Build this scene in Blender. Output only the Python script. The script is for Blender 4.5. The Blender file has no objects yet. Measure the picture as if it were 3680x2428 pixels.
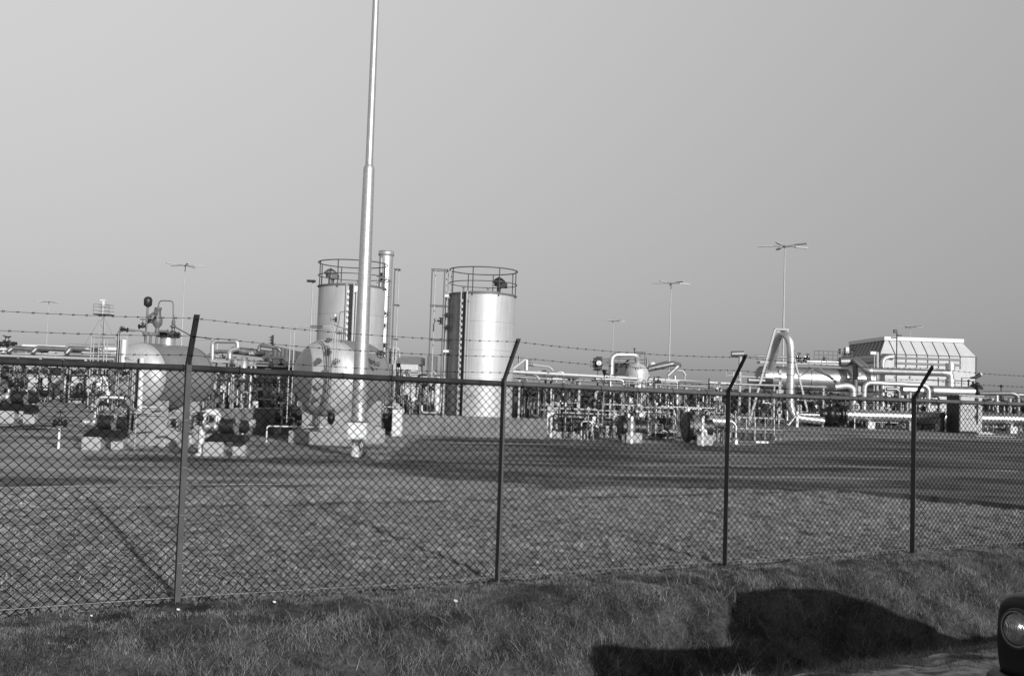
import bpy, bmesh, math, random
import numpy as np
from mathutils import Vector, Matrix, Quaternion
R_ = math.radians
PI = math.pi
sc = bpy.context.scene
col = sc.collection

# ------------------------------------------------------------------ camera
CAMH = 1.90
F = 3578.0                      # focal length in photo pixels (35 mm lens)
PITCH, ROLL = math.atan(186 / F), R_(1.88)
cF = Vector((0, math.cos(PITCH), math.sin(PITCH)))
cU0 = Vector((0, -math.sin(PITCH), math.cos(PITCH)))
cR0 = Vector((1, 0, 0))
cR = cR0 * math.cos(ROLL) + cU0 * math.sin(ROLL)
cU = cU0 * math.cos(ROLL) - cR0 * math.sin(ROLL)
cam_d = bpy.data.cameras.new("camera")
cam_d.lens = 35.0
cam_d.sensor_width = 36.0
cam_d.clip_start = 0.1
cam_d.clip_end = 5000
cam = bpy.data.objects.new("camera", cam_d)
col.objects.link(cam)
M = Matrix(((cR.x, cU.x, -cF.x), (cR.y, cU.y, -cF.y), (cR.z, cU.z, -cF.z)))
cam.matrix_world = Matrix.Translation((0, 0, CAMH)) @ M.to_4x4()
sc.camera = cam

# ------------------------------------------------------------------ sun and sky
SUN_AZ, SUN_EL = R_(28), R_(17.0)
to_sun = Vector((math.sin(SUN_AZ) * math.cos(SUN_EL), -math.cos(SUN_AZ) * math.cos(SUN_EL), math.sin(SUN_EL)))
sd = bpy.data.lights.new("sun", 'SUN')
sd.energy = 4.3
sd.angle = R_(0.55)
sd.color = (1, 1, 1)
so = bpy.data.objects.new("sun", sd)
so.rotation_mode = 'QUATERNION'
so.rotation_quaternion = (-to_sun).to_track_quat('-Z', 'Y')
so.location = (20, -40, 30)
col.objects.link(so)

W = bpy.data.worlds.new("World")
sc.world = W
W.use_nodes = True
nt = W.node_tree
nt.nodes.clear()
N = nt.nodes.new
out = N('ShaderNodeOutputWorld')
bg = N('ShaderNodeBackground')
sky = N('ShaderNodeTexSky')
sky.sky_type = 'NISHITA'
sky.sun_disc = False
sky.sun_elevation = SUN_EL
sky.sun_rotation = PI - SUN_AZ
bw = N('ShaderNodeRGBToBW')          # black and white film
geo = N('ShaderNodeTexCoord')
sep = N('ShaderNodeSeparateXYZ')
nt.links.new(geo.outputs['Generated'], sep.inputs[0])
rz = N('ShaderNodeMapRange')          # clearer, brighter air higher up
rz.inputs['From Min'].default_value = 0.0
rz.inputs['From Max'].default_value = 0.42
rz.inputs['To Min'].default_value = 1.6
rz.inputs['To Max'].default_value = 4.0
nt.links.new(sep.outputs['Z'], rz.inputs['Value'])
rx = N('ShaderNodeMapRange')
rx.inputs['From Min'].default_value = -0.45
rx.inputs['From Max'].default_value = 0.45
rx.inputs['To Min'].default_value = 1.08
rx.inputs['To Max'].default_value = 0.86
nt.links.new(sep.outputs['X'], rx.inputs['Value'])
m0 = N('ShaderNodeMath'); m0.operation = 'POWER'; m0.inputs[1].default_value = 0.45
m1 = N('ShaderNodeMath'); m1.operation = 'MULTIPLY'
m2 = N('ShaderNodeMath'); m2.operation = 'MULTIPLY'
m3 = N('ShaderNodeMath'); m3.operation = 'MULTIPLY'
rt_ = N('ShaderNodeMapRange')         # deep dark sky overhead
rt_.inputs['From Min'].default_value = 0.42
rt_.inputs['From Max'].default_value = 0.75
rt_.inputs['To Min'].default_value = 1.0
rt_.inputs['To Max'].default_value = 0.30
nt.links.new(sep.outputs['Z'], rt_.inputs['Value'])
nt.links.new(sky.outputs[0], bw.inputs[0])
nt.links.new(bw.outputs[0], m0.inputs[0]); nt.links.new(m0.outputs[0], m1.inputs[0]); nt.links.new(rz.outputs[0], m1.inputs[1])
nt.links.new(m1.outputs[0], m2.inputs[0]); nt.links.new(rx.outputs[0], m2.inputs[1])
nt.links.new(m2.outputs[0], m3.inputs[0]); nt.links.new(rt_.outputs[0], m3.inputs[1])
nt.links.new(m3.outputs[0], bg.inputs['Color'])
bg.inputs['Strength'].default_value = 0.10
nt.links.new(bg.outputs[0], out.inputs[0])

sc.view_settings.view_transform = 'Standard'
sc.view_settings.look = 'None'
sc.view_settings.exposure = 0.0
sc.view_settings.gamma = 1.0
sc.view_settings.use_curve_mapping = False
sc.render.film_transparent = False


# ------------------------------------------------------------------ photo pixel -> place
def ray(x, y):
    return cF + cR * ((x - 1840) / F) - cU * ((y - 1214) / F)

def P(x, y, Y):
    d = ray(x, y)
    return Vector((0, 0, CAMH)) + d * (Y / d.y)

def G(x, y, z=0.0):
    d = ray(x, y)
    return Vector((0, 0, CAMH)) + d * ((z - CAMH) / d.z)

def V(*a):
    return Vector(a)


# ------------------------------------------------------------------ materials (all greys: the film is black and white)
MATS = {}
def mat(name, base, rough=0.6, metal=0.0, vary=0.12, scale=4.0, bump=0.0, bscale=30.0, streak=0.0, spec=0.5, coat=0.0, zmix=None):
    m = bpy.data.materials.new(name)
    m.use_nodes = True
    n = m.node_tree
    b = n.nodes['Principled BSDF']
    b.inputs['Roughness'].default_value = rough
    b.inputs['Metallic'].default_value = metal
    b.inputs['Specular IOR Level'].default_value = spec
    b.inputs['Coat Weight'].default_value = coat
    tc = n.nodes.new('ShaderNodeTexCoord')
    no = n.nodes.new('ShaderNodeTexNoise')
    no.inputs['Scale'].default_value = scale
    no.inputs['Detail'].default_value = 8
    no.inputs['Roughness'].default_value = 0.62
    n.links.new(tc.outputs['Object'], no.inputs['Vector'])
    mr = n.nodes.new('ShaderNodeMapRange')
    mr.inputs['From Min'].default_value = 0.28
    mr.inputs['From Max'].default_value = 0.72
    mr.inputs['To Min'].default_value = base * (1 - vary)
    mr.inputs['To Max'].default_value = base * (1 + vary)
    n.links.new(no.outputs[0], mr.inputs['Value'])
    last = mr.outputs[0]
    if streak:
        mp = n.nodes.new('ShaderNodeMapping')
        mp.inputs['Scale'].default_value = (9, 9, 0.5)
        n.links.new(tc.outputs['Object'], mp.inputs['Vector'])
        n2 = n.nodes.new('ShaderNodeTexNoise')
        n2.inputs['Scale'].default_value = 1.6
        n2.inputs['Detail'].default_value = 6
        n.links.new(mp.outputs[0], n2.inputs['Vector'])
        r2 = n.nodes.new('ShaderNodeMapRange')
        r2.inputs['From Min'].default_value = 0.35
        r2.inputs['From Max'].default_value = 0.65
        r2.inputs['To Min'].default_value = 1 - streak
        r2.inputs['To Max'].default_value = 1 + streak * 0.4
        n.links.new(n2.outputs[0], r2.inputs['Value'])
        mm = n.nodes.new('ShaderNodeMath'); mm.operation = 'MULTIPLY'
        n.links.new(last, mm.inputs[0]); n.links.new(r2.outputs[0], mm.inputs[1])
        last = mm.outputs[0]
    cc = n.nodes.new('ShaderNodeCombineColor')
    for i in range(3):
        n.links.new(last, cc.inputs[i])
    n.links.new(cc.outputs[0], b.inputs['Base Color'])
    if metal > 0.3:                                    # uneven gloss of weathered paint
        rr = n.nodes.new('ShaderNodeMapRange')
        rr.inputs['To Min'].default_value = max(0.05, rough - 0.10)
        rr.inputs['To Max'].default_value = rough + 0.10
        n.links.new(no.outputs[0], rr.inputs['Value'])
        n.links.new(rr.outputs[0], b.inputs['Roughness'])
    if bump:
        nb = n.nodes.new('ShaderNodeTexNoise')
        nb.inputs['Scale'].default_value = bscale
        nb.inputs['Detail'].default_value = 6
        n.links.new(tc.outputs['Object'], nb.inputs['Vector'])
        bp = n.nodes.new('ShaderNodeBump')
        bp.inputs['Strength'].default_value = 0.6
        bp.inputs['Distance'].default_value = bump
        n.links.new(nb.outputs[0], bp.inputs['Height'])
        n.links.new(bp.outputs[0], b.inputs['Normal'])
    MATS[name] = m
    return m

alu = mat('aluminium_paint', 0.58, 0.42, 0.75, 0.14, 1.6, streak=0.10)
alu_tank = mat('aluminium_paint_tank', 0.50, 0.50, 0.30, 0.10, 0.9, streak=0.09)
shellm = mat('darker_vessel_paint', 0.30, 0.55, 0.45, 0.10, 2.0, streak=0.08)  # shells and far heads, darker than the near heads
palepipe = mat('pale_pipe_paint', 0.60, 0.4, 0.1, 0.08, 3.0)
railm = mat('dark_railing_paint', 0.07, 0.6, 0.0, 0.2, 5.0, spec=0.2)
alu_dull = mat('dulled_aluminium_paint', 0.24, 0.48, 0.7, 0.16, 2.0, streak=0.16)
shiny = mat('bright_cladding', 0.56, 0.36, 0.85, 0.08, 2.5)
mastm = mat('galvanised_mast', 0.50, 0.45, 0.75, 0.16, 14.0, bump=0.002, bscale=60)
gpaint = mat('light_grey_paint', 0.40, 0.5, 0.0, 0.12, 3.0, streak=0.1)
mgrey = mat('mid_grey_paint', 0.13, 0.5, 0.1, 0.2, 3.0)
white = mat('white_paint', 0.66, 0.55, 0.0, 0.05, 3.0, streak=0.05)
whitew = mat('white_sheet_cladding', 0.50, 0.6, 0.0, 0.08, 0.5, streak=0.16)
dark = mat('dark_machine_paint', 0.022, 0.45, 0.1, 0.3, 6.0)
black = mat('black_paint', 0.008, 0.4, 0.0, 0.3, 6.0)
seam = mat('dark_seam', 0.06, 0.6, 0.0, 0.2, 3.0)
conc = mat('cast_concrete', 0.36, 0.85, 0.0, 0.26, 1.8, bump=0.006, bscale=18, streak=0.10)
concd = mat('stained_concrete', 0.19, 0.88, 0.0, 0.3, 1.5, bump=0.008, bscale=16, streak=0.16)
postm = mat('galvanised_post', 0.055, 0.7, 0.0, 0.25, 8.0)
wirem = mat('coated_fence_wire', 0.005, 0.75, 0.0, 0.3, 6.0, spec=0.12)
raild = mat('dark_rail', 0.028, 0.8, 0.0, 0.5, 7.0, spec=0.2)
raill = mat('pale_rail', 0.07, 0.65, 0.0, 0.35, 7.0)
twire = mat('bright_tension_wire', 0.35, 0.4, 0.4, 0.1, 9.0)
glassm = mat('lamp_glass', 0.55, 0.08, 0.35, 0.05, 9.0)
chrome = mat('chrome', 0.8, 0.10, 1.0, 0.02, 3.0)
carp = mat('dark_car_paint', 0.005, 0.4, 0.0, 0.1, 3.0, coat=0.08, spec=0.25)
tyre = mat('rubber', 0.012, 0.8, 0.0, 0.2, 20.0)
carglass = mat('car_glass', 0.03, 0.05, 0.0, 0.05, 3.0)
leafd = mat('dark_foliage', 0.045, 0.7, 0.0, 0.4, 2.0)
bark = mat('bark', 0.05, 0.9, 0.0, 0.3, 10.0, bump=0.01)


# ------------------------------------------------------------------ mesh collector
def frame(axis):
    a = Vector(axis).normalized()
    t = Vector((0, 0, 1)) if abs(a.z) < 0.9 else Vector((1, 0, 0))
    x = a.cross(t).normalized()
    y = a.cross(x).normalized()
    return x, y, a

class MB:
    def __init__(s):
        s.v, s.f, s.sm = [], [], []
    def add(s, vs, fs, smooth=False):
        o = len(s.v)
        s.v += [tuple(p) for p in vs]
        s.f += [tuple(i + o for i in f) for f in fs]
        s.sm += [smooth] * len(fs)
        return s
    def box(s, c, size, rz=0.0, ax=None):
        """box centred at c; ax = (x, y, z) unit axes"""
        if ax is None:
            ca, sa = math.cos(rz), math.sin(rz)
            ax = (V(ca, sa, 0), V(-sa, ca, 0), V(0, 0, 1))
        c = Vector(c)
        hx, hy, hz = size[0] / 2, size[1] / 2, size[2] / 2
        b = min(hx, hy, hz) * 0.12
        b = min(b, 0.02)
        vs, idx = [], {}
        for sx in (-1, 1):
            for sy in (-1, 1):
                for sz in (-1, 1):
                    for k in range(3):
                        d = [hx, hy, hz]
                        for q in range(3):
                            if q != k: d[q] -= b
                        idx[(sx, sy, sz, k)] = len(vs)
                        vs.append(c + ax[0] * (sx * d[0]) + ax[1] * (sy * d[1]) + ax[2] * (sz * d[2]))
        fs = []
        for k, (i, j) in ((0, (1, 2)), (1, (0, 2)), (2, (0, 1))):
            for sg in (-1, 1):
                q = []
                for a_, b_ in ((-1, -1), (1, -1), (1, 1), (-1, 1)):
                    t = [0, 0, 0]; t[k] = sg; t[i] = a_; t[j] = b_
                    q.append(idx[(t[0], t[1], t[2], k)])
                fs.append(q)
        for k1, k2, fr in ((0, 1, 2), (0, 2, 1), (1, 2, 0)):
            for a_ in (-1, 1):
                for b_ in (-1, 1):
                    t = [0, 0, 0]; t[k1] = a_; t[k2] = b_
                    t1 = list(t); t1[fr] = -1; t2 = list(t); t2[fr] = 1
                    fs.append([idx[(*t1, k1)], idx[(*t2, k1)], idx[(*t2, k2)], idx[(*t1, k2)]])
        for sx in (-1, 1):
            for sy in (-1, 1):
                for sz in (-1, 1):
                    fs.append([idx[(sx, sy, sz, 0)], idx[(sx, sy, sz, 1)], idx[(sx, sy, sz, 2)]])
        return s.add(vs, fs)
    def beam(s, p0, p1, w, d=None):
        p0, p1 = Vector(p0), Vector(p1)
        d = d or w
        x, y, a = frame(p1 - p0)
        return s.box((p0 + p1) / 2, (w, d, (p1 - p0).length), ax=(x, y, a))
    def tube(s, pts, r, n=8, caps=True):
        pts = [Vector(p) for p in pts]
        rs = r if isinstance(r, (list, tuple)) else [r] * len(pts)
        vs, fs = [], []
        x = None
        for i, p in enumerate(pts):
            if i == 0: t = pts[1] - pts[0]
            elif i == len(pts) - 1: t = pts[-1] - pts[-2]
            else: t = (pts[i] - pts[i - 1]).normalized() + (pts[i + 1] - pts[i]).normalized()
            t.normalize()
            if x is None: x, y, _ = frame(t)
            else:
                x = (x - t * x.dot(t)).normalized()
                y = t.cross(x)
            for k in range(n):
                a = 2 * PI * k / n
                vs.append(p + (x * math.cos(a) + y * math.sin(a)) * rs[i])
        for i in range(len(pts) - 1):
            for k in range(n):
                k2 = (k + 1) % n
                fs.append((i * n + k, i * n + k2, (i + 1) * n + k2, (i + 1) * n + k))
        s.add(vs, fs, True)
        if caps:
            o = (len(pts) - 1) * n
            s.add(vs[:n], [tuple(range(n))]); s.add(vs[o:o + n], [tuple(range(n))])
        return s
    def pipe(s, pts, r, bend=None, n=10, caps=True):
        pts = [Vector(p) for p in pts]
        bend = bend or r * 2.6
        o = [pts[0]]
        for i in range(1, len(pts) - 1):
            a, b, c = pts[i - 1], pts[i], pts[i + 1]
            d1, d2 = (a - b), (c - b)
            bb = min(bend, d1.length * 0.48, d2.length * 0.48)
            p, q = b + d1.normalized() * bb, b + d2.normalized() * bb
            for k in range(6):
                t = k / 5
                o.append((p * (1 - t) ** 2) + b * (2 * t * (1 - t)) + q * t * t)
        o.append(pts[-1])
        return s.tube(o, r, n, caps)
    def cyl(s, p0, p1, r, r1=None, n=16):
        return s.tube([p0, p1], [r, r if r1 is None else r1], n)
    def lathe(s, prof, base, axis=(0, 0, 1), n=24, smooth=True):
        x, y, a = frame(axis)
        base = Vector(base)
        vs, fs = [], []
        for r, h in prof:
            for k in range(n):
                t = 2 * PI * k / n
                vs.append(base + a * h + (x * math.cos(t) + y * math.sin(t)) * max(r, 1e-4))
        for i in range(len(prof) - 1):
            for k in range(n):
                k2 = (k + 1) % n
                fs.append((i * n + k, i * n + k2, (i + 1) * n + k2, (i + 1) * n + k))
        return s.add(vs, fs, smooth)
    def ball(s, c, r, axis=(0, 0, 1), squash=1.0, n=14):
        pr = [(r * math.sin(PI * k / 8), -r * squash * math.cos(PI * k / 8)) for k in range(9)]
        return s.lathe(pr, c, axis, n)
    def torus(s, c, axis, R, r, n=20, m=6, a0=0.0, a1=2 * PI):
        x, y, a = frame(axis)
        c = Vector(c)
        full = abs(a1 - a0 - 2 * PI) < 1e-6
        k = n if full else n + 1
        vs, fs = [], []
        for i in range(k):
            t = a0 + (a1 - a0) * i / n
            e = x * math.cos(t) + y * math.sin(t)
            for j in range(m):
                q = 2 * PI * j / m
                vs.append(c + e * (R + r * math.cos(q)) + a * (r * math.sin(q)))
        for i in range(n):
            i2 = (i + 1) % k
            for j in range(m):
                j2 = (j + 1) % m
                fs.append((i * m + j, i2 * m + j, i2 * m + j2, i * m + j2))
        return s.add(vs, fs, True)
    def flange(s, c, axis, r, t):
        a = Vector(axis).normalized()
        return s.lathe([(0.001, -t / 2), (r, -t / 2), (r, t / 2), (0.001, t / 2)], c, a, 16, False)
    def wheel(s, c, axis, R, spokes=4):
        s.torus(c, axis, R, R * 0.11, 18, 6)
        x, y, a = frame(axis)
        for k in range(spokes):
            t = PI * k / spokes
            e = x * math.cos(t) + y * math.sin(t)
            s.tube([Vector(c) - e * R, Vector(c) + e * R], R * 0.07, 5, False)
        s.ball(c, R * 0.2, a, 0.7, 8)
        return s
    def prism(s, poly, d):
        """closed polygon extruded by vector d"""
        n = len(poly)
        poly = [Vector(p) for p in poly]
        d = Vector(d)
        vs = poly + [p + d for p in poly]
        fs = [tuple(range(n)), tuple(range(2 * n - 1, n - 1, -1))]
        fs += [(i, (i + 1) % n, n + (i + 1) % n, n + i) for i in range(n)]
        return s.add(vs, fs)


def root_of(o):
    while o.parent is not None: o = o.parent
    return o

def mesh_obj(name, mb, m, off=Vector((0, 0, 0)), recalc=True):
    me = bpy.data.meshes.new(name)
    vs = [(p[0] - off.x, p[1] - off.y, p[2] - off.z) for p in mb.v]
    me.from_pydata(vs, [], mb.f)
    me.polygons.foreach_set('use_smooth', mb.sm)
    if recalc:
        bm = bmesh.new(); bm.from_mesh(me)
        bmesh.ops.recalc_face_normals(bm, faces=bm.faces)
        bm.to_mesh(me); bm.free()
    me.materials.append(m)
    me.update()
    o = bpy.data.objects.new(name, me)
    col.objects.link(o)
    return o

def thing(name, label, cat, base, group=None):
    o = bpy.data.objects.new(name, None)
    o.empty_display_size = 0.2
    o.location = base
    o['label'] = label; o['category'] = cat
    if group: o['group'] = group
    col.objects.link(o)
    return o

def part(name, mb, m, parent, label=None):
    r = root_of(parent)
    o = mesh_obj(name, mb, m, Vector(r.location))
    o.parent = parent
    if label: o['label'] = label
    return o

def solo(name, mb, m, label, cat, base, group=None):
    base = Vector(base)
    o = mesh_obj(name, mb, m, base)
    o.location = base
    o['label'] = label; o['category'] = cat
    if group: o['group'] = group
    return o

def struct(name, mb, m, kind='structure', recalc=True):
    o = mesh_obj(name, mb, m, Vector((0, 0, 0)), recalc)
    o['kind'] = kind
    return o

def dup(root, loc, rz=0.0, label=None, group=None):
    r = root.copy(); col.objects.link(r)
    r.location = loc; r.rotation_euler = (0, 0, rz)
    if label: r['label'] = label
    if group: r['group'] = group
    for ch in [c for c in root.children]:
        c = ch.copy(); col.objects.link(c); c.parent = r
        for g in ch.children:
            q = g.copy(); col.objects.link(q); q.parent = c
    return r


# ------------------------------------------------------------------ the fence line as a local frame (u along it, v towards the camera)
FA, FB = G(0, 2190, 0.06), G(3680, 1944, 0.06)
fd = Vector((FB.x - FA.x, FB.y - FA.y, 0)).normalized()
fn = Vector((fd.y, -fd.x, 0))
F0 = Vector((FA.x, FA.y, 0))
def FU(u, v, z): return F0 + fd * u + fn * v + V(0, 0, z)
def fence_u(x, y):
    d = ray(x, y); o = V(0, 0, CAMH)
    t = (F0 - o).dot(fn) / d.dot(fn)
    p = o + d * t
    return (p - F0).dot(fd), p.z
def uv_of(p): q = Vector((p[0], p[1], 0)) - F0; return q.dot(fd), q.dot(fn)

# ------------------------------------------------------------------ numpy value noise for terrain and grass
_rng = np.random.RandomState(5)
_tab = _rng.rand(256, 256)
def vnoise(x, y):
    xi, yi = np.floor(x).astype(int), np.floor(y).astype(int)
    fx, fy = x - xi, y - yi
    fx = fx * fx * (3 - 2 * fx); fy = fy * fy * (3 - 2 * fy)
    a = _tab[xi % 256, yi % 256]; b = _tab[(xi + 1) % 256, yi % 256]
    c = _tab[xi % 256, (yi + 1) % 256]; d = _tab[(xi + 1) % 256, (yi + 1) % 256]
    return (a * (1 - fx) + b * fx) * (1 - fy) + (c * (1 - fx) + d * fx) * fy
def fbm(x, y, o=4):
    s, a = 0, 0.5
    for i in range(o):
        s = s + a * vnoise(x * 2 ** i + 17 * i, y * 2 ** i + 31 * i); a *= 0.5
    return s
def ditch(u, v):
    z = np.interp(v, [-999, 0.5, 0.85, 1.2, 2.4, 2.75, 3.2, 3.48, 3.7, 999], [0, 0, -0.07, -0.25, -1.14, -1.2, -0.55, -0.05, 0.02, 0.02])
    near = np.clip((v + 0.2) / 0.6, 0, 1)
    lump = (fbm(u * 1.3, v * 1.3) - 0.47) * 0.42 + (fbm(u * 4.2, v * 4.2) - 0.47) * 0.20
    bank = np.exp(-((v - 1.8) / 0.9) ** 2)
    verge = np.clip((v - 3.4) / 0.3, 0, 1) * np.clip((7.2 - v) / 1.5, 0, 1)
    z = z + lump * (0.16 * near + 0.95 * bank) + verge * ((fbm(u * 2.2, v * 3.5) - 0.47) * 0.16)
    fld = np.clip((0.6 - v) / 0.4, 0, 1)
    z = z + fld * ((fbm(u * 4.6 + v * 0.3, v * 5.6, 3) - 0.45) * 0.10 + (fbm(u * 0.9, v * 1.2, 2) - 0.4) * 0.05 + 0.03) - 0.035 * np.exp(-((v - 0.1) / 0.45) ** 2)
    return z

def grid_mesh(name, us, vs, zf, m, kind):
    U, Vv = np.meshgrid(us, vs, indexing='ij')
    Z = zf(U, Vv)
    X = F0.x + fd.x * U + fn.x * Vv
    Y = F0.y + fd.y * U + fn.y * Vv
    co = np.stack([X, Y, Z], -1).reshape(-1, 3)
    nu, nv = len(us), len(vs)
    i, j = np.meshgrid(np.arange(nu - 1), np.arange(nv - 1), indexing='ij')
    a = (i * nv + j).ravel()
    # fn x fd orientation: make it face up
    q = np.stack([a, a + 1, a + nv + 1, a + nv], -1)
    me = bpy.data.meshes.new(name)
    me.vertices.add(len(co)); me.vertices.foreach_set('co', co.ravel())
    me.loops.add(q.size); me.loops.foreach_set('vertex_index', q.ravel())
    me.polygons.add(len(q)); me.polygons.foreach_set('loop_start', np.arange(0, q.size, 4))
    me.polygons.foreach_set('loop_total', np.full(len(q), 4))
    me.update(calc_edges=True)
    me.polygons.foreach_set('use_smooth', np.ones(len(q), bool))
    if me.polygons[0].normal.z < 0: me.flip_normals()
    me.materials.append(m)
    o = bpy.data.objects.new(name, me); col.objects.link(o)
    if kind: o['kind'] = kind
    return o

# ground materials
def ground_mat(name, lo, hi, s1, stretch, s2=40.0, bump=0.01, rough=0.95, patch=None):
    m = bpy.data.materials.new(name); m.use_nodes = True
    n = m.node_tree; b = n.nodes['Principled BSDF']
    b.inputs['Roughness'].default_value = rough
    b.inputs['Specular IOR Level'].default_value = 0.2
    g = n.nodes.new('ShaderNodeNewGeometry')
    mp = n.nodes.new('ShaderNodeMapping'); mp.inputs['Scale'].default_value = (1, stretch, 1)
    mp.inputs['Rotation'].default_value = (0, 0, R_(-4))
    n.links.new(g.outputs['Position'], mp.inputs['Vector'])
    a = n.nodes.new('ShaderNodeTexNoise'); a.inputs['Scale'].default_value = s1; a.inputs['Detail'].default_value = 7
    a.inputs['Roughness'].default_value = 0.6
    n.links.new(mp.outputs[0], a.inputs['Vector'])
    c = n.nodes.new('ShaderNodeTexNoise'); c.inputs['Scale'].default_value = s2; c.inputs['Detail'].default_value = 4
    n.links.new(g.outputs['Position'], c.inputs['Vector'])
    mx = n.nodes.new('ShaderNodeMath'); mx.operation = 'MULTIPLY_ADD'
    mx.inputs[1].default_value = 0.3
    n.links.new(c.outputs[0], mx.inputs[0]); n.links.new(a.outputs[0], mx.inputs[2])
    r = n.nodes.new('ShaderNodeMapRange')
    r.inputs['From Min'].default_value = 0.54; r.inputs['From Max'].default_value = 0.76
    r.inputs['To Min'].default_value = lo; r.inputs['To Max'].default_value = hi
    n.links.new(mx.outputs[0], r.inputs['Value'])
    cc = n.nodes.new('ShaderNodeCombineColor')
    for i in range(3): n.links.new(r.outputs[0], cc.inputs[i])
    n.links.new(cc.outputs[0], b.inputs['Base Color'])
    bp = n.nodes.new('ShaderNodeBump'); bp.inputs['Distance'].default_value = bump; bp.inputs['Strength'].default_value = 0.8
    n.links.new(c.outputs[0], bp.inputs['Height']); n.links.new(bp.outputs[0], b.inputs['Normal'])
    return m

m_yard = ground_mat('worn_paving', 0.10, 0.38, 0.20, 2.4, 3.0)
m_asph = ground_mat('asphalt', 0.035, 0.19, 0.20, 2.4, 3.0)
m_turf = ground_mat('turf_soil', 0.10, 0.34, 9.0, 1.3, 30.0, bump=0.03)
m_bank = ground_mat('bank_soil', 0.02, 0.08, 3.0, 1.0, 26.0, bump=0.03)
m_verge = ground_mat('muddy_verge', 0.02, 0.55, 3.2, 2.2, 9.0, bump=0.04, rough=0.45)
m_far = ground_mat('distant_field', 0.08, 0.16, 0.05, 1.0, 3.0)

# one terrain sheet: bank, ditch and verge finely divided, coarse to the horizon
us = np.concatenate([[-2500, -600, -150, -60, -20, -8], np.arange(-3.5, 18.0, 0.07), [20, 26, 40, 90, 200, 700, 2500]])
vsb = np.concatenate([np.arange(-0.3, 6.4, 0.07), [6.6, 7, 7.6, 8.5, 10, 14, 30, 200, 900]])
grid_mesh('ditch_bank', us, vsb, ditch, m_bank, 'structure')
# verge / road surface by the camera
def flat(z): return lambda U, V_: np.full(U.shape, z)
us2 = np.concatenate([[-400, -60, -20], np.arange(-6, 14, 0.12), [16, 30, 60, 300]])
grid_mesh('road_verge', us2, np.arange(3.47, 6.45, 0.05), lambda U, V_: ditch(U, V_) + 0.012 + (fbm(U * 6, V_ * 7) - 0.47) * 0.05, m_verge, 'structure')
grid_mesh('road', np.array([-900, -60, 0, 60, 900]), np.array([7.4, 8.5, 10.5, 13.5]), flat(0.03), m_asph, 'structure')
# plant ground to the horizon
grid_mesh('ground', np.array([-2500, -500, -100, -30, 0, 30, 60, 150, 500, 2500]), np.array([-3500, -900, -300, -160, -100, -50, -20, -9, -0.3]), lambda U, V_: np.where(V_ > -5, -0.10, -0.012), m_far, 'structure')

def sheet(name, pix, z, m, kind='structure'):
    mb = MB()
    pts = [G(x, y, z) if not isinstance(x, Vector) else x for x, y in pix]
    mb.add([V(p.x, p.y, z) for p in pts], [tuple(range(len(pts)))])
    o = struct(name, mb, m, kind)
    if o.data.polygons[0].normal.z < 0: o.data.flip_normals()
    return o

# paved yard (pale) and asphalt (dark) inside the plant
yz = 0.0
def ptz(x, y, z): return V(x, y, z)
yard = MB()
yl = [G(-900, 1792), G(0, 1764), G(600, 1757), G(1200, 1752), G(1840, 1758), G(2600, 1765), G(3000, 1772), G(3680, 1840), G(4300, 1920)]
yl = [V(p.x, p.y, 0.0) for p in yl] + [V(90, 170, 0), V(-90, 170, 0)]
yard.add(yl, [tuple(range(len(yl)))])
o = struct('paved_yard', yard, m_yard)
if o.data.polygons[0].normal.z < 0: o.data.flip_normals()
asp = MB()
ap = [(1330, 1668), (1420, 1620), (1500, 1574), (1700, 1571), (2010, 1577), (2240, 1590), (2640, 1604), (2820, 1585), (3200, 1570), (3680, 1585), (4200, 1600), (4250, 1868), (3680, 1828), (3010, 1764), (2600, 1756), (2000, 1748), (1500, 1712)]
def worn(pts, z, amp=0.35, step=0.35, seed=0):
    o_ = []
    for i in range(len(pts)):
        a_, b_ = pts[i], pts[(i + 1) % len(pts)]; n_ = max(1, int((b_ - a_).length / step)); nn = V(-(b_ - a_).y, (b_ - a_).x, 0).normalized()
        for k in range(n_):
            q = a_.lerp(b_, k / n_); w_ = float(fbm(np.array([q.x * 0.8 + seed]), np.array([q.y * 0.8]))[0]) - 0.47; w2 = float(fbm(np.array([q.x * 4 + seed]), np.array([q.y * 4]))[0]) - 0.47
            q = q + nn * (w_ * amp * 3 + w2 * amp); o_.append(V(q.x, q.y, z))
    return o_
apw = worn([V(G(x, y).x, G(x, y).y, 0.005) for x, y in ap], 0.005, 0.4)
asp.add(apw, [tuple(range(len(apw)))])
o = struct('asphalt_road', asp, m_asph)
if o.data.polygons[0].normal.z < 0: o.data.flip_normals()

for k, pl in enumerate(([(-500, 1712), (0, 1716), (300, 1716), (425, 1722), (420, 1736), (0, 1748), (-500, 1756)], [(455, 1719), (690, 1722), (700, 1727), (540, 1730)], [(700, 1724), (900, 1722), (980, 1728), (760, 1733)], [(880, 1655), (1040, 1632), (1330, 1640), (1360, 1660), (1000, 1668)], [(300, 1640), (700, 1648), (960, 1650), (900, 1662), (300, 1655)])):
    mb = MB(); q = worn([V(G(x, y).x, G(x, y).y, 0.005) for x, y in pl], 0.004 + 0.0005 * k, 0.10, 0.3, k * 7)
    mb.add(q, [tuple(range(len(q)))]); o = struct('asphalt_patch', mb, m_asph)
    if o.data.polygons[0].normal.z < 0: o.data.flip_normals()
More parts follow.
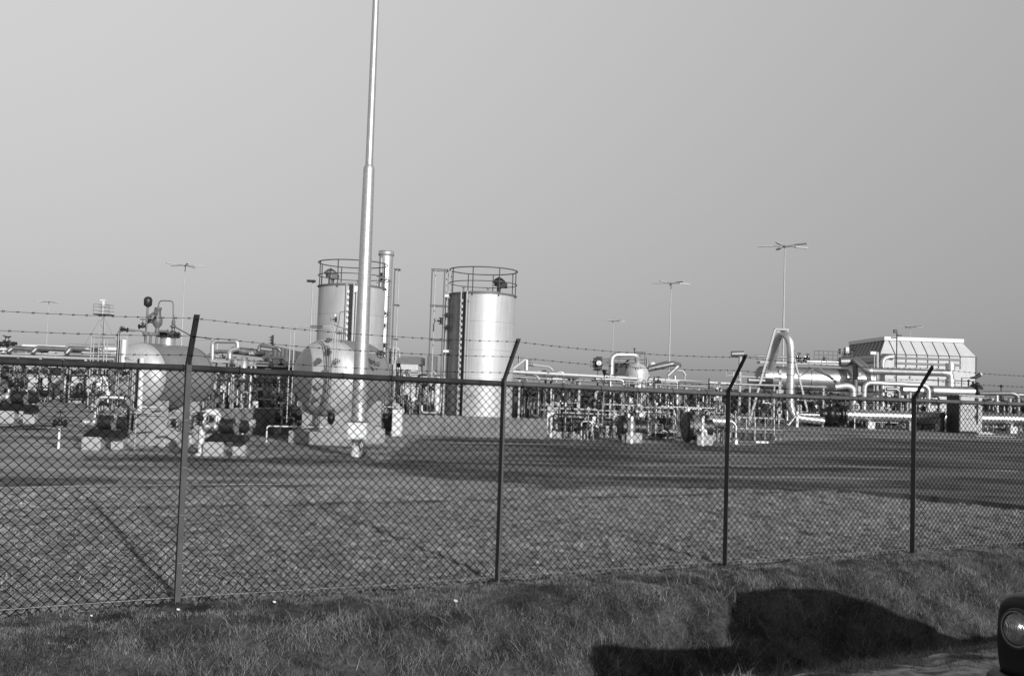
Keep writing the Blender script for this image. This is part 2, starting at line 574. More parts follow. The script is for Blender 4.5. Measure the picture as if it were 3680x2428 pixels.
# grass field between fence and yard
def field_edge_v(u):
    ks = [uv_of(p) for p in yl[:9]]
    return np.interp(u, [k[0] for k in ks], [k[1] for k in ks])
def grid_field():
    us = np.concatenate([[-30, -20, -12], np.arange(-8, 26, 0.075), [28, 34]])
    ts = np.linspace(0, 1, 210)
    U, T = np.meshgrid(us, ts, indexing='ij')
    ev = field_edge_v(U)
    Vv = -0.05 + (ev + 0.05) * T
    zb = np.where(T > 0.985, 0.0, ditch(U, Vv))
    X = F0.x + fd.x * U + fn.x * Vv; Y = F0.y + fd.y * U + fn.y * Vv
    Zf = zb + np.where(Vv > 0.25, 0.0, 0.012)
    co = np.stack([X, Y, Zf], -1).reshape(-1, 3)
    nu, nv = U.shape
    i, j = np.meshgrid(np.arange(nu - 1), np.arange(nv - 1), indexing='ij')
    a = (i * nv + j).ravel()
    q = np.stack([a, a + nv, a + nv + 1, a + 1], -1)
    me = bpy.data.meshes.new('grass_field')
    me.vertices.add(len(co)); me.vertices.foreach_set('co', co.ravel())
    me.loops.add(q.size); me.loops.foreach_set('vertex_index', q.ravel())
    me.polygons.add(len(q)); me.polygons.foreach_set('loop_start', np.arange(0, q.size, 4))
    me.polygons.foreach_set('loop_total', np.full(len(q), 4))
    me.update(calc_edges=True)
    me.polygons.foreach_set('use_smooth', np.ones(len(q), bool))
    if me.polygons[500].normal.z < 0: me.flip_normals()
    me.materials.append(m_turf)
    o = bpy.data.objects.new('grass_field', me); col.objects.link(o); o['kind'] = 'structure'
grid_field()

for k, (pl, m_) in enumerate((([(1700, 1622), (2500, 1632), (3600, 1640), (3600, 1644), (2500, 1637), (1700, 1626)], m_yard), ([(1560, 1655), (2200, 1668), (3000, 1672), (3660, 1690), (3660, 1697), (3000, 1680), (2200, 1675), (1560, 1660)], m_yard), ([(2050, 1702), (2900, 1712), (3300, 1722), (3300, 1727), (2900, 1719), (2050, 1707)], m_yard), ([(1520, 1588), (2100, 1596), (2100, 1600), (1520, 1592)], m_yard), ([(2900, 1562), (3300, 1572), (3680, 1578), (3680, 1590), (3300, 1580), (2900, 1568)], m_yard))):
    mb = MB(); q = worn([V(G(x, y).x, G(x, y).y, 0.009) for x, y in pl], 0.009 + 0.0005 * k, 0.10, 0.4, 30 + k * 7)
    mb.add(q, [tuple(range(len(q)))]); o = struct('paving_strip', mb, m_)
    if o.data.polygons[0].normal.z < 0: o.data.flip_normals()
# kerb along the yard edge
kb = MB()
ke = [G(-500, 1765), G(0, 1753), G(500, 1743), G(1150, 1739)]
kb.add([], [])
for a, b in zip(ke[:-1], ke[1:]):
    kb.beam(V(a.x, a.y, 0.0), V(b.x, b.y, 0.0), 0.02, 0.035)
kerb = struct('kerb', kb, concd)
kb = MB()
ke = [G(3010, 1776), G(3250, 1792), G(3500, 1815), G(3680, 1836), G(4100, 1890)]
for a, b in zip(ke[:-1], ke[1:]):
    kb.beam(V(a.x, a.y, 0.03), V(b.x, b.y, 0.03), 0.10, 0.16)
struct('kerb', kb, seam)

# ------------------------------------------------------------------ grass blades
def blade_mat(name, lo, hi):
    m = bpy.data.materials.new(name); m.use_nodes = True
    n = m.node_tree; b = n.nodes['Principled BSDF']
    b.inputs['Roughness'].default_value = 0.65
    b.inputs['Specular IOR Level'].default_value = 0.25
    at = n.nodes.new('ShaderNodeAttribute'); at.attribute_name = 'tone'
    r = n.nodes.new('ShaderNodeMapRange'); r.inputs['To Min'].default_value = lo; r.inputs['To Max'].default_value = hi
    n.links.new(at.outputs['Fac'], r.inputs['Value'])
    cc = n.nodes.new('ShaderNodeCombineColor')
    for i in range(3): n.links.new(r.outputs[0], cc.inputs[i])
    n.links.new(cc.outputs[0], b.inputs['Base Color'])
    return m

def blades(name, cu, cv, zf, length, width, lean, tone, m, bend=0.5, seed=1, kind='stuff', lean_dir=None):
    """bent grass blades: arrays of positions, lengths; each blade is a bent strip tapering to its tip"""
    n = len(cu)
    r = np.random.RandomState(seed)
    X = F0.x + fd.x * cu + fn.x * cv; Y = F0.y + fd.y * cu + fn.y * cv
    Z = zf(cu, cv)
    ang = r.rand(n) * 2 * PI
    dx, dy = np.cos(ang), np.sin(ang)
    if lean_dir is not None:
        dx = dx + lean_dir[0] * lean_dir[2]; dy = dy + lean_dir[1] * lean_dir[2]
        l = np.hypot(dx, dy); dx /= l; dy /= l
    wa = r.rand(n) * 2 * PI
    wx, wy = np.cos(wa) * width, np.sin(wa) * width
    A1 = lean * (0.15 + 0.85 * r.rand(n)); A2 = np.minimum(A1 + bend * (0.2 + 0.6 * r.rand(n)), 2.0)
    o1, h1 = length * 0.5 * np.sin(A1), length * 0.5 * np.cos(A1)
    o2, h2 = o1 + length * 0.5 * np.sin(A2), h1 + length * 0.5 * np.cos(A2)
    # the tip swings sideways too, so blades curl
    sw = (r.rand(n) - 0.5) * length * 0.5
    tx_, ty_ = -dy * sw, dx * sw
    p = np.zeros((n, 5, 3))
    p[:, 0] = np.stack([X - wx, Y - wy, Z - 0.01], -1)
    p[:, 1] = np.stack([X + wx, Y + wy, Z - 0.01], -1)
    p[:, 2] = np.stack([X + dx * o1 + wx * .7, Y + dy * o1 + wy * .7, Z + h1], -1)
    p[:, 3] = np.stack([X + dx * o1 - wx * .7, Y + dy * o1 - wy * .7, Z + h1], -1)
    p[:, 4] = np.stack([X + dx * o2 + tx_, Y + dy * o2 + ty_, Z + np.maximum(h2, -0.02)], -1)
    base = (np.arange(n) * 5)[:, None]
    lo = np.concatenate([base + 0, base + 1, base + 2, base + 3, base + 3, base + 2, base + 4], 1).ravel()
    st = (np.arange(n)[:, None] * 7 + np.array([0, 4])[None]).ravel()
    tt = np.tile([4, 3], n)
    me = bpy.data.meshes.new(name)
    me.vertices.add(n * 5); me.vertices.foreach_set('co', p.ravel())
    me.loops.add(len(lo)); me.loops.foreach_set('vertex_index', lo)
    me.polygons.add(n * 2); me.polygons.foreach_set('loop_start', st); me.polygons.foreach_set('loop_total', tt)
    me.update(calc_edges=True)
    at = me.attributes.new('tone', 'FLOAT', 'POINT')
    at.data.foreach_set('value', np.repeat(np.clip(tone, 0, 1), 5))
    me.materials.append(m)
    o = bpy.data.objects.new(name, me); col.objects.link(o); o['kind'] = kind
    return o

rs = np.random.RandomState(11)
bm_bank = blade_mat('dry_bank_grass', 0.010, 0.33)
bm_field = blade_mat('field_grass', 0.08, 0.54)
def flow(cu, cv, base, amt):
    a_ = base + (fbm(cu * 0.7 + 20, cv * 0.9 + 5) - 0.47) * amt + (fbm(cu * 3.1 + 60, cv * 3.1) - 0.47) * amt * 0.9
    # angle 0 = along the fence, pi/2 = downhill towards the camera
    return fd.x * np.cos(a_) + fn.x * np.sin(a_), fd.y * np.cos(a_) + fn.y * np.sin(a_)
# matted thatch
n = 600000
cu = rs.uniform(-1.0, 15.5, n); cv = rs.uniform(0.0, 3.75, n)
cl = 0.55 * fbm(cu * 2.3, cv * 2.3) + 0.45 * fbm(cu * 7 + 9, cv * 7)
keep = rs.rand(n) < np.clip(0.42 + (cl - 0.36) * 3.4, 0.22, 1) * np.clip(0.75 + (cv - 0.15) * 0.5, 0.6, 1)
cu, cv = cu[keep], cv[keep]; n = len(cu); cl = cl[keep]
tone = (0.20 + 0.85 * rs.rand(n) ** 2.4) * np.clip(0.95 + (cl - 0.47) * 6.5, 0.22, 1.9) * np.clip(0.78 + 0.25 * cv, 0, 1)
tall = np.clip((cv - 0.5) / 0.7, 0.20, 1)
ln = (0.04 + 0.13 * rs.rand(n) ** 1.6) * (0.3 + 0.7 * tall) * (0.6 + 1.0 * np.clip(cl - 0.3, 0, 0.5))
fx, fy = flow(cu, cv, PI / 2, 7.0)
blades('bank_grass', cu, cv, ditch, ln, 0.0009 + 0.0008 * rs.rand(n), 1.45, tone, bm_bank, 1.25, 2, lean_dir=(fx, fy, 0.55))
n = 120000
cu2 = rs.uniform(-1.0, 15.5, n); cv2 = rs.uniform(-0.1, 1.15, n)
c2 = fbm(cu2 * 1.2 + 4, cv2 * 5) * 0.6 + 0.4 * fbm(cu2 * 7, cv2 * 9)
kp = rs.rand(n) < np.clip((c2 - 0.40) * 7, 0.12, 1)
cu2, cv2, c2 = cu2[kp], cv2[kp], c2[kp]; n2 = len(cu2)
blades('shoulder_grass', cu2, cv2, ditch, 0.02 + 0.035 * rs.rand(n2), 0.0014 + 0.001 * rs.rand(n2), 1.4, (0.15 + 0.6 * rs.rand(n2)) * np.clip(0.6 + (c2 - 0.45) * 5, 0.3, 1.6), bm_bank, 1.0, 21)
# tussocks: fans of longer blades spilling from clump centres
nc = 1500
tu = rs.uniform(-1.5, 17, nc); tv = rs.uniform(0.75, 3.5, nc)
kk = fbm(tu * 1.2 + 11, tv * 1.3 + 3) > 0.41
tu, tv = tu[kk], tv[kk]; nc = len(tu)
per = 60
cu = np.repeat(tu, per) + rs.randn(nc * per) * 0.045; cv = np.repeat(tv, per) + rs.randn(nc * per) * 0.045
n = len(cu); ct = np.repeat(rs.rand(nc), per); sz = np.repeat(0.14 + 0.16 * rs.rand(nc), per)
fx, fy = flow(cu, cv, PI / 2 + 0.2, 5.0)
blades('tussock_grass', cu, cv, ditch, sz * (0.5 + 0.7 * rs.rand(n)), 0.0011 + 0.0009 * rs.rand(n), 1.4, (0.12 + 0.5 * ct) * (0.35 + 1.0 * rs.rand(n) ** 1.5), bm_bank, 1.3, 12, lean_dir=(fx, fy, 0.45))
# long pale dead stalks, curved in several pieces by chaining
n = 26000
cu = rs.uniform(-1, 15.5, n); cv = rs.uniform(0.55, 3.4, n)
keep = (fbm(cu * 0.8 + 40, cv * 0.9) > 0.42) & (fbm(cu * 4 + 40, cv * 4) > 0.44)
cu, cv = cu[keep], cv[keep]; n = len(cu)
fx, fy = flow(cu, cv, PI / 2, 8.0)
blades('dead_stalks', cu, cv, ditch, 0.08 + 0.24 * rs.rand(n) ** 1.6, np.full(n, 0.0014), 1.5, 0.35 + 0.75 * rs.rand(n) ** 1.5, bm_bank, 1.35, 3, lean_dir=(fx, fy, 0.45))
# field grass (short, tufty)
n = 560000
t = rs.rand(n) ** 0.8
cu = rs.uniform(-4, 24, n)
ev = field_edge_v(cu) + 0.12
cv = 0.12 + (ev - 0.12) * (1 - t)
fb = 0.4 * fbm(cu * 4.6 + cv * 0.3, cv * 5.6, 3) + 0.6 * fbm(cu * 9 + 3, cv * 11, 2) * 1.17; f2 = fbm(cu * 0.35 + 5, cv * 0.6 + 8)
keep = rs.rand(n) < np.clip((fb - 0.43) * 4 + 0.6 + (f2 - 0.47) * 1.0, 0.10, 1)
cu, cv, fb, f2 = cu[keep], cv[keep], fb[keep], f2[keep]; n = len(cu)
tone = (0.26 + 0.42 * rs.rand(n) + 1.5 * (fb - 0.44) + 0.4 * (f2 - 0.47)) * np.clip(0.45 - cv * 0.5, 0.35, 1)
blades('field_grass', cu, cv, ditch, (0.02 + 0.05 * rs.rand(n)) * np.clip(0.6 + (fb - 0.47) * 4, 0.4, 1.4), 0.0028 + 0.002 * rs.rand(n), 0.9, tone, bm_field, 0.9, 4)
# verge tufts beside the road
n = 60000
cu = rs.uniform(2.5, 11, n); cv = 3.42 + 1.9 * rs.rand(n) ** 1.5
keep = fbm(cu * 3.2, cv * 4.5) + 0.12 * rs.rand(n) + np.clip(3.75 - cv, 0, 0.3) > 0.54
cu, cv = cu[keep], cv[keep]; n = len(cu)
blades('verge_grass', cu, cv, lambda a, b: ditch(a, b) + 0.01, 0.02 + 0.05 * rs.rand(n), 0.0016 + 0.001 * rs.rand(n), 1.2, 0.3 + 0.7 * rs.rand(n), bm_bank, 0.9, 6)
# a few pale stones on the worn strip
for k, (x, y) in enumerate([(328, 2219), (985, 2178), (1630, 2352), (2203, 2040), (640, 2200), (1930, 2035)]):
    u_, v_ = uv_of(G(x, y, -0.02 if k != 2 else -0.5))
    z_ = float(ditch(np.array([u_]), np.array([v_]))[0])
    p = FU(u_, v_, z_ + 0.025)
    mb = MB(); mb.ball(p, 0.012 + 0.005 * (k % 3), (0.3, 0.2, 1), 0.6, 9)
    lab = ['small pale stone on the worn strip left of the nearest fence post', 'small pale stone below the mesh between the first two fence posts', 'pale stone lying low on the grass bank', 'pale scrap of stone under the mesh between the second and third posts',
           'pale pebble at the foot of the nearest fence post', 'tiny pale pebble just right of the second fence post'][k]
    solo('stone', mb, white, lab, 'stone', p, 'pale stones along the bank top')

# ------------------------------------------------------------------ chain link fence
fence = thing('chain_link_fence', 'chain link fence with leaning barbed wire arms running across the whole foreground', 'fence', FU(6, 0, 0))
posts_px = [(622, 2165, 655, 1312), (1776, 2085, 1798, 1370), (2594, 2030, 2614, 1408), (3267, 1988, 3276, 1432)]
pu = [fence_u(a, b)[0] for a, b, c, d in posts_px]
ptop = [fence_u(c, d)[1] for a, b, c, d in posts_px]
sp = (pu[3] - pu[0]) / 3
pu = [pu[0] - 2 * sp, pu[0] - sp] + pu + [pu[3] + sp, pu[3] + 2 * sp]
ptop = [ptop[0]] * 2 + ptop + [ptop[3]] * 2
railz = lambda u: float(np.interp(u, pu, [p - 0.02 for p in ptop]))
print('posts', pu, ptop, 'F0', F0, fd)
arm_v, arm_h = 0.28, 0.388
for i, u in enumerate(pu):
    mb = MB(); top = ptop[i] + 0.03
    w, l, t = 0.056, 0.066, 0.007
    mb.box(FU(u + w / 2, 0.012, (top - 0.05) / 2), (w, t, top + 0.05), ax=(fd, fn, V(0, 0, 1)))
    mb.box(FU(u + t / 2, 0.0155 + l / 2, (top - 0.05) / 2), (t, l, top + 0.05), ax=(fd, fn, V(0, 0, 1)))
    po = part('post', mb, postm, fence)
    mb = MB(); a0, a1 = FU(u, 0.02, top - 0.02), FU(u, 0.02 + arm_v, top + arm_h)
    ad = (a1 - a0).normalized(); an = fd.cross(ad).normalized()
    mb.box((a0 + a1) / 2 + fd * (0.024), (0.046, t, (a1 - a0).length), ax=(fd, an, ad))
    mb.box((a0 + a1) / 2 + an * 0.026 + fd * 0.001, (t, 0.045, (a1 - a0).length), ax=(fd, an, ad))
    part('arm', mb, raild if i != 3 else postm, po)
    mb = MB(); mb.lathe([(0.16, -0.2), (0.17, -0.02), (0.14, 0.015), (0.0, 0.02)], FU(u + 0.03, 0, 0.0 + float(ditch(np.array([u]), np.array([0.0]))[0])), n=14)
    part('footing', mb, m_bank, po)
rnd = random.Random(3)
for i in range(len(pu) - 1):
    a, b = pu[i], pu[i + 1]
    mb = MB()
    z0, z1 = railz(a), railz(b)
    mb.tube([FU(a + 0.01, -0.012, z0), FU((a + b) / 2, -0.012, (z0 + z1) / 2 - 0.004), FU(b - 0.0, -0.012, z1)], 0.026, 12)
    if i == 2: mb.tube([FU(a + 0.03, -0.012, z0), FU(a + 0.2, -0.012, z0)], 0.026, 10)
    part('top_rail', mb, raild if i < 3 else raill, fence)
# mesh: interlocking vertical zigzag wires
pitch = 0.0395
for i in range(len(pu) - 1):
    a, b = pu[i] + 0.01, pu[i + 1]
    nw = int((b - a) / pitch)
    verts, faces, nverts = [], [], 0
    rng = np.random.RandomState(30 + i)
    for w in range(nw):
        ul = a + (b - a) * w / nw; ur = a + (b - a) * (w + 1) / nw
        zt = railz(ul) + 0.008
        zb = 0.005
        ns = int(round((zt - zb) / pitch))
        k = np.arange(ns + 1)
        zz = zt - (zt - zb) * k / ns
        side = (k + w) % 2
        uu = np.where(side == 1, ul - 0.002, ur + 0.002)
        # interlock: where it touches a neighbour, one passes in front
        vv = np.where(side == 1, 0.0022, -0.0022) * (1 if True else 0) + 0.004
        if w % 2: pass
        # gentle unevenness of old mesh
        du = (fbm(uu * 1.5 + 3, zz * 1.5 + i) - 0.47) * 0.012
        dv = (fbm(uu * 1.1 + 7, zz * 1.3) - 0.47) * 0.03
        dz = (fbm(uu * 1.3 + 5, zz * 1.2 + 4) - 0.47) * 0.012
        edge = np.minimum(1, np.minimum((zt - zz) * 6, 1))
        uu = uu + du * edge; vv = vv + dv * edge; zz = zz + dz * edge
        pts = np.stack([F0.x + fd.x * uu + fn.x * vv, F0.y + fd.y * uu + fn.y * vv, zz], -1)
        r = 0.0040
        off = np.array([[fd.x, fd.y, 0], [fn.x, fn.y, 0], [-fd.x, -fd.y, 0], [-fn.x, -fn.y, 0]]) * r * 1.2
        ring = pts[:, None, :] + off[None]
        verts.append(ring.reshape(-1, 3))
        m_ = len(pts)
        j = np.arange(m_ - 1)
        for q in range(4):
            q2 = (q + 1) % 4
            faces.append(np.stack([nverts + j * 4 + q, nverts + j * 4 + q2, nverts + (j + 1) * 4 + q2, nverts + (j + 1) * 4 + q], -1))
        nverts += m_ * 4
    vs_ = np.concatenate(verts) - np.array(fence.location)
    fs_ = np.concatenate(faces)
    me = bpy.data.meshes.new('wire_mesh')
    me.vertices.add(len(vs_)); me.vertices.foreach_set('co', vs_.ravel())
    me.loops.add(fs_.size); me.loops.foreach_set('vertex_index', fs_.ravel())
    me.polygons.add(len(fs_)); me.polygons.foreach_set('loop_start', np.arange(0, fs_.size, 4)); me.polygons.foreach_set('loop_total', np.full(len(fs_), 4))
    me.update(calc_edges=True)
    me.polygons.foreach_set('use_smooth', np.ones(len(fs_), bool))
    me.materials.append(wirem)
    o = bpy.data.objects.new('wire_mesh', me); col.objects.link(o); o.parent = fence
mb = MB()
for u in np.arange(pu[0] + 0.3, pu[-1], 0.47):
    mb.torus(FU(u, -0.010, railz(u) - 0.003), fd, 0.031, 0.0022, 12, 4); mb.tube([FU(u, 0.02, railz(u) - 0.02), FU(u + 0.01, 0.024, railz(u) - 0.055)], 0.002, 4)
part('tie_wire', mb, wirem, fence)['kind'] = 'stuff'
mb = MB()
for u in pu:
    for z in (0.35, 0.75, 1.15, 1.55):
        mb.tube([FU(u - 0.012, 0.0, z), FU(u - 0.008, 0.022, z + 0.006), FU(u + 0.07, 0.02, z), FU(u + 0.074, -0.002, z - 0.01)], 0.0022, 4)
part('tie_wire', mb, twire, fence)['kind'] = 'stuff'
# bottom tension wire
mb = MB(); mb.tube([FU(u, 0.012, 0.062 + 0.006 * math.sin(u * 1.3)) for u in np.arange(pu[0], pu[-1], 0.4)], 0.0015, 5)
part('tension_wire', mb, twire, fence)
mb = MB(); mb.tube([FU(u, 0.014, railz(u) - 0.03) for u in np.arange(pu[0], pu[-1], 0.4)], 0.0024, 5)
part('tension_wire', mb, wirem, fence)
# three barbed strands, sagging between arms
for fr, base in ((0.97, 0), (0.60, 1), (0.20, 2)):
    mb = MB(); pts = []
    for i in range(len(pu) - 1):
        a, b = pu[i], pu[i + 1]
        for k in range(10):
            t = k / 10
            u = a + (b - a) * t
            top = float(np.interp(u, pu, ptop)) + 0.01
            sag = -0.035 * 4 * t * (1 - t)
            pts.append(FU(u, 0.03 + arm_v * fr, top + (arm_h) * fr + sag))
    mb.tube(pts, 0.0018, 5)
    L = 0; d = 0.03
    r_ = random.Random(base)
    for p, q in zip(pts[:-1], pts[1:]):
        seg = (q - p); sl = seg.length; sdn = seg.normalized()
        while d < sl:
            c = p + sdn * d
            mb.cyl(c - sdn * 0.010, c + sdn * 0.010, 0.0042, n=6)
            for s_ in (-1, 1):
                ang = r_.random() * PI
                e = (fn * math.cos(ang) + V(0, 0, 1) * math.sin(ang))
                mb.tube([c + sdn * 0.006 * s_ - e * 0.014, c + sdn * 0.006 * s_ + e * 0.014 + sdn * 0.004], [0.0012, 0.0012], 4, False)
            d += 0.098 + r_.uniform(-0.008, 0.008)
        d -= sl
    part('barbed_wire', mb, wirem, fence)

# ================================================================== THE PLANT
def px(n_, Z): return n_ * Z / F
def zt(x, y, Z): return P(x, y, Z).z
def gx(x, y):
    p = G(x, y); return p
def XZ(x, Z, ref=1400):                      # ground point under pixel column x (taken at row ref) at depth Z
    p = P(x, ref, Z); return V(p.x, Z, 0)

def valve_at(parent, c, axis, s, wheel_dir=None, m=None, body_name='valve', wheel=True, m2=None):
    """flanged valve body with bonnet and a handwheel (sub-part)"""
    m = m or mgrey; m2 = m2 or dark
    c = Vector(c); a = Vector(axis).normalized()
    wd = Vector(wheel_dir or (0, 0, 1)).normalized()
    mb = MB()
    mb.ball(c, s * 0.62, a, 1.1, 12)
    mb.cyl(c - a * s * 1.1, c + a * s * 1.1, s * 0.42, n=12)
    for t in (-1.05, 1.05): mb.flange(c + a * (t * s), a, s * 0.82, s * 0.22)
    mb.cyl(c, c + wd * s * 1.3, s * 0.33, s * 0.26, 10)
    mb.flange(c + wd * s * 0.95, wd, s * 0.55, s * 0.2)
    mb.cyl(c + wd * s * 1.3, c + wd * s * 2.3, s * 0.09, n=6)
    vo = part(body_name, mb, m, parent)
    if wheel:
        mb = MB(); mb.wheel(c + wd * s * 2.2, wd, s * 0.85, 2)
        part('handwheel', mb, m2, vo)
    return vo

def gauge_at(parent, c, r, facing=(0, -1, 0), stem=None):
    c = Vector(c); f = Vector(facing).normalized()
    mb = MB(); mb.lathe([(0, -0.03), (r, -0.03), (r * 1.08, 0.0), (r * 1.08, 0.02), (r * 0.94, 0.025), (r * 0.94, 0.012)], c, f, 18)
    if stem: mb.cyl(c, Vector(stem), 0.012, n=6)
    g = part('gauge', mb, dark, parent)
    mb = MB(); mb.lathe([(0.0, 0.014), (r * 0.93, 0.014)], c, f, 18, False)
    part('dial', mb, white, g)
    x, y, a = frame(f)
    mb = MB(); mb.box(c + f * 0.018 + y * r * 0.2, (r * 0.08, r * 0.9, 0.004), ax=(x, y, a))
    part('needle', mb, black, g)
    return g

def manifold(label, x0, x1, Z, ytop, seed, nr=7, bright=0.5, depth=1.6, name='pipe_manifold', group=None, vs=0.11, pr=0.045, zlow=0.25, legs=True):
    """a group of welded pipework: headers, risers with valves, gauges and stands, sharing one frame"""
    r = random.Random(seed)
    a, b = XZ(x0, Z), XZ(x1, Z)
    H = zt((x0 + x1) / 2, ytop, Z)
    base = (a + b) / 2
    t = thing(name, label, 'pipework', base, group)
    mats = [gpaint, alu, alu_dull, mgrey, white]
    def pick():
        q_ = r.random()
        return gpaint if q_ < bright * 0.38 else (alu if q_ < bright * 0.75 else (alu_dull if q_ < 0.55 + bright * 0.3 else (mgrey if r.random() < 0.5 else dark)))
    W_ = b.x - a.x
    hs = [zlow + 0.05, H * 0.45, H * 0.8, H]
    hs = [h + r.uniform(-0.08, 0.08) for h in hs]
    ys = [Z + r.uniform(-0.2, depth) for _ in hs]
    for h, y in zip(hs, ys):
        mb = MB(); xa = a.x + r.uniform(0, 0.12) * W_; xb = b.x - r.uniform(0, 0.12) * W_
        rr = pr * r.choice([0.5, 0.8, 1.2, 1.7])
        if r.random() < 0.6: mb.pipe([V(xa, y, h), V(xb, y, h), V(xb, y, max(0, h - r.uniform(0.3, 0.9)))], rr, rr * 3)
        else: mb.pipe([V(xa, y, max(0, h - 0.5)), V(xa, y, h), V(xb, y, h)], rr, rr * 3)
        part('header_pipe', mb, pick(), t)
    for i in range(nr):
        x = a.x + W_ * (i + r.uniform(0.15, 0.85)) / nr
        k = r.randrange(4); y = ys[k] + r.uniform(-0.25, 0.1)
        rr = pr * r.choice([0.5, 0.5, 0.8, 1.3])
        top = min(H + 0.3, hs[k] + r.uniform(0.0, 0.5)); lo = 0.0 if r.random() < 0.7 else hs[0]
        mb = MB(); q = r.random()
        if q < 0.4:
            x2 = x + r.choice([-1, 1]) * r.uniform(0.2, 0.5)
            mb.pipe([V(x, y, lo), V(x, y, top), V(x2, y, top), V(x2, y, hs[k] - 0.3)], rr, rr * 3.5, 8)
        elif q < 0.7: mb.pipe([V(x, y, lo), V(x, y, top), V(x, y + 0.6, top)], rr, rr * 3, 8)
        else: mb.cyl(V(x, y, lo), V(x, y, top), rr, n=8)
        part('riser_pipe', mb, pick() if r.random() < 0.62 else r.choice([dark, mgrey, alu_dull]), t)
        if r.random() < 0.75:
            s = vs * r.uniform(0.7, 1.25)
            valve_at(t, V(x, y - 0.02, lo + (top - lo) * r.uniform(0.3, 0.75)), (0, 0, 1), s, (r.choice([-1, 1]) * 0.7, -1, r.uniform(-0.2, 0.6)),
                     r.choice([mgrey, dark, alu_dull, gpaint, dark]), m2=r.choice([dark, dark, mgrey]))
        if r.random() < 0.4:
            valve_at(t, V(x + 0.25, ys[k], hs[k]), (1, 0, 0), vs * r.uniform(0.7, 1.1), (0, -0.3, 1), r.choice([mgrey, dark, gpaint]))
        if r.random() < 0.3: gauge_at(t, V(x + 0.12, y - 0.15, lo + (top - lo) * 0.85), 0.07, (0.1, -1, 0), V(x, y, lo + (top - lo) * 0.8))
    # small electrical boxes and stands
    for i in range(max(2, nr // 2)):
        x = a.x + W_ * r.random(); y = Z + r.uniform(-0.4, depth); z = r.uniform(0.2, H * 0.8)
        mb = MB(); mb.box((x, y, z), (r.uniform(0.12, 0.3), 0.12, r.uniform(0.12, 0.35))); part('junction_box', mb, r.choice([white, gpaint, mgrey, dark]), t)
        mb = MB(); mb.cyl((x, y + 0.08, 0), (x, y + 0.08, z + 0.1), 0.02, n=6); part('box_stand', mb, gpaint, t)
    if legs:
        for x in (a.x + 0.1, (a.x + b.x) / 2 + 0.2, b.x - 0.1):
            mb = MB(); mb.box((x, Z + depth * 0.5, H * 0.42), (0.09, 0.09, H * 0.84)); part('support_leg', mb, pick(), t)
        mb = MB(); mb.box(((a.x + b.x) / 2, Z + depth * 0.5 + 0.1, H * 0.84), (W_, 0.10, 0.10)); part('crossbeam', mb, mgrey, t)
    # dark filled skid and pumps between the legs
    for i in range(max(1, nr // 4)):
        x = a.x + W_ * r.random(); y = Z + depth * r.uniform(0.5, 1.2); hh_ = H * r.uniform(0.4, 0.85); rr = r.uniform(0.12, 0.26)
        mb = MB(); mb.lathe([(0, 0.1), (rr, 0.15), (rr, hh_ - 0.1), (rr * 0.7, hh_), (0.0, hh_ + 0.05)], V(x, y, 0), n=14); mb.flange(V(x, y, hh_ * 0.6), (0, 0, 1), rr * 1.15, 0.05)
        part('separator', mb, r.choice([dark, mgrey, alu_dull, dark]), t)
    for i in range(max(1, nr // 4)):
        x = a.x + W_ * (0.2 + 0.6 * r.random()); y = Z + depth * r.uniform(0.6, 1.1)
        mb = MB(); rr = r.uniform(0.14, 0.24); zc = r.uniform(0.45, 0.75)
        mb.cyl((x - 0.4, y, zc), (x + 0.35, y, zc), rr, n=14); mb.flange((x - 0.42, y, zc), (1, 0, 0), rr * 1.2, 0.05)
        mb.cyl((x + 0.35, y, zc), (x + 0.55, y, zc), rr * 0.5, n=10); mb.box((x, y, zc - rr - 0.08), (1.0, 0.3, 0.16))
        part('motor', mb, dark, t)
        mb = MB(); mb.box((x, y, (zc - rr - 0.16) / 2), (0.9, 0.4, zc - rr - 0.16)); part('plinth', mb, conc, t)
    return t

# ------------------------------------------------------------------ pressure vessels on concrete saddles
AX = V(-0.33, -0.944, 0).normalized()          # towards the near head
SD = V(0.944, -0.33, 0).normalized()
def head_prof(R, dep, n=9, flange_=0.0):
    pr = []
    for k in range(n + 1):
        t = PI / 2 * k / n
        pr.append((R * math.cos(t) ** 0.92 if k < n else 0.0, dep * math.sin(t)))
    return pr
def vessel(label, cx, cy, Z, Rpx, L, dep=0.30, seamk=3):
    R = px(Rpx, Z)
    c = P(cx, cy, Z)
    base = V(c.x - AX.x * L / 2, c.y - AX.y * L / 2, 0)
    t = thing('pressure_vessel', label, 'storage vessel', base, 'pressure vessels on saddles')
    far = c - AX * L
    mb = MB(); mb.lathe([(R, 0), (R, L * 0.5), (R, L)], c, -AX, 56); part('shell', mb, shellm, t)
    mb = MB(); mb.lathe([(R, -0.05)] + [(r, h) for r, h in head_prof(R, dep * R * 1.75)], c, AX, 56); part('head', mb, alu_tank, t)
    mb = MB(); mb.lathe([(R, -0.05)] + [(r, h) for r, h in head_prof(R, dep * R * 1.75)], far, -AX, 56); part('head', mb, shellm, t)
    mb = MB(); mb.torus(c - AX * 0.03, AX, R, 0.006, 56, 4)
    for f in (0.5,): mb.torus(c - AX * L * f, AX, R, 0.006, 56, 4)
    part('weld_seam', mb, mgrey, t)
    return t, c, R, far

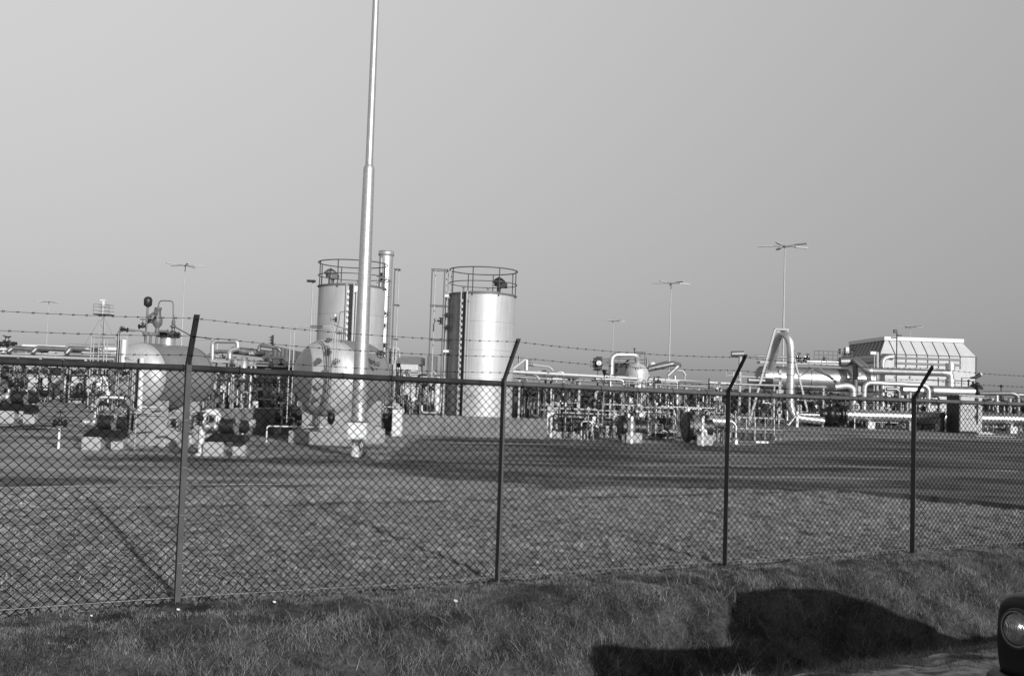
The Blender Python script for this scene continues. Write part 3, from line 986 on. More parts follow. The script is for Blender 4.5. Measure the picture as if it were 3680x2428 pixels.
def saddle(t, c, R, along, half, th, zc, m=conc, label=None):
    """concrete saddle block with a hollow top that cradles the shell"""
    o = c - AX * along
    pr = []
    n_ = 12
    a1 = math.acos(min(0.98, half / (R + 0.02)))
    topz = zc - (R + 0.02) * math.sin(a1)
    pts = [V(*(o + SD * (-half)).xy, 0), V(*(o + SD * half).xy, 0), V(*(o + SD * half).xy, topz)]
    for k in range(1, n_):
        s = half - 2 * half * k / n_
        z = zc - math.sqrt(max(0, (R + 0.02) ** 2 - s * s))
        pts.append(V(*(o + SD * s).xy, z))
    pts.append(V(*(o + SD * (-half)).xy, topz))
    mb = MB(); mb.prism(pts, -AX * th)
    so_ = part('saddle', mb, m, t, label)
    mb = MB(); e = 0.03
    arc = []
    for k in range(n_ + 1):
        s = (half + 0.02) - 2 * (half + 0.02) * k / n_
        z = zc - math.sqrt(max(0, (R + 0.012) ** 2 - s * s))
        arc.append(o + SD * s + V(0, 0, z - o.z) - AX * -0.012)
    mb.tube(arc, 0.012, 5); part('bearing_strip', mb, gpaint, so_)
    return so_

# --- left vessel
t, c, R, far = vessel('silver horizontal vessel at the left with relief valves and a flanged manhole on top', 500, 1348, 28.0, 118, 2.1)
v1 = t
zc = c.z
saddle(t, c, R, 0.10, 0.64, 0.42, zc)
saddle(t, c, R, 1.55, 0.62, 0.4, zc)
mb = MB(); o = c - AX * 0.05
mb.box(o + SD * 0.10 + V(0, 0, 0.42 - o.z) - AX * 0.22, (1.75, 0.55, 0.84), ax=(SD, AX, V(0, 0, 1))); part('footing', mb, conc, t)
mb = MB()
for s_ in (-0.35, 0.32): mb.box(o + SD * s_ + V(0, 0, 0.42 - o.z) + AX * 0.056, (0.016, 0.006, 0.80), ax=(SD, AX, V(0, 0, 1)))
mb.box(o + SD * 0.10 + V(0, 0, 0.845 - o.z) + AX * 0.058, (1.70, 0.008, 0.018), ax=(SD, AX, V(0, 0, 1)))
part('form_joint', mb, seam, t)
# manhole and nozzles on top of the shell
tp = P(632, 1243, 28.8); tp = c - AX * 1.15 + V(0, 0, R)
mb = MB(); mb.cyl(tp - V(0, 0, 0.15), tp + V(0, 0, 0.22), 0.22, n=24); part('manhole', mb, alu, t)
mb = MB(); mb.flange(tp + V(0, 0, 0.25), (0, 0, 1), 0.34, 0.05); mb.flange(tp + V(0, 0, 0.32), (0, 0, 1), 0.35, 0.05)
for k in range(14):
    e = V(math.cos(2 * PI * k / 14), math.sin(2 * PI * k / 14), 0) * 0.30
    mb.cyl(tp + e + V(0, 0, 0.2), tp + e + V(0, 0, 0.38), 0.018, n=6)
mo = part('manhole_cover', mb, dark, t)
mb = MB(); q = tp + V(0.14, 0, 0.35)
mb.lathe([(0.0, 0), (0.10, 0.0), (0.10, 0.04), (0.05, 0.06), (0.05, 0.14), (0.085, 0.17), (0.085, 0.20), (0.05, 0.24), (0.055, 0.34), (0.03, 0.37), (0.035, 0.43), (0.012, 0.46), (0.012, 0.52), (0, 0.53)], q, n=16); part('vent_valve', mb, alu_dull, t)
# two relief valves standing on stub nozzles near the front
for k, (dx, al, kind) in enumerate([(0.02, 0.12, 'a'), (0.0, 0.62, 'b'), (0.0, 0.36, 'c')]):
    s = c - AX * al + V(0, 0, R) + SD * (0.03 + dx)
    mb = MB(); mb.cyl(s - V(0, 0, 0.06), s + V(0, 0, 0.22), 0.032, n=10); mb.flange(s + V(0, 0, 0.24), (0, 0, 1), 0.08, 0.03); mb.flange(s + V(0, 0, 0.29), (0, 0, 1), 0.08, 0.03); part('nozzle', mb, mgrey, t)
    if kind == 'a':
        mb = MB(); mb.cyl(s + V(0, 0, 0.28), s + V(0.02, 0, 1.02), 0.03, n=8); mb.cyl(s + V(0.02, 0, 0.72), s + V(0.24, 0, 0.86), 0.04, 0.045, n=8); mb.flange(s + V(0.26, 0, 0.87), (1, 0, 0.5), 0.085, 0.04); part('relief_pipe', mb, mgrey, t)
        mb = MB(); mb.lathe([(0.03, 0), (0.11, 0.06), (0.12, 0.22), (0.08, 0.29), (0.0, 0.31)], s + V(0.02, 0, 1.0), n=12); part('weather_hood', mb, dark, t)
        valve_at(t, s + V(-0.10, 0, 0.46), (1, 0, 0.1), 0.09, (0, 0, 1), dark)
    elif kind == 'b':
        mb = MB(); mb.lathe([(0.05, 0.3), (0.07, 0.36), (0.05, 0.42), (0.06, 0.46), (0.13, 0.55), (0.14, 0.68), (0.09, 0.82), (0.08, 0.95), (0.10, 0.98), (0.10, 1.04), (0, 1.05)], s, n=14); mb.cyl(s + V(0, 0, 0.62), s + V(-0.28, 0, 0.66), 0.06, 0.07, n=10); mb.flange(s + V(-0.29, 0, 0.66), (1, 0, 0), 0.10, 0.04); mb.cyl(s + V(0, 0, 0.36), s + V(0.3, 0, 0.36), 0.035, n=8); mb.flange(s + V(0.3, 0, 0.36), (1, 0, 0), 0.06, 0.03)
        part('relief_valve', mb, mgrey, t)
        mb = MB(); e = s + V(0, 0, 1.04)
        mb.pipe([e, e + V(0.02, 0, 0.20), e + V(0.42, 0, 0.20), e + V(0.46, 0, -0.52), P(690, 1208, 29.6), P(760, 1218, 30.5)], 0.018, 0.1, 8); part('vent_line', mb, mgrey, t)
# header across the front nozzles
s = c - AX * 0.2 + V(0, 0, R + 0.52)
mb = MB(); mb.pipe([P(418, 1345, 27.6), P(427, 1190, 27.6), P(447, 1184, 27.7), P(485, 1188, 27.8)], 0.035, 0.1); mb.pipe([P(485, 1188, 27.8), P(512, 1188, 27.9), P(522, 1215, 28)], 0.02, 0.08)
part('header_pipe', mb, mgrey, t)
valve_at(t, P(447, 1184, 27.65), (1, 0, -0.1), 0.08, (0, -1, 0.1), dark)
# level columns in front of the near head
def column(t, x, y0, y1, Z, w, m, m2=dark, name='level_gauge'):
    a, b = P(x, y0, Z), P(x, y1, Z); b = V(a.x, a.y, b.z)
    mb = MB(); mb.cyl(a, b, w, n=10); return part(name, mb, m, t)
column(t, 441, 1325, 1220, 27.2, 0.072, white, name='float_chamber')
mb = MB(); q0, q1 = P(430, 1328, 27.2), P(430, 1222, 27.2); mb.box(V(q0.x, q0.y, (q0.z + q1.z) / 2), (0.075, 0.06, q1.z - q0.z)); part('level_gauge', mb, black, t)
mb = MB()
for k in range(2):
    q = P(436, 1245 + 60 * k, 27.2); mb.cyl(q - V(0.12, 0, 0), q + V(0.12, 0, 0), 0.02, n=8)
q = P(441, 1218, 27.2); mb.torus(q + V(0.07, 0, 0), (0, 1, 0), 0.07, 0.010, 12, 5, 0, 2 * PI)
mb.pipe([P(446, 1222, 27.2), P(452, 1207, 27.2), P(459, 1212, 27.2), P(459, 1290, 27.2)], 0.009, 0.04, 6)
for x in (416, 424): mb.cyl(V(*P(x, 1400, 27.0).xy, zt(x, 1560, 27.0)), V(*P(x, 1400, 27.0).xy, zt(x, 1196, 27.0)), 0.012, n=6)
part('gauge_piping', mb, gpaint, t)
column(t, 501, 1478, 1286, 26.9, 0.070, white, name='float_chamber')
mb = MB(); q0, q1 = P(490, 1470, 26.9), P(490, 1288, 26.9); mb.box(V(q0.x, q0.y, (q0.z + q1.z) / 2), (0.06, 0.06, q1.z - q0.z)); part('level_gauge', mb, black, t)
mb = MB()
for x in (476, 482): mb.cyl(V(*P(x, 1400, 26.9).xy, zt(x, 1470, 26.9)), V(*P(x, 1400, 26.9).xy, zt(x, 1290, 26.9)), 0.014, n=6)
mb.pipe([P(478, 1290, 26.9), P(468, 1290, 26.9), P(452, 1283, 27.1)], 0.03, 0.05)
mb.pipe([P(497, 1286, 26.9), P(500, 1268, 26.9), P(508, 1268, 26.9), P(510, 1282, 26.9), P(510, 1300, 26.9)], 0.009, 0.04, 6)
mb.cyl(P(484, 1418, 26.9), P(504, 1418, 26.9), 0.014, n=6)
part('gauge_piping', mb, gpaint, t)
valve_at(t, P(430, 1338, 27.1), (1, 0, -0.2), 0.09, (0, -1, 0.3), mgrey)
valve_at(t, P(452, 1342, 27.1), (1, 0, 0.3), 0.08, (0, -1, 0.3), dark)
# drain leg under the head
mb = MB(); mb.cyl(P(470, 1462, 27.3), P(470, 1545, 27.3), 0.10, n=12); mb.flange(P(470, 1478, 27.3), (0, 0, 1), 0.15, 0.05); part('drain_sump', mb, dark, t)
valve_at(t, P(482, 1450, 27.1), (1, 0, 0), 0.09, (0, -1, -0.3), dark)
mb = MB(); a_ = V(*P(489, 1500, 26.6).xy, 0); mb.cyl(a_, V(a_.x, a_.y, zt(489, 1480, 26.6)), 0.022, n=8); b_ = V(*P(484, 1500, 26.7).xy, 0); mb.cyl(b_, V(b_.x, b_.y, zt(484, 1470, 26.7)), 0.016, n=8); part('drain_pipe', mb, gpaint, t)

# --- second vessel
t, c, R, far = vessel('larger silver horizontal vessel partly hidden behind the tall tapered mast', 1178, 1353, 31.5, 137, 2.0)
zc = c.z
saddle(t, c, R, 0.05, 0.90, 0.5, zc)
saddle(t, c, R, 1.5, 0.98, 0.45, zc)
mb = MB(); o = c + AX * 0.05
mb.box(o + SD * 0.12 + V(0, 0, 0.2 - o.z), (2.25, 1.0, 0.40), ax=(SD, AX, V(0, 0, 1)));
mb.box(o - AX * 1.7 + SD * 0.1 + V(0, 0, 0.24 - o.z), (2.0, 0.7, 0.48), ax=(SD, AX, V(0, 0, 1)));
part('footing', mb, conc, t)
# nozzles on the head
for (x, y, r_) in ((1153, 1296, 0.085), (1216, 1297, 0.085), (1187, 1266, 0.085), (1189, 1222, 0.07), (1155, 1384, 0.10), (1150, 1425, 0.09)):
    p_ = P(x, y, 31.0)
    # slide the nozzle onto the head surface
    o_ = V(0, 0, CAMH); d_ = (p_ - o_).normalized(); D = 0.30 * R * 1.75
    best = None
    for k in range(400):
        q = o_ + d_ * (27.5 + k * 0.012)
        e = q - c; h = e.dot(AX); rad = (e - AX * h).length
        if h > 0 and (rad / R) ** 2 + (h / D) ** 2 < 1: best = q; break
    if best is None: best = p_
    mb = MB(); mb.cyl(best - AX * 0.1, best + AX * 0.10, r_ * 0.7, n=12); mb.flange(best + AX * 0.12, AX, r_, 0.04); mb.flange(best + AX * 0.17, AX, r_, 0.04)
    part('nozzle', mb, mgrey if r_ < 0.09 else alu, t)
# twin gauge pipes from the top, down the front
Zg = 30.2
mb = MB()
for (x, w) in ((1193, 0.028), (1201, 0.020), (1185, 0.014), (1207, 0.012)):
    a_ = P(x, 1480, Zg); b_ = P(x, 1195 + (x - 1185) * 0.4, Zg); mb.cyl(V(a_.x, Zg, zt(x, 1484, Zg)), V(a_.x, Zg, b_.z), w, n=8)
part('gauge_pipes', mb, gpaint, t)
mb = MB(); mb.box(P(1196, 1384, Zg) - V(0, 0.05, 0), (0.05, 0.03, 1.55)); part('level_gauge', mb, alu, t)
mb = MB()
mb.pipe([V(*P(1035, 1400, Zg).xy, zt(1035, 1520, Zg)), V(*P(1035, 1400, Zg).xy, zt(1042, 1170, Zg)), P(1200, 1172, Zg), P(1204, 1200, Zg)], 0.017, 0.06, 8)
mb.pipe([V(*P(1049, 1400, Zg).xy, zt(1049, 1450, Zg)), V(*P(1049, 1400, Zg).xy, zt(1055, 1176, Zg)), P(1190, 1178, Zg), P(1198, 1200, Zg)], 0.017, 0.06, 8)
part('loop_line', mb, gpaint, t)
mb = MB()
for k in range(6):
    x = 1206 + 7 * k; mb.cyl(P(x, 1222, 31), P(x, 1190 - 2 * k, 31), 0.014, n=6); mb.flange(P(x, 1198, 31), (0, 0, 1), 0.035, 0.03)
mb.pipe([P(1208, 1190, 31), P(1219, 1150, 31), P(1222, 1120, 31), P(1258, 1118, 31.2)], 0.012, 0.05, 6)
mb.cyl(P(1200, 1166, 31), P(1245, 1184, 31), 0.016, n=6)
part('nozzle_cluster', mb, mgrey, t)
valve_at(t, P(1207, 1148, 31), (0, 0, 1), 0.07, (-1, -0.2, 0), dark)
mb = MB(); mb.cyl(P(1204, 1142, 31), P(1204, 1128, 31), 0.03, n=8); part('indicator', mb, white, t)
valve_at(t, P(1190, 1478, Zg), (1, 0, 0), 0.10, (0, -1, 0.2), mgrey)
mb = MB(); q = P(1190, 1500, Zg); mb.lathe([(0.05, 0.14), (0.11, 0.08), (0.12, -0.05), (0.06, -0.2), (0.0, -0.21)], q, n=12); part('drain_valve', mb, black, t)
valve_at(t, P(1208, 1297, 29.9), (1, 0, 0), 0.07, (0, -1, 0), gpaint)
mb = MB(); mb.cyl(P(1326, 1267, 31.2), P(1362, 1269, 31.2), 0.022, n=8); part('outlet_pipe', mb, gpaint, t)
valve_at(t, P(1372, 1268, 31.2), (1, 0, 0), 0.13, (0, -1, -0.2), alu_dull)
mb = MB(); mb.cyl(P(1340, 1307, 31.4), P(1355, 1308, 31.4), 0.02, n=8); mb.flange(P(1356, 1308, 31.4), (1, 0, 0), 0.07, 0.04); mb.flange(P(1362, 1308, 31.4), (1, 0, 0), 0.07, 0.04); part('outlet_pipe', mb, mgrey, t)
# ladder-like bracket on the rear saddle
mb = MB(); a_ = P(1374, 1440, 31.3); mb.cyl(a_, V(a_.x, a_.y, zt(1374, 1528, 31.3)), 0.02, n=6); mb.cyl(P(1346, 1530, 31.3), P(1376, 1532, 31.3), 0.02, n=6); mb.cyl(a_, P(1385, 1418, 31.3), 0.02, n=6); part('earthing_strap', mb, mgrey, t)

# low handrail-like drain line in front of the second vessel
Zd = 29.5
g0 = G(957, 1588)
t = thing('drain_line', 'thin white pipe arch standing on the paving left of the larger silver vessel', 'pipe', V(g0.x, g0.y, 0))
mb = MB(); z1 = zt(957, 1530, g0.y); mb.pipe([V(g0.x, g0.y, 0), V(g0.x, g0.y, z1), V(P(1185, 1533, g0.y).x, g0.y, z1 + 0.02), V(P(1191, 1520, g0.y).x, g0.y, z1 + 0.12)], 0.024, 0.09); part('pipe_run', mb, white, t)
mb = MB(); mb.flange(V(g0.x, g0.y, 0.012), (0, 0, 1), 0.07, 0.02); mb.flange(V(g0.x, g0.y, z1 * 0.5), (0, 0, 1), 0.033, 0.05); part('coupling', mb, gpaint, t)
p_ = G(1040, 1586)
t = thing('drain_post', 'black iron standpipe just left of the larger vessel', 'standpipe', V(p_.x, p_.y, 0))
mb = MB(); mb.cyl(V(p_.x, p_.y, 0), V(p_.x, p_.y, 0.62), 0.035, n=10); mb.flange((p_.x, p_.y, 0.02), (0, 0, 1), 0.09, 0.03); part('pipe', mb, black, t)
mb = MB(); mb.lathe([(0.04, 0), (0.085, 0.03), (0.085, 0.10), (0.04, 0.14), (0, 0.14)], V(p_.x, p_.y, 0.6), n=12); part('cap', mb, black, t)

# ------------------------------------------------------------------ two tall tanks inside the concrete bund
def tank(label, cx, y_lip, Z, rpx, y_ring, lad_px, dark_deg, vent_px, vent_m):
    R = px(rpx, Z)
    base = XZ(cx, Z, 1300)
    zl, zr = zt(cx, y_lip, Z), zt(cx, y_ring, Z)
    t = thing('vertical_tank', label, 'storage tank', base, 'tall cylindrical tanks')
    # wall as one shell; the sector left of the ladder on the right tank is darker
    n_ = 96
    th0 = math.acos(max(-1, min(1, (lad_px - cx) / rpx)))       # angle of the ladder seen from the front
    def ring_pts(z): return [base + V(R * math.cos(2 * PI * k / n_), -R * math.sin(2 * PI * k / n_), z) for k in range(n_)]
    courses = [0, zl * 0.2, zl * 0.4, zl * 0.6, zl * 0.8, zl]
    mbA, mbB = MB(), MB()
    for z0, z1 in zip(courses[:-1], courses[1:]):
        a, b = ring_pts(z0), ring_pts(z1)
        for k in range(n_):
            ang = 2 * PI * (k + 0.5) / n_
            k2 = (k + 1) % n_
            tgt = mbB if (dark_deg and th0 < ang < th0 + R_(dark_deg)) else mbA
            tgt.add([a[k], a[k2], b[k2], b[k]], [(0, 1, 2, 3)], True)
    for mb, m, lb in ((mbA, alu_tank, None), (mbB, alu_dull, 'darker strip of wall left of the ladder')):
        if mb.f:
            o = part('tank_wall', mb, m, t, lb)
            bm = bmesh.new(); bm.from_mesh(o.data); bmesh.ops.remove_doubles(bm, verts=bm.verts, dist=1e-4)
            for f in bm.faces:
                ctr = f.calc_center_median()
                if f.normal.dot(V(ctr.x, ctr.y, 0)) < 0: f.normal_flip()
            bm.to_mesh(o.data); bm.free()
    mb = MB()
    for z in courses[1:-1]: mb.torus(base + V(0, 0, z), (0, 0, 1), R, 0.004, 96, 4)
    part('weld_seam', mb, mgrey, t)
    mb = MB(); mb.lathe([(R + 0.04, -0.04), (R + 0.04, 0.0), (R, 0.02), (R * 0.5, 0.16), (0, 0.22)], base + V(0, 0, zl), n=64); part('roof', mb, alu_tank, t)
    mb = MB(); mb.torus(base + V(0, 0, zl), (0, 0, 1), R + 0.035, 0.03, 64, 6); part('roof_rim', mb, mgrey, t)
    # guard rail
    zm = zl + (zr - zl) * 0.46
    mb = MB(); mb.torus(base + V(0, 0, zr), (0, 0, 1), R + 0.05, 0.024, 64, 6); mb.torus(base + V(0, 0, zm), (0, 0, 1), R + 0.04, 0.018, 64, 6)
    g = part('guard_rail', mb, railm, t)
    for k in range(8):
        a_ = 2 * PI * (k + 0.35) / 8; e = V(math.cos(a_), -math.sin(a_), 0) * (R + 0.04)
        mb = MB(); mb.cyl(base + e + V(0, 0, zl - 0.1), base + e + V(0, 0, zr), 0.024, n=6); part('rail_post', mb, railm, g)
    # vent / roof mixer head
    vx = P(vent_px, y_lip, Z).x; vb = V(vx, Z - R * 0.2, zl + 0.1)
    mb = MB(); mb.cyl(vb, vb + V(0, 0, 0.25), 0.08, n=12); mb.box(vb + V(0.14, 0, 0.32), (0.42, 0.3, 0.2)); part('vent_neck', mb, mgrey if vent_m else dark, t)
    mb = MB(); mb.lathe([(0.20, 0.30), (0.20, 0.42), (0.28, 0.44), (0.27, 0.50), (0.16, 0.60), (0.05, 0.66), (0.0, 0.70)], vb, n=20); part('vent_hood', mb, dark if not vent_m else alu_dull, t)
    for q in (-0.6, 0.15, 0.5):
        mb = MB(); mb.cyl(V(base.x + R * q, Z + 0.1, zl), V(base.x + R * q, Z + 0.1, zl + 0.35), 0.03, n=8); mb.flange(V(base.x + R * q, Z + 0.1, zl + 0.33), (0, 0, 1), 0.07, 0.03); part('roof_nozzle', mb, mgrey, t)
    # ladder with checker-like alternating plates (level board) up the wall
    s = (lad_px - cx) / rpx; e = V(s, -math.sqrt(1 - s * s), 0); tx = V(-e.y, e.x, 0)
    o_ = base + e * (R + 0.09)
    L_ = part('ladder', MB().beam(o_ + tx * -0.07, o_ + tx * -0.07 + V(0, 0, zl + 0.05), 0.03, 0.045).beam(o_ + tx * 0.22, o_ + tx * 0.22 + V(0, 0, zl + 0.05), 0.03, 0.045), gpaint, t)
    mb = MB(); mb.box(o_ + tx * 0.115 + e * 0.012 + V(0, 0, zl * 0.5), (0.115, 0.02, zl), ax=(tx, e, V(0, 0, 1))); part('level_board', mb, black, t)
    z = 0.1
    while z < zl - 0.25:
        h = 0.12; mbw = MB(); mbw.box(o_ + tx * 0.0 + e * 0.03 + V(0, 0, z + h / 2), (0.085, 0.02, h), ax=(tx, e, V(0, 0, 1))); z += 0.24; part('level_mark', mbw, white, t)
    mb = MB(); mb.cyl(o_ + tx * 0.33, o_ + tx * 0.33 + V(0, 0, zl - 0.35), 0.022, n=8)
    q = o_ + tx * 0.33 + V(0, 0, zl - 0.35); mb.cyl(q, q - e * 0.12, 0.022, n=8); mb.flange(q + V(0, 0, 0.05), (0, 0, 1), 0.05, 0.03)
    part('sounding_pipe', mb, gpaint, t)
    return t, base, R, zl, zr

tank('tall silver cylindrical tank standing behind the tapered mast, domed vent on its roof', 1255, 1034, 42.0, 119, 948, 1262, 0, 1190, True)
tR, bR, RR, zl, zr = tank('tall silver tank in the middle, brightly lit, a darker strip left of its ladder', 1727, 1062, 41.5, 118, 973, 1664, 62, 1792, False)
# side column and brackets on the right tank's left edge
mb = MB()
for x, w in ((1606, 0.045), (1597, 0.02)):
    a_ = P(x, 1300, 41.3); mb.cyl(V(a_.x, a_.y, 0.9), V(a_.x, a_.y, zt(x, 1072, 41.3)), w, n=8)
part('side_column', mb, gpaint, tR)
mb = MB()
for y in (1064, 1262, 1505):
    p_ = P(1604, y, 41.2); mb.box(p_, (0.26, 0.3, 0.11))
part('bracket', mb, white, tR)
for y in (1133, 1177): valve_at(tR, P(1605, y, 41.1), (0, 0, 1), 0.09, (-1, -0.4, 0), black, wheel=False)
mb = MB(); a_ = P(1614, 1050, 41.0); mb.beam(P(1610, 1052, 41.3), P(1612, 974, 41.3), 0.05, 0.03); mb.beam(P(1620, 1052, 41.3), P(1622, 968, 41.3), 0.03, 0.03); part('ladder_top', mb, gpaint, tR)
# stencilled digits low on the tank wall
def text_mesh(s, size):
    cu_ = bpy.data.curves.new('lettering', 'FONT'); cu_.body = s; cu_.size = size; cu_.extrude = 0.004; cu_.align_x = 'CENTER'
    ob = bpy.data.objects.new('lettering', cu_); col.objects.link(ob)
    dg = bpy.context.evaluated_depsgraph_get(); me = bpy.data.meshes.new_from_object(ob.evaluated_get(dg))
    bpy.data.objects.remove(ob); return me
def text_part(s, size, p, n_dir, parent, m=black, name='lettering'):
    me = text_mesh(s, size); me.materials.clear(); me.materials.append(m)
    x, y, z = V(-n_dir.y, n_dir.x, 0).normalized(), V(0, 0, 1), n_dir.normalized()
    me.transform(Matrix(((x.x, y.x, z.x, p.x - root_of(parent).location.x), (x.y, y.y, z.y, p.y - root_of(parent).location.y), (x.z, y.z, z.z, p.z - root_of(parent).location.z), (0, 0, 0, 1))))
    o = bpy.data.objects.new(name, me); col.objects.link(o); o.parent = parent
    return o
e = V(-0.25, -0.968, 0)
text_part('T 41', 0.20, bR + e * (RR + 0.012) + V(0, 0, zt(1690, 1428, 41)), e, tR)

# the vent stack behind the left tank
Zs = 43.6
b0 = XZ(1377, Zs, 1200); rS = px(25, Zs)
t = thing('vent_stack', 'slim silver stack with a wider cap rising behind the left tank', 'stack', b0)
zs = zt(1388, 903, Zs)
mb = MB(); mb.lathe([(rS, 0), (rS, zs - 0.2)], b0, n=28); part('flue', mb, alu, t)
mb = MB(); mb.lathe([(rS, -0.22), (rS * 1.14, -0.2), (rS * 1.14, 0.0), (rS * 0.9, 0.01), (0.0, 0.012)], b0 + V(0, 0, zs), n=28); part('cap', mb, alu, t)
mb = MB()
for k in range(9): mb.torus(b0 + V(0, 0, 1 + k * 0.68), (0, 0, 1), rS, 0.008, 28, 4)
part('band', mb, mgrey, t)
mb = MB(); e = V(-0.45, -0.9, 0) * (rS + 0.05); mb.cyl(b0 + e + V(0, 0, 0.4), b0 + e + V(0, 0, zs - 0.35), 0.05, n=8); mb.cyl(b0 + e + V(-0.14, 0, 0.4), b0 + e + V(-0.14, 0, zs - 0.9), 0.028, n=8); part('side_pipe', mb, gpaint, t)
for y in (1048, 1125, 1170, 1240): valve_at(t, P(1380 if y > 1100 else 1375, y, 43.1), (0, 0, 1), 0.09, (0.6, -1, 0), dark, wheel=(y > 1100))
mb = MB()
for y in (985, 1003, 1060): mb.box(P(1372, y, 43.1), (0.1, 0.1, 0.12))
part('clamp', mb, dark, t)

# slender four-legged pipe frames either side of the tanks
def slim_frame(label, xs, ytop, ybase, Z, rungs, seed, dep=0.5):
    base = XZ((xs[0] + xs[-1]) / 2, Z)
    t = thing('steel_tower', label, 'steel frame', base, 'slender pipe towers by the tanks')
    zt_ = zt(xs[0], ytop, Z)
    for i, x in enumerate(xs):
        q = XZ(x, Z + (dep if i % 2 else 0), 1200)
        mb = MB(); mb.cyl(q, V(q.x, q.y, zt_), 0.028, n=8); part('leg', mb, mgrey if i % 2 == 0 else gpaint, t)
    mb = MB()
    a_, b_ = XZ(xs[0], Z, 1200), XZ(xs[-1], Z, 1200)
    for y in [ytop] + rungs:
        z = zt(xs[0], y, Z); mb.cyl(V(a_.x - 0.05, Z, z), V(b_.x + 0.05, Z, z), 0.022, n=6); mb.cyl(V(a_.x - 0.05, Z + dep, z), V(b_.x + 0.05, Z + dep, z), 0.022, n=6)
        mb.cyl(V(a_.x, Z, z), V(a_.x, Z + dep, z), 0.022, n=6); mb.cyl(V(b_.x, Z, z), V(b_.x, Z + dep, z), 0.022, n=6)
    part('cross_members', mb, mgrey, t)
    return t
slim_frame('slender two-legged pipe frame just right of the vent stack', (1410, 1425), 966, 1460, 42.0, [1094, 1217], 1, 0.4)
t = slim_frame('slender four-legged pipe frame just left of the middle tank', (1545, 1557, 1590, 1598), 966, 1470, 41.0, [1096, 1220], 2, 0.6)
valve_at(t, P(1585, 1153, 40.9), (0, 0, 1), 0.12, (-1, -0.2, 0), dark)
mb = MB(); q = XZ(1572, 41.0, 1400); mb.cyl(V(q.x, 40.9, 0.9), V(q.x, 40.9, zt(1575, 1370, 41)), 0.11, n=14); part('stand_pipe', mb, white, t)
mb = MB(); q0, q1 = P(1515, 1482, 40.3), P(1580, 1484, 40.3); mb.pipe([q0 + V(0, 0, 0.3), q0, q1, q1 + V(0, 0, 0.4)], 0.05, 0.12); part('u_pipe', mb, alu, t)
# pole with lamp left of the left tank
q = XZ(1112, 41.5, 1300)
t = thing('pole_lamp', 'thin pole with a small dark lamp head just left of the left tank', 'lamp', q)
z_ = zt(1117, 1012, 41.5)
mb = MB(); mb.cyl(q, V(q.x, q.y, z_), 0.03, n=8); mb.cyl(q + V(0.11, 0, 0), V(q.x + 0.11, q.y, z_ - 0.6), 0.018, n=8); part('pole', mb, gpaint, t)
mb = MB(); mb.box(V(q.x - 0.06, q.y - 0.05, z_ + 0.02), (0.34, 0.2, 0.09)); part('lamp_head', mb, dark, t)
mb = MB(); mb.cyl(V(q.x, q.y, z_ - 0.6), V(q.x + 0.32, q.y, z_ - 0.6), 0.015, n=6); part('bracket', mb, gpaint, t)

# concrete bund wall round the tanks
pb = [G(1410, 1560), G(1500, 1569), G(1965, 1578)]
hb = 0.80
t = thing('bund_wall', 'low pale concrete wall enclosing the two tall tanks', 'wall', (pb[0] + pb[2]) / 2)
mb = MB()
a_, b_ = G(1412, 1561), G(1962, 1578)
d_ = (b_ - a_).normalized(); nrm = V(-d_.y, d_.x, 0)
mb.box((a_ + b_) / 2 + nrm * 0.12 + V(0, 0, hb / 2), ((b_ - a_).length, 0.24, hb), ax=(d_, nrm, V(0, 0, 1))); part('front_wall', mb, concd, t)
mb = MB(); mb.box(b_ + nrm * 4.0 + V(-0.12, 0, hb / 2 - 0.003), (0.24, 7.5, hb), ax=(d_, nrm, V(0, 0, 1))); mb.box(a_ + nrm * 4.2 + V(-4, 0.5, hb / 2 - 0.01), (0.24, 7.5, hb), ax=(d_, nrm, V(0, 0, 1))); part('side_wall', mb, concd, t)
mb = MB()
for k in range(1, 6):
    q = a_ + d_ * ((b_ - a_).length * k / 6); mb.box(q - nrm * 0.004 + V(0, 0, hb / 2), (0.02, 0.02, hb - 0.02), ax=(d_, nrm, V(0, 0, 1)))
part('joint', mb, seam, t)
mb = MB()
for x, w in ((1429, 35), (1978, 34)):
    q = G(x, 1565 if x < 1700 else 1571); Z = q.y - 0.3; mb.box(V(q.x, Z, 0.52), (px(w, Z), 0.35, 1.04))
part('pier', mb, white, t, 'white concrete pier')
mb = MB()
for x in (1429, 1978):
    q = G(x, 1565); mb.box(V(q.x - 0.05, q.y - 0.5, 1.15), (px(26, 38), 0.2, 0.2)); mb.pipe([V(q.x - 0.5, q.y - 0.5, 1.1), V(q.x + 0.25, q.y - 0.5, 1.1), V(q.x + 0.25, q.y - 0.5, 0.9)], 0.03, 0.1)
part('valve_box', mb, gpaint, t)
# low concrete wall left (behind pump and first vessel)
a_, b_ = G(848, 1562), G(1075, 1552)
d_ = (b_ - a_).normalized(); nrm = V(-d_.y, d_.x, 0)
hh = zt(860, 1470, a_.y)
t = thing('low_concrete_wall', 'low stained concrete wall between the two horizontal vessels', 'wall', (a_ + b_) / 2)
mb = MB(); mb.box((a_ + b_) / 2 + nrm * 0.11 + V(0, 0, hh / 2), ((b_ - a_).length, 0.22, hh), ax=(d_, nrm, V(0, 0, 1))); part('front_wall', mb, concd, t)
mb = MB(); mb.box(a_ + nrm * 2.5 + V(0.11, 0, hh / 2 - 0.004), (0.22, 4.5, hh), ax=(d_, nrm, V(0, 0, 1))); part('side_wall', mb, concd, t)
mb = MB(); mb.box((a_ + b_) / 2 + nrm * 0.11 + V(0, 0, hh + 0.02), ((b_ - a_).length, 0.27, 0.045), ax=(d_, nrm, V(0, 0, 1))); part('coping', mb, conc, t)

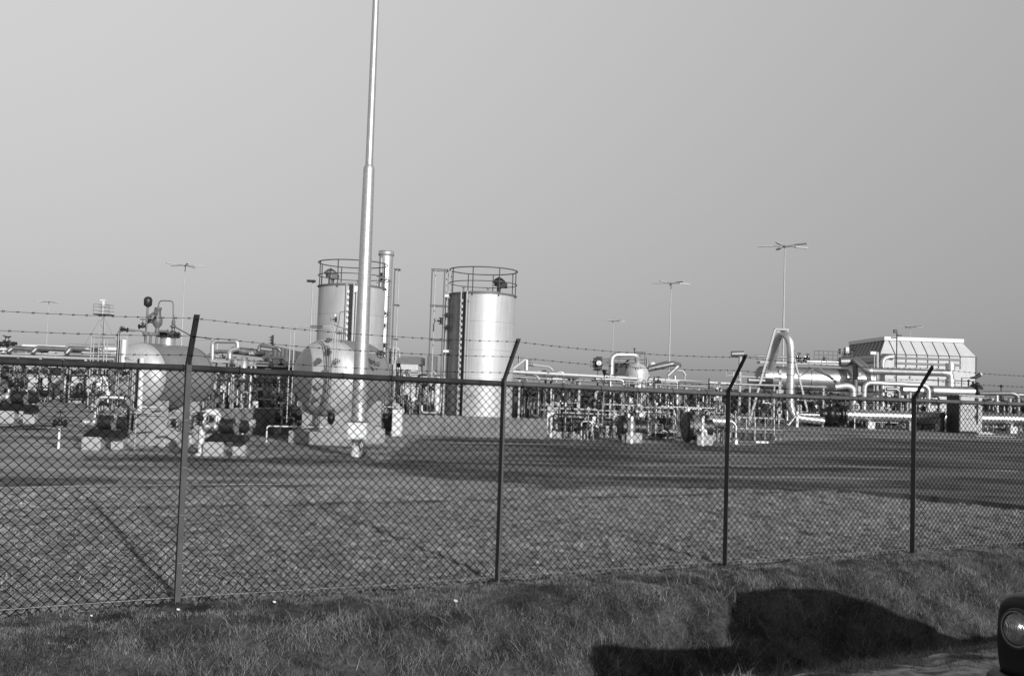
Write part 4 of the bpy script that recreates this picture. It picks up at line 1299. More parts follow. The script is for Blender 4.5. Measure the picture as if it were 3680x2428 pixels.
# ------------------------------------------------------------------ near lighting mast (top out of frame)
g = G(1284, 1640)
def multi_arm(t, top, az0=0.0, scale=1.0):
    mb = MB(); mb.lathe([(0.05, 0), (0.14, 0.05), (0.14, 0.2), (0.03, 0.3), (0, 0.3)], top - V(0, 0, 0.1), n=12); part('mast_cap', mb, mgrey, t)
    for k in range(5):
        a_ = az0 + 2 * PI * k / 5
        e = V(math.cos(a_), math.sin(a_), 0)
        mb = MB(); mb.tube([top + V(0, 0, 0.05), top + e * 1.0 * scale + V(0, 0, 0.10), top + e * 1.25 * scale + V(0, 0, 0.10)], 0.035, 6); ar = part('lamp_arm', mb, mgrey, t)
        mb = MB(); x = e; y = V(-e.y, e.x, 0); z = V(0, 0, 1)
        mb.box(top + e * 1.95 * scale + V(0, 0, 0.12), (1.5 * scale, 0.26, 0.13), ax=(x, y, z)); lamp = part('lamp_head', mb, gpaint, ar) if False else part('lamp_head', mb, gpaint, t)
t = thing('lighting_mast', 'tall stepped silver mast nearest the fence, rising out of the top of the picture', 'light mast', V(g.x, g.y, 0))
zj = zt(1325, 600, g.y); r0, r1 = px(27, g.y), px(20, g.y)
top = V(g.x + 0.0, g.y, 18.0)
mb = MB(); mb.lathe([(r0, 0.62), (r0 * 0.96, 2.2), (r1, zj - 0.10), (r1 * 0.97, zj - 0.03), (r1 * 0.72, zj + 0.05)], V(g.x, g.y, 0), n=40); part('lower_tube', mb, mastm, t)
mb = MB(); mb.lathe([(r1 * 0.69, zj - 0.2), (r1 * 0.60, 11.5), (r1 * 0.36, 18.0)], V(g.x, g.y, 0), n=32); part('upper_tube', mb, mastm, t)
multi_arm(t, top)
mb = MB(); w = px(66, g.y); mb.box(V(g.x + 0.03, g.y - r0 - 0.13, 0.70), (w, 0.32, 0.44)); bx_ = part('switch_box', mb, white, t)
mb = MB(); mb.box(V(g.x + 0.03, g.y - r0 - 0.13, 0.935), (w + 0.05, 0.36, 0.022)); mb.box(V(g.x + 0.03, g.y - r0 - 0.297, 0.452), (w - 0.02, 0.012, 0.02)); part('lid', mb, mgrey, bx_)
mb = MB(); mb.box(V(g.x + 0.17, g.y - r0 - 0.296, 0.52), (0.03, 0.02, 0.03)); part('lock', mb, black, bx_)
mb = MB(); mb.lathe([(0.155, 0.0), (0.15, 0.6), (r0, 0.70)], V(g.x - 0.02, g.y, 0), n=20); part('base_tube', mb, white, t)
mb = MB()
for k in range(4): mb.pipe([V(g.x + 0.04 + 0.05 * k, g.y - r0 - 0.1, 0.46), V(g.x + 0.10 + 0.06 * k, g.y - r0 - 0.1, 0.25), V(g.x + 0.16 + 0.02 * k, g.y - 0.2, 0.02)], 0.012, 0.05, 6)
part('cable', mb, dark, t)
text_part('11', 0.10, V(g.x - 0.08, g.y - 0.135, 0.32), V(0, -1, 0), t)
# inspection door on the tube
mb = MB(); q = P(1297, 1420, g.y - r0 * 0.96)
mb.box(V(q.x, g.y - r0 * 0.93, q.z), (0.13, 0.06, 0.36)); part('inspection_door', mb, alu, t)

# far lighting masts
def far_mast(label, xt, yt, Z, az, xb=None):
    p_ = P(xt, yt, Z); b_ = V(p_.x, Z, 0)
    t = thing('lighting_mast', label, 'light mast', b_, 'tall lighting masts over the plant')
    mb = MB(); mb.lathe([(0.13, 0), (0.10, p_.z * 0.5), (0.055, p_.z)], b_, n=10); part('pole', mb, gpaint, t)
    multi_arm(t, V(p_.x, Z, p_.z), az)
    return t
far_mast('tall lighting mast behind the pipe loop on the right, the nearest of the far masts', 2821, 888, 100, 0.35)
far_mast('lighting mast standing behind the round silver drum right of centre', 2412, 1020, 138, 0.2)
far_mast('lighting mast at the left, seen above the first horizontal vessel', 666, 956, 134, 0.15)
far_mast('faint small lighting mast far off at the left edge beyond the pipe rack', 176, 1086, 200, 0.1)
far_mast('faint small lighting mast far off between the middle tank and the round drum', 2205, 1155, 208, 0.3)
far_mast('faint lighting mast peeping over the roof of the white hall', 3272, 1176, 195, 0.25)

# lattice lookout mast at left (with a railed platform)
Z = 95; t0 = P(367, 1168, Z)
t = thing('observation_mast', 'guyed mast with a small railed platform behind the left vessel', 'mast', V(t0.x, Z, 0))
zp = zt(367, 1130, Z)
for dx, dy in ((-0.22, 0), (0.22, 0), (0, 0.4)):
    mb = MB(); mb.cyl(V(t0.x + dx, Z + dy, 0), V(t0.x + dx, Z + dy, zp), 0.045, n=6); part('leg', mb, gpaint, t)
mb = MB()
for k in range(10):
    z0 = zp * k / 10; z1 = zp * (k + 1) / 10; sg = 1 if k % 2 else -1
    mb.cyl(V(t0.x - 0.22 * sg, Z, z0), V(t0.x + 0.22 * sg, Z, z1), 0.02, n=4)
part('bracing', mb, mgrey, t)
mb = MB(); mb.box(V(t0.x, Z + 0.2, zp), (1.5, 1.2, 0.10)); part('platform', mb, dark, t)
mb = MB()
for z in (0.35, 0.7, 0.95):
    for y in (Z - 0.4, Z + 0.8): mb.cyl(V(t0.x - 0.75, y, zp + z), V(t0.x + 0.75, y, zp + z), 0.02, n=4)
for dx in (-0.75, 0, 0.75): mb.cyl(V(t0.x + dx, Z - 0.4, zp), V(t0.x + dx, Z - 0.4, zp + 0.95), 0.02, n=4)
part('railing', mb, mgrey, t)
mb = MB(); mb.cyl(V(t0.x, Z, zp), V(t0.x, Z, zp + 0.8), 0.06, n=6); mb.cyl(V(t0.x, Z, zp + 0.8), V(t0.x, Z, zp + 1.25), 0.16, n=10); mb.box(V(t0.x - 0.02, Z, zp + 1.36), (0.5, 0.3, 0.14)); part('beacon', mb, white, t)
mb = MB(); mb.tube([V(t0.x, Z, zp), V(t0.x + 4.2, Z, 0)], 0.012, 4); mb.tube([V(t0.x, Z, zp), V(t0.x - 4.2, Z, 0)], 0.012, 4); part('guy_wire', mb, mgrey, t)

# ------------------------------------------------------------------ pumps on concrete blocks
def pump(label, x, y, flip=1, s=0.86, group='motor pumps on concrete blocks'):
    g = G(x, y); b = V(g.x, g.y, 0)
    t = thing('motor_pump', label, 'pump', b, group)
    f = flip
    mb = MB(); mb.box(b + V(-0.22 * f * s, 0.2, 0.20 * s), (0.56 * s, 0.5, 0.40 * s), rz=0.12); part('plinth', mb, white if False else conc, t)
    mb = MB(); mb.box(b + V(0.38 * f * s, 0.55, 0.20 * s), (0.36 * s, 0.4, 0.40 * s), rz=0.12); part('plinth', mb, conc, t)
    mb = MB()
    mb.prism([b + V(-0.48 * f * s, -0.02, 0.405 * s), b + V(0.68 * f * s, -0.02, 0.405 * s), b + V(0.66 * f * s, -0.02, 0.60 * s), b + V(-0.20 * f * s, -0.02, 0.66 * s)], V(0, 0.45, 0)); part('base_frame', mb, black, t)
    zc = 0.84 * s
    mb = MB(); mb.cyl(b + V(-0.02 * f * s, 0.2, zc), b + V(0.28 * f * s, 0.2, zc), 0.20 * s, n=20)
    mb.flange(b + V(-0.03 * f * s, 0.2, zc), (1, 0, 0), 0.23 * s, 0.05 * s); mb.flange(b + V(0.27 * f * s, 0.2, zc), (1, 0, 0), 0.22 * s, 0.04 * s)
    for k in range(5): mb.torus(b + V((0.03 + 0.05 * k) * f * s, 0.2, zc), (1, 0, 0), 0.20 * s, 0.008 * s, 18, 4)
    part('motor', mb, dark, t)
    mb = MB(); mb.cyl(b + V(0.28 * f * s, 0.2, zc - 0.02), b + V(0.5 * f * s, 0.2, zc - 0.02), 0.12 * s, n=14); mb.box(b + V(0.40 * f * s, 0.2, zc - 0.12 * s), (0.14 * s, 0.26 * s, 0.34 * s)); part('coupling_guard', mb, mgrey, t)
    mb = MB(); mb.cyl(b + V(0.50 * f * s, 0.2, zc), b + V(0.66 * f * s, 0.2, zc), 0.19 * s, n=18); mb.ball(b + V(0.62 * f * s, 0.2, zc), 0.17 * s, (1, 0, 0), 0.6); part('fan_cowl', mb, dark, t)
    mb = MB(); mb.ball(b + V(-0.22 * f * s, 0.15, zc - 0.02), 0.15 * s, (1, 0, 0), 0.8); mb.cyl(b + V(-0.45 * f * s, 0.12, zc - 0.02), b + V(-0.2 * f * s, 0.15, zc - 0.02), 0.10 * s, n=14); mb.flange(b + V(-0.46 * f * s, 0.12, zc - 0.02), (1, 0, 0), 0.16 * s, 0.05); mb.cyl(b + V(-0.2 * f * s, 0.15, zc), b + V(-0.2 * f * s, 0.15, zc + 0.3 * s), 0.06 * s, n=10); part('pump_casing', mb, alu, t)
    return t, b
t, b = pump('dark motor pump on two white blocks below the left vessel', 350, 1618)
valve_at(t, b + V(-0.26, 0.15, 1.14), (0, 0, 1), 0.12, (0.05, 0, 1), alu_dull)
mb = MB(); mb.pipe([b + V(-0.18, 0.15, 1.1), b + V(-0.10, 0.15, 1.36), b + V(0.55, 0.3, 1.36), b + V(0.58, 0.5, 1.1), b + V(0.60, 1.4, 0.9)], 0.055, 0.14); part('delivery_pipe', mb, alu, t)
valve_at(t, b + V(0.42, 0.3, 1.36), (1, 0, 0), 0.10, (0, 0, 1), dark)
mb = MB(); mb.pipe([b + V(0.62, 0.5, 0.98), b + V(1.5, 0.5, 0.98)], 0.022); part('bypass_pipe', mb, gpaint, t)
mb = MB(); mb.pipe([b + V(0.6, 0.5, 0.4), b + V(0.62, 0.5, 1.3)], 0.03); part('vent_pipe', mb, mgrey, t)

t, b = pump('dark motor pump with a stout white riser just right of the nearest post', 790, 1640, 1, 0.9)
gp = G(722, 1636); z_ = zt(735, 1505, gp.y)
mb = MB(); mb.pipe([V(gp.x, gp.y, 0.0), V(gp.x, gp.y, z_ + 0.15), V(gp.x + 0.35, gp.y, z_ + 0.2), V(gp.x + 0.4, gp.y + 0.1, z_ - 0.15)], 0.082, 0.16, 14); mb.flange(V(gp.x, gp.y, 0.03), (0, 0, 1), 0.14, 0.05); part('riser_pipe', mb, white, t)
valve_at(t, V(gp.x - 0.02, gp.y - 0.12, z_ + 0.02), (0, 0, 1), 0.14, (0, -1, 0.1), dark)
mb = MB(); mb.pipe([V(gp.x - 0.35, gp.y + 0.2, 0.25), V(gp.x - 0.35, gp.y + 0.2, z_ + 0.1), V(gp.x, gp.y + 0.2, z_ + 0.1)], 0.06, 0.14); part('suction_pipe', mb, gpaint, t)
valve_at(t, V(gp.x - 0.35, gp.y + 0.1, 0.72), (0, 0, 1), 0.15, (-0.8, -1, 0.0), mgrey)
mb = MB(); mb.lathe([(0.06, 0.18), (0.11, 0.1), (0.12, 0.04), (0.15, 0.0), (0.15, -0.06), (0, -0.07)], V(gp.x - 0.42, gp.y - 0.1, 0.26), axis=(0.3, -0.3, 1), n=14); part('strainer', mb, alu, t)
mb = MB(); mb.pipe([V(gp.x - 0.85, gp.y + 0.3, z_ + 0.16), V(gp.x + 0.1, gp.y + 0.3, z_ + 0.16)], 0.03); part('bypass_pipe', mb, gpaint, t)
valve_at(t, V(gp.x - 0.75, gp.y + 0.1, 0.78), (0, 0, 1), 0.10, (0, -1, 0), dark)

# standpipes with valves
def standpipe(label, x, y, h, kind):
    g = G(x, y); b = V(g.x, g.y, 0)
    t = thing('standpipe', label, 'standpipe', b, 'standpipes on the yard')
    mb = MB(); mb.cyl(b, b + V(0, 0, h), 0.032, n=10); mb.flange(b + V(0, 0, 0.012), (0, 0, 1), 0.08, 0.02); part('pipe', mb, white, t)
    if kind == 0:
        valve_at(t, b + V(0, 0, h + 0.14), (1, 0, 0), 0.13, (0, 0, 1), dark)
    elif kind == 1:
        mb = MB(); mb.ball(b + V(0, 0, h * 0.42), 0.11, (0, 0, 1), 0.8); part('valve', mb, black, t)
        mb = MB(); mb.pipe([b + V(0, 0, h), b + V(0.12, 0, h + 0.1), b + V(0.9, 0.4, h + 0.1)], 0.03, 0.08); part('branch_pipe', mb, gpaint, t)
    else:
        mb = MB(); mb.cyl(b + V(-0.22, 0, h), b + V(0.0, 0, h), 0.07, n=12); mb.ball(b + V(-0.02, 0, h), 0.10, (1, 0, 0), 1.0); mb.flange(b + V(-0.22, 0, h), (1, 0, 0), 0.10, 0.03); part('valve', mb, alu, t)
        mb = MB(); mb.cyl(b + V(0.08, 0, h), b + V(0.30, 0, h), 0.10, n=14); mb.flange(b + V(0.32, 0, h), (1, 0, 0), 0.11, 0.03); part('regulator', mb, gpaint, t)
    return t
standpipe('white standpipe topped by a dark handwheel valve, alone at the far left of the yard', 210, 1612, 0.52, 0)
standpipe('white standpipe with a black ball valve at mid height beside the left vessel', 442, 1606, 1.0, 1)
standpipe('white standpipe with a two-ended silver regulator between the two vessels', 869, 1612, 0.72, 2)

# pump set at far left edge
t, b = pump('dark motor pump half hidden at the left picture edge, whitish block at its right', 40, 1522, 1, 1.2)
mb = MB(); q = G(84, 1502); mb.box(V(q.x + 0.1, q.y, 0.36), (0.85, 0.6, 0.72), rz=0.2); part('plinth', mb, conc, t)
valve_at(t, b + V(0.1, 0.0, 1.5), (1, 0, 0), 0.2, (0, 0, 1), dark)
# coiled hose / small covers on the paving
for k, (x, y) in enumerate([(25, 1535), (95, 1532), (120, 1540), (160, 1530)]):
    q = G(x, y); mb = MB(); mb.lathe([(0.45, 0.006), (0.43, 0.03), (0.0, 0.035)], V(q.x, q.y, 0), n=18)
    solo('manhole_lid', mb, black, ['black round lid in the paving at the left picture edge', 'black round lid in the paving, second from the left edge', 'black round lid in the paving, third from the left edge and nearest the camera', 'black round lid in the paving, rightmost of its row'][k], 'manhole lid', V(q.x, q.y, 0), 'black lids in the paving')

# ------------------------------------------------------------------ left pipe rack
Z = 72.0
xa, xb = P(-120, 1400, Z).x, P(420, 1400, Z).x
t = thing('pipe_rack', 'long pipe rack at the left carrying silver expansion loops on stout legs', 'pipe rack', V((xa + xb) / 2, Z, 0))
zb_ = zt(140, 1284, Z)
for x in (-60, 60, 141, 222, 304, 392):
    q = XZ(x, Z); mb = MB(); mb.box(V(q.x, Z, zb_ / 2), (0.20, 0.20, zb_)); part('leg', mb, conc if x in (141, 304) else alu_dull, t)
mb = MB(); mb.box(V((xa + xb) / 2, Z + 0.1, zb_ + 0.06), (xb - xa, 0.5, 0.12)); part('deck_beam', mb, gpaint, t)
mb = MB(); mb.box(V((xa + xb) / 2, Z + 0.1, zb_ - 0.16), (xb - xa, 0.35, 0.26)); part('girder', mb, dark, t)
mb = MB(); z2 = zt(140, 1342, Z); mb.box(V((xa + xb) / 2, Z + 0.8, z2), (xb - xa, 0.5, 0.2)); part('lower_girder', mb, dark, t)
for k in range(5):
    mb = MB(); mb.cyl(V(xa, Z - 0.1 + 0.3 * k, zb_ + 0.22), V(xb, Z - 0.1 + 0.3 * k, zb_ + 0.22), 0.05 + 0.02 * (k % 2), n=8); part('pipe', mb, [gpaint, alu, mgrey, alu, gpaint][k], t)
zl1 = zt(60, 1252, Z)
for k, (x0, x1) in enumerate(((30, 125), (118, 245), (240, 310))):
    p0, p1 = P(x0, 1270, Z - 0.4), P(x1, 1270, Z - 0.4)
    mb = MB(); z1 = zt(x0, 1250, Z); zl_ = zb_ + 0.3
    mb.pipe([V(p0.x, Z - 0.5, zl_), V(p0.x + 0.2, Z - 0.3, z1), V(p1.x + 0.2, Z - 0.3, z1 - 0.05), V(p1.x + 0.2, Z + 1.0, z1 - 0.05)], 0.19, 0.4, 12); part('expansion_loop', mb, alu_dull, t)
q0, q1 = P(238, 1272, Z - 0.3), P(420, 1278, Z - 0.3)
mb = MB(); mb.pipe([V(q1.x, Z - 0.3, zb_ + 0.30), V(q0.x, Z - 0.3, zb_ + 0.30), V(q0.x, Z - 0.3, zb_ + 0.95), V(q1.x - 1.0, Z - 0.3, zb_ + 0.9)], 0.13, 0.4, 12); part('return_bend', mb, alu, t)
valve_at(t, P(12, 1238, Z), (1, 0, 0), 0.28, (0.3, 0, 1), dark); valve_at(t, P(35, 1236, Z), (1, 0, 0), 0.24, (-0.3, 0, 1), dark)
mb = MB(); mb.cyl(P(-30, 1232, Z), P(60, 1234, Z), 0.12, n=10); part('pipe', mb, dark, t)
mb = MB(); q = P(12, 1262, Z - 0.4); mb.lathe([(0.3, 0.1), (0.28, 0.2), (0.0, 0.24)], q, n=14); mb.cyl(q - V(0, 0, 0.1), q + V(0, 0, 0.1), 0.14, n=10); part('nozzle', mb, white, t)
# cabinets under the rack
def cabinet(label, x0, x1, ytop, ybot, m=gpaint, lines=2, dz=0.3):
    g = G((x0 + x1) / 2, ybot); Z = g.y; w = px(x1 - x0, Z); h = zt((x0 + x1) / 2, ytop, Z)
    t = thing('cabinet', label, 'cabinet', V(g.x, Z, 0), 'switch cabinets on the yard')
    mb = MB(); mb.box(V(g.x, Z + dz / 2, h / 2), (w, dz, h)); part('housing', mb, m, t)
    mb = MB()
    for k in range(lines): mb.box(V(g.x, Z - 0.004, h * (k + 1) / (lines + 1)), (w * 0.96, 0.012, 0.03))
    part('door_gap', mb, seam, t)
    mb = MB(); mb.box(V(g.x, Z + dz / 2, h + 0.02), (w + 0.08, dz + 0.08, 0.04)); part('lid', mb, mgrey, t)
    return t
cabinet('tall pale cabinet with two dark cross gaps under the left pipe rack', 168, 215, 1356, 1432, conc)
cabinet('shorter pale cabinet right of the tall one under the left pipe rack', 236, 274, 1388, 1433, conc, 0)
# steel stair / ladder tower between rack and vessel
Z = 58
t = thing('access_platform', 'spindly railed access platform just left of the first vessel', 'platform', XZ(370, Z))
zz = zt(370, 1290, Z); zr_ = zt(370, 1213, Z)
for x in (324, 334, 352, 372, 382):
    q = XZ(x, Z, 1300); mb = MB(); mb.cyl(q, V(q.x, Z, zr_ if x in (324, 334) else zr_ - 0.1), 0.03, n=6); part('leg', mb, gpaint, t)
mb = MB()
for y in (1212, 1235, 1262):
    a_, b_ = P(332, y, Z), P(412, y, Z); mb.cyl(V(a_.x, Z, a_.z), V(b_.x, Z, a_.z), 0.022, n=6)
for x in (340, 348, 358, 366): a_ = XZ(x, Z, 1300); mb.cyl(V(a_.x, Z, zz - 0.9), V(a_.x, Z, zz + 0.5), 0.016, n=5)
part('railing', mb, mgrey, t)
mb = MB(); a_, b_ = XZ(328, Z), XZ(415, Z); mb.box(V((a_.x + b_.x) / 2, Z + 0.3, zz - 0.9), (b_.x - a_.x, 0.8, 0.08)); part('deck', mb, dark, t)
# big round gauge on stand
g = XZ(354, 50)
t = thing('gauge_stand', 'stand with a big round white dial left of the first vessel', 'gauge', g)
gauge_at(t, V(g.x, 50, zt(354, 1383, 50)), px(9.5, 50), (0.3, -1, 0))
mb = MB(); mb.cyl(g, V(g.x, 50.06, zt(354, 1383, 50)), 0.03, n=8); part('stand', mb, gpaint, t)
mb = MB(); mb.box(V(g.x + 0.5, 50, zt(392, 1420, 50)), (0.16, 0.1, 0.4)); mb.pipe([V(g.x + 0.5, 50, 0.6), V(g.x + 0.45, 50, 1.5), V(g.x + 0.2, 50, 1.9)], 0.04, 0.2); part('transmitter', mb, white, t)
valve_at(t, V(g.x + 0.1, 50, 1.0), (0, 0, 1), 0.16, (0, -1, 0), dark); valve_at(t, V(g.x + 0.25, 50, 0.55), (1, 0, 0), 0.16, (0, -1, 0.4), dark)

# long low white building far behind the left rack
Z = 120
xa, xb = P(88, 1300, Z).x, P(415, 1300, Z).x
t = thing('long_shed', 'long low white shed behind the left pipe rack', 'building', V((xa + xb) / 2, Z + 4, 0))
h = zt(100, 1238, Z)
mb = MB(); mb.box(V((xa + xb) / 2, Z + 4, h / 2 - 0.2), (xb - xa, 8, h - 0.4)); part('wall', mb, whitew, t)
mb = MB(); mb.box(V((xa + xb) / 2, Z + 4, h - 0.18), (xb - xa + 0.6, 8.6, 0.36)); part('roof', mb, white, t)
for k in range(12):
    x = xa + (xb - xa) * (k + 0.5) / 12
    mb = MB(); mb.box(V(x, Z - 0.02, h * 0.45), (0.9, 0.06, 0.7)); part('window', mb, dark, t)
# pale hall behind the centre (between stack and middle tank)
Z = 100
xa, xb = P(1404, 1300, Z).x, P(1590, 1300, Z).x
t = thing('low_hall', 'low white banded hall seen between the second vessel and the middle tank', 'building', V((xa + xb) / 2, Z + 4, 0))
h = zt(1450, 1308, Z); xm = P(1502, 1300, Z).x
mb = MB(); mb.box(V((xa + xm) / 2, Z + 3, h / 2), (xm - xa, 6, h)); mb.box(V((xm + xb) / 2 + 0.003, Z + 4.4, h / 2 - 0.5), (xb - xm, 6, h - 1.0)); part('wall', mb, whitew, t)
mb = MB()
for f in (0.62, 0.80): mb.box(V((xa + xm) / 2, Z - 0.03, h * f), (xm - xa + 0.1, 0.08, 0.13))
part('band', mb, seam, t)
mb = MB(); mb.box(V((xa + xm) / 2 + 0.3, Z + 3.2, h + 0.42), ((xm - xa) * 0.95, 5, 0.8)); mb.box(V(xm + 1.2, Z + 3, h - 0.1), (1.0, 1.2, 2.2)); part('roof', mb, mgrey, t)
# dark louvred cooler bank in the left middle
Z = 62
p0, p1 = P(985, 1245, Z), P(1066, 1262, Z)
t = thing('air_cooler', 'dark louvred air cooler box above the pipes between the two vessels', 'cooler', V((p0.x + p1.x) / 2, Z + 1, 0))
zt1 = zt(990, 1243, Z); zt2 = zt(1060, 1262, Z); zbm = zt(1000, 1318, Z)
mb = MB(); mb.prism([V(p0.x, Z, zbm), V(p1.x, Z, zbm), V(p1.x + 0.05, Z, zt2), V(p0.x, Z, zt1)], V(0, 2.5, 0)); part('casing', mb, mgrey, t)
mb = MB()
for k in range(7):
    x = p0.x + (p1.x - p0.x) * k / 6; z_ = zt1 + (zt2 - zt1) * k / 6; mb.box(V(x, Z - 0.02, (zbm + z_) / 2), (0.05, 0.07, z_ - zbm))
mb.box(V((p0.x + p1.x) / 2, Z - 0.03, zbm + 0.4), (p1.x - p0.x + 0.1, 0.1, 0.1)); part('ribs', mb, seam, t)
for k in range(2):
    q = V(p0.x + 0.1 + (p1.x - p0.x - 0.2) * k, Z + 1.2, 0); mb = MB(); mb.box(q + V(0, 0, zbm / 2), (0.14, 0.14, zbm)); part('leg', mb, gpaint, t)

# ------------------------------------------------------------------ centre-left pipe rack (behind the gap between the vessels)
Z = 52
xa, xb = P(742, 1400, Z).x, P(1060, 1400, Z).x
t = thing('pipe_rack', 'crowded pipe rack with thick bent pipes between the two horizontal vessels', 'pipe rack', V((xa + xb) / 2, Z, 0))
zb_ = zt(900, 1306, Z)
for x in (773, 775, 811, 830, 909, 966, 1026):
    q = XZ(x, Z + (x % 3) * 0.3, 1400); top_ = zt(x, 1292 if x != 773 else 1226, Z); mb = MB(); mb.cyl(q, V(q.x, q.y, top_), 0.055 if x != 966 else 0.085, n=8); part('leg', mb, gpaint, t)
mb = MB(); mb.box(V((xa + xb) / 2, Z, zb_), (xb - xa, 0.4, 0.1)); part('deck_beam', mb, gpaint, t)
mb = MB(); mb.box(V((xa + xb) / 2 + 0.8, Z + 0.3, zb_ - 0.32), ((xb - xa) * 0.62, 0.8, 0.4)); part('girder', mb, dark, t)
def bend(t, pts, r, m, bnd=None, name='pipe', n=12):
    mb = MB(); mb.pipe([P(*p) for p in pts], r, bnd or r * 2.2, n); return part(name, mb, m, t)
Zt = 51
bend(t, [(700, 1217, 51), (760, 1219, 51), (774, 1226, 51)], 0.045, gpaint)
bend(t, [(763, 1290, Zt), (764, 1224, Zt), (854, 1226, Zt), (855, 1250, Zt)], 0.125, alu)
bend(t, [(738, 1288, Zt), (772, 1262, Zt), (835, 1264, Zt)], 0.09, alu_dull)
bend(t, [(825, 1290, Zt), (826, 1258, Zt), (860, 1252, Zt)], 0.14, alu)
bend(t, [(835, 1258, 51.5), (980, 1274, 51.5)], 0.20, alu_dull)
bend(t, [(960, 1270, 51), (965, 1266, 51), (958, 1292, 50.8), (950, 1283, 50.6)], 0.12, alu)
bend(t, [(930, 1262, 51.2), (932, 1240, 51.2), (1000, 1250, 51.2), (1008, 1262, 51.2)], 0.085, alu_dull)
bend(t, [(943, 1284, 50.8), (1022, 1286, 50.8), (1030, 1300, 50.8)], 0.075, alu)
bend(t, [(911, 1312, 50.8), (911, 1296, 50.8), (975, 1298, 50.8), (985, 1306, 50.8)], 0.035, gpaint)
bend(t, [(745, 1296, 50.8), (840, 1302, 50.8)], 0.06, gpaint)
mb = MB(); q0, q1 = P(873, 1400, 50.5), P(874, 1280, 50.5); mb.lathe([(0.10, 0.4), (0.10, q1.z - 1.9), (0.17, q1.z - 1.85), (0.17, q1.z - 0.05), (0.05, q1.z), (0, q1.z)], V(q0.x, q0.y, 0), n=18); part('separator', mb, alu, t)
mb = MB(); q0, q1 = P(821, 1430, 50.5), P(822, 1362, 50.5); mb.lathe([(0.10, q0.z - 0.5), (0.14, q0.z), (0.14, q1.z), (0.08, q1.z + 0.15), (0.0, q1.z + 0.2)], V(q0.x, q0.y, 0), n=18); part('separator', mb, alu, t)
mb = MB(); mb.box(P(802, 1397, 49.5), (px(18, 49.5), 0.1, px(20, 49.5))); sg = part('sign_plate', mb, white, t)
text_part('C', 0.26, P(803, 1402, 49.4), V(0, -1, 0), t)
q = XZ(805, 49.7); mb = MB(); mb.cyl(q, V(q.x, q.y, zt(805, 1400, 49.7)), 0.035, n=8); part('sign_post', mb, white, t)
mb = MB(); mb.box(P(963, 1328, 50.2), (0.3, 0.1, 0.12)); part('sign_plate', mb, white, t)
mb = MB(); q = P(982, 1203, Z); mb.cyl(V(q.x, Z, zb_), V(q.x, Z, q.z), 0.03, n=6); part('vent_pipe', mb, dark, t)
for y in (1212, 1222, 1232): valve_at(t, P(979, y, 52), (0, 0, 1), 0.09, (-1, 0, 0), dark, wheel=False)
for x, y in ((845, 1300), (835, 1312), (905, 1270), (790, 1283), (800, 1283), (1010, 1310)): valve_at(t, P(x, y, 50.6), (1, 0, 0), 0.11, (0, -0.4, 1), random.choice([gpaint, dark]), wheel=True)
manifold('tangle of pipes and dark valves below the centre-left rack, left half', 725, 890, 49, 1330, 21, 10, 0.8, pr=0.05, vs=0.12)
manifold('tangle of pipes and machines below the centre-left rack, right half', 880, 1060, 50, 1335, 22, 9, 0.4, pr=0.045, vs=0.12)
manifold('small valve cluster at the left flank of the second vessel', 1010, 1060, 36, 1440, 23, 4, 0.8, depth=0.8, pr=0.035, vs=0.09, legs=False)
cabinet('narrow pale cabinet right of the nearest post, behind the second pump', 783, 797, 1450, 1528, conc, 0)
cabinet('small pale plinth box beside the white sign plate', 803, 832, 1452, 1480, conc, 0)

# clutter below left rack
manifold('dense pipework and valves under the left pipe rack, leftmost section', -60, 70, 66, 1322, 31, 9, 0.2, pr=0.06, vs=0.17)
manifold('dense pipework and valves under the left pipe rack beside the tall pale cabinet', 70, 165, 68, 1325, 32, 8, 0.2, pr=0.06, vs=0.17)
manifold('dark pipework and valves under the left pipe rack right of the pale cabinets', 215, 330, 67, 1325, 33, 9, 0.2, pr=0.06, vs=0.17)
manifold('pipes and valves on the paving just left of the first vessel', 330, 400, 56, 1370, 34, 6, 0.6, pr=0.05, vs=0.14)
manifold('dark pump pipework at the left edge of the picture in front of the rack', -60, 95, 46, 1432, 35, 9, 0.2, pr=0.05, vs=0.16, depth=1.0)
manifold('small pipes and valves at the right flank of the first vessel', 700, 745, 33, 1440, 36, 4, 0.7, depth=0.8, pr=0.035, vs=0.1, legs=False)
# between vessel 2 and middle tank
manifold('dark crowded pipework behind the bund between the mast and the middle tank', 1395, 1520, 56, 1350, 41, 12, 0.45, pr=0.05, vs=0.13, zlow=0.9)
manifold('bright upright pipes behind the bund just left of the middle tank', 1500, 1600, 50, 1345, 42, 8, 0.9, pr=0.05, vs=0.12, zlow=0.9)
manifold('valve cluster right of the larger vessel beside the white pier', 1375, 1420, 39.0, 1430, 43, 4, 0.7, depth=0.6, pr=0.03, vs=0.09, legs=False)
# pipes at top between stack and tank
g = XZ(1410, 52)
t = thing('overhead_pipes', 'bent overhead pipes just right of the larger vessel', 'pipework', g)
bend(t, [(1385, 1248, 52), (1432, 1250, 52), (1436, 1285, 52)], 0.06, gpaint)
bend(t, [(1392, 1285, 52), (1425, 1283, 52), (1430, 1420, 52)], 0.09, alu_dull)
valve_at(t, P(1405, 1265, 52), (1, 0, 0), 0.2, (0, -1, 0), mgrey); valve_at(t, P(1398, 1290, 52), (0, 0, 1), 0.2, (0, -1, 0), dark)
mb = MB(); mb.cyl(XZ(1407, 51), V(XZ(1407, 51).x, 51, zt(1407, 1250, 51)), 0.055, n=8); mb.cyl(XZ(1421, 51), V(XZ(1421, 51).x, 51, zt(1421, 1250, 51)), 0.03, n=8); part('support_leg', mb, gpaint, t)
t = thing('flare_post', 'dark post with a small dark tilted head right of the larger vessel', 'post', XZ(1437, 48))
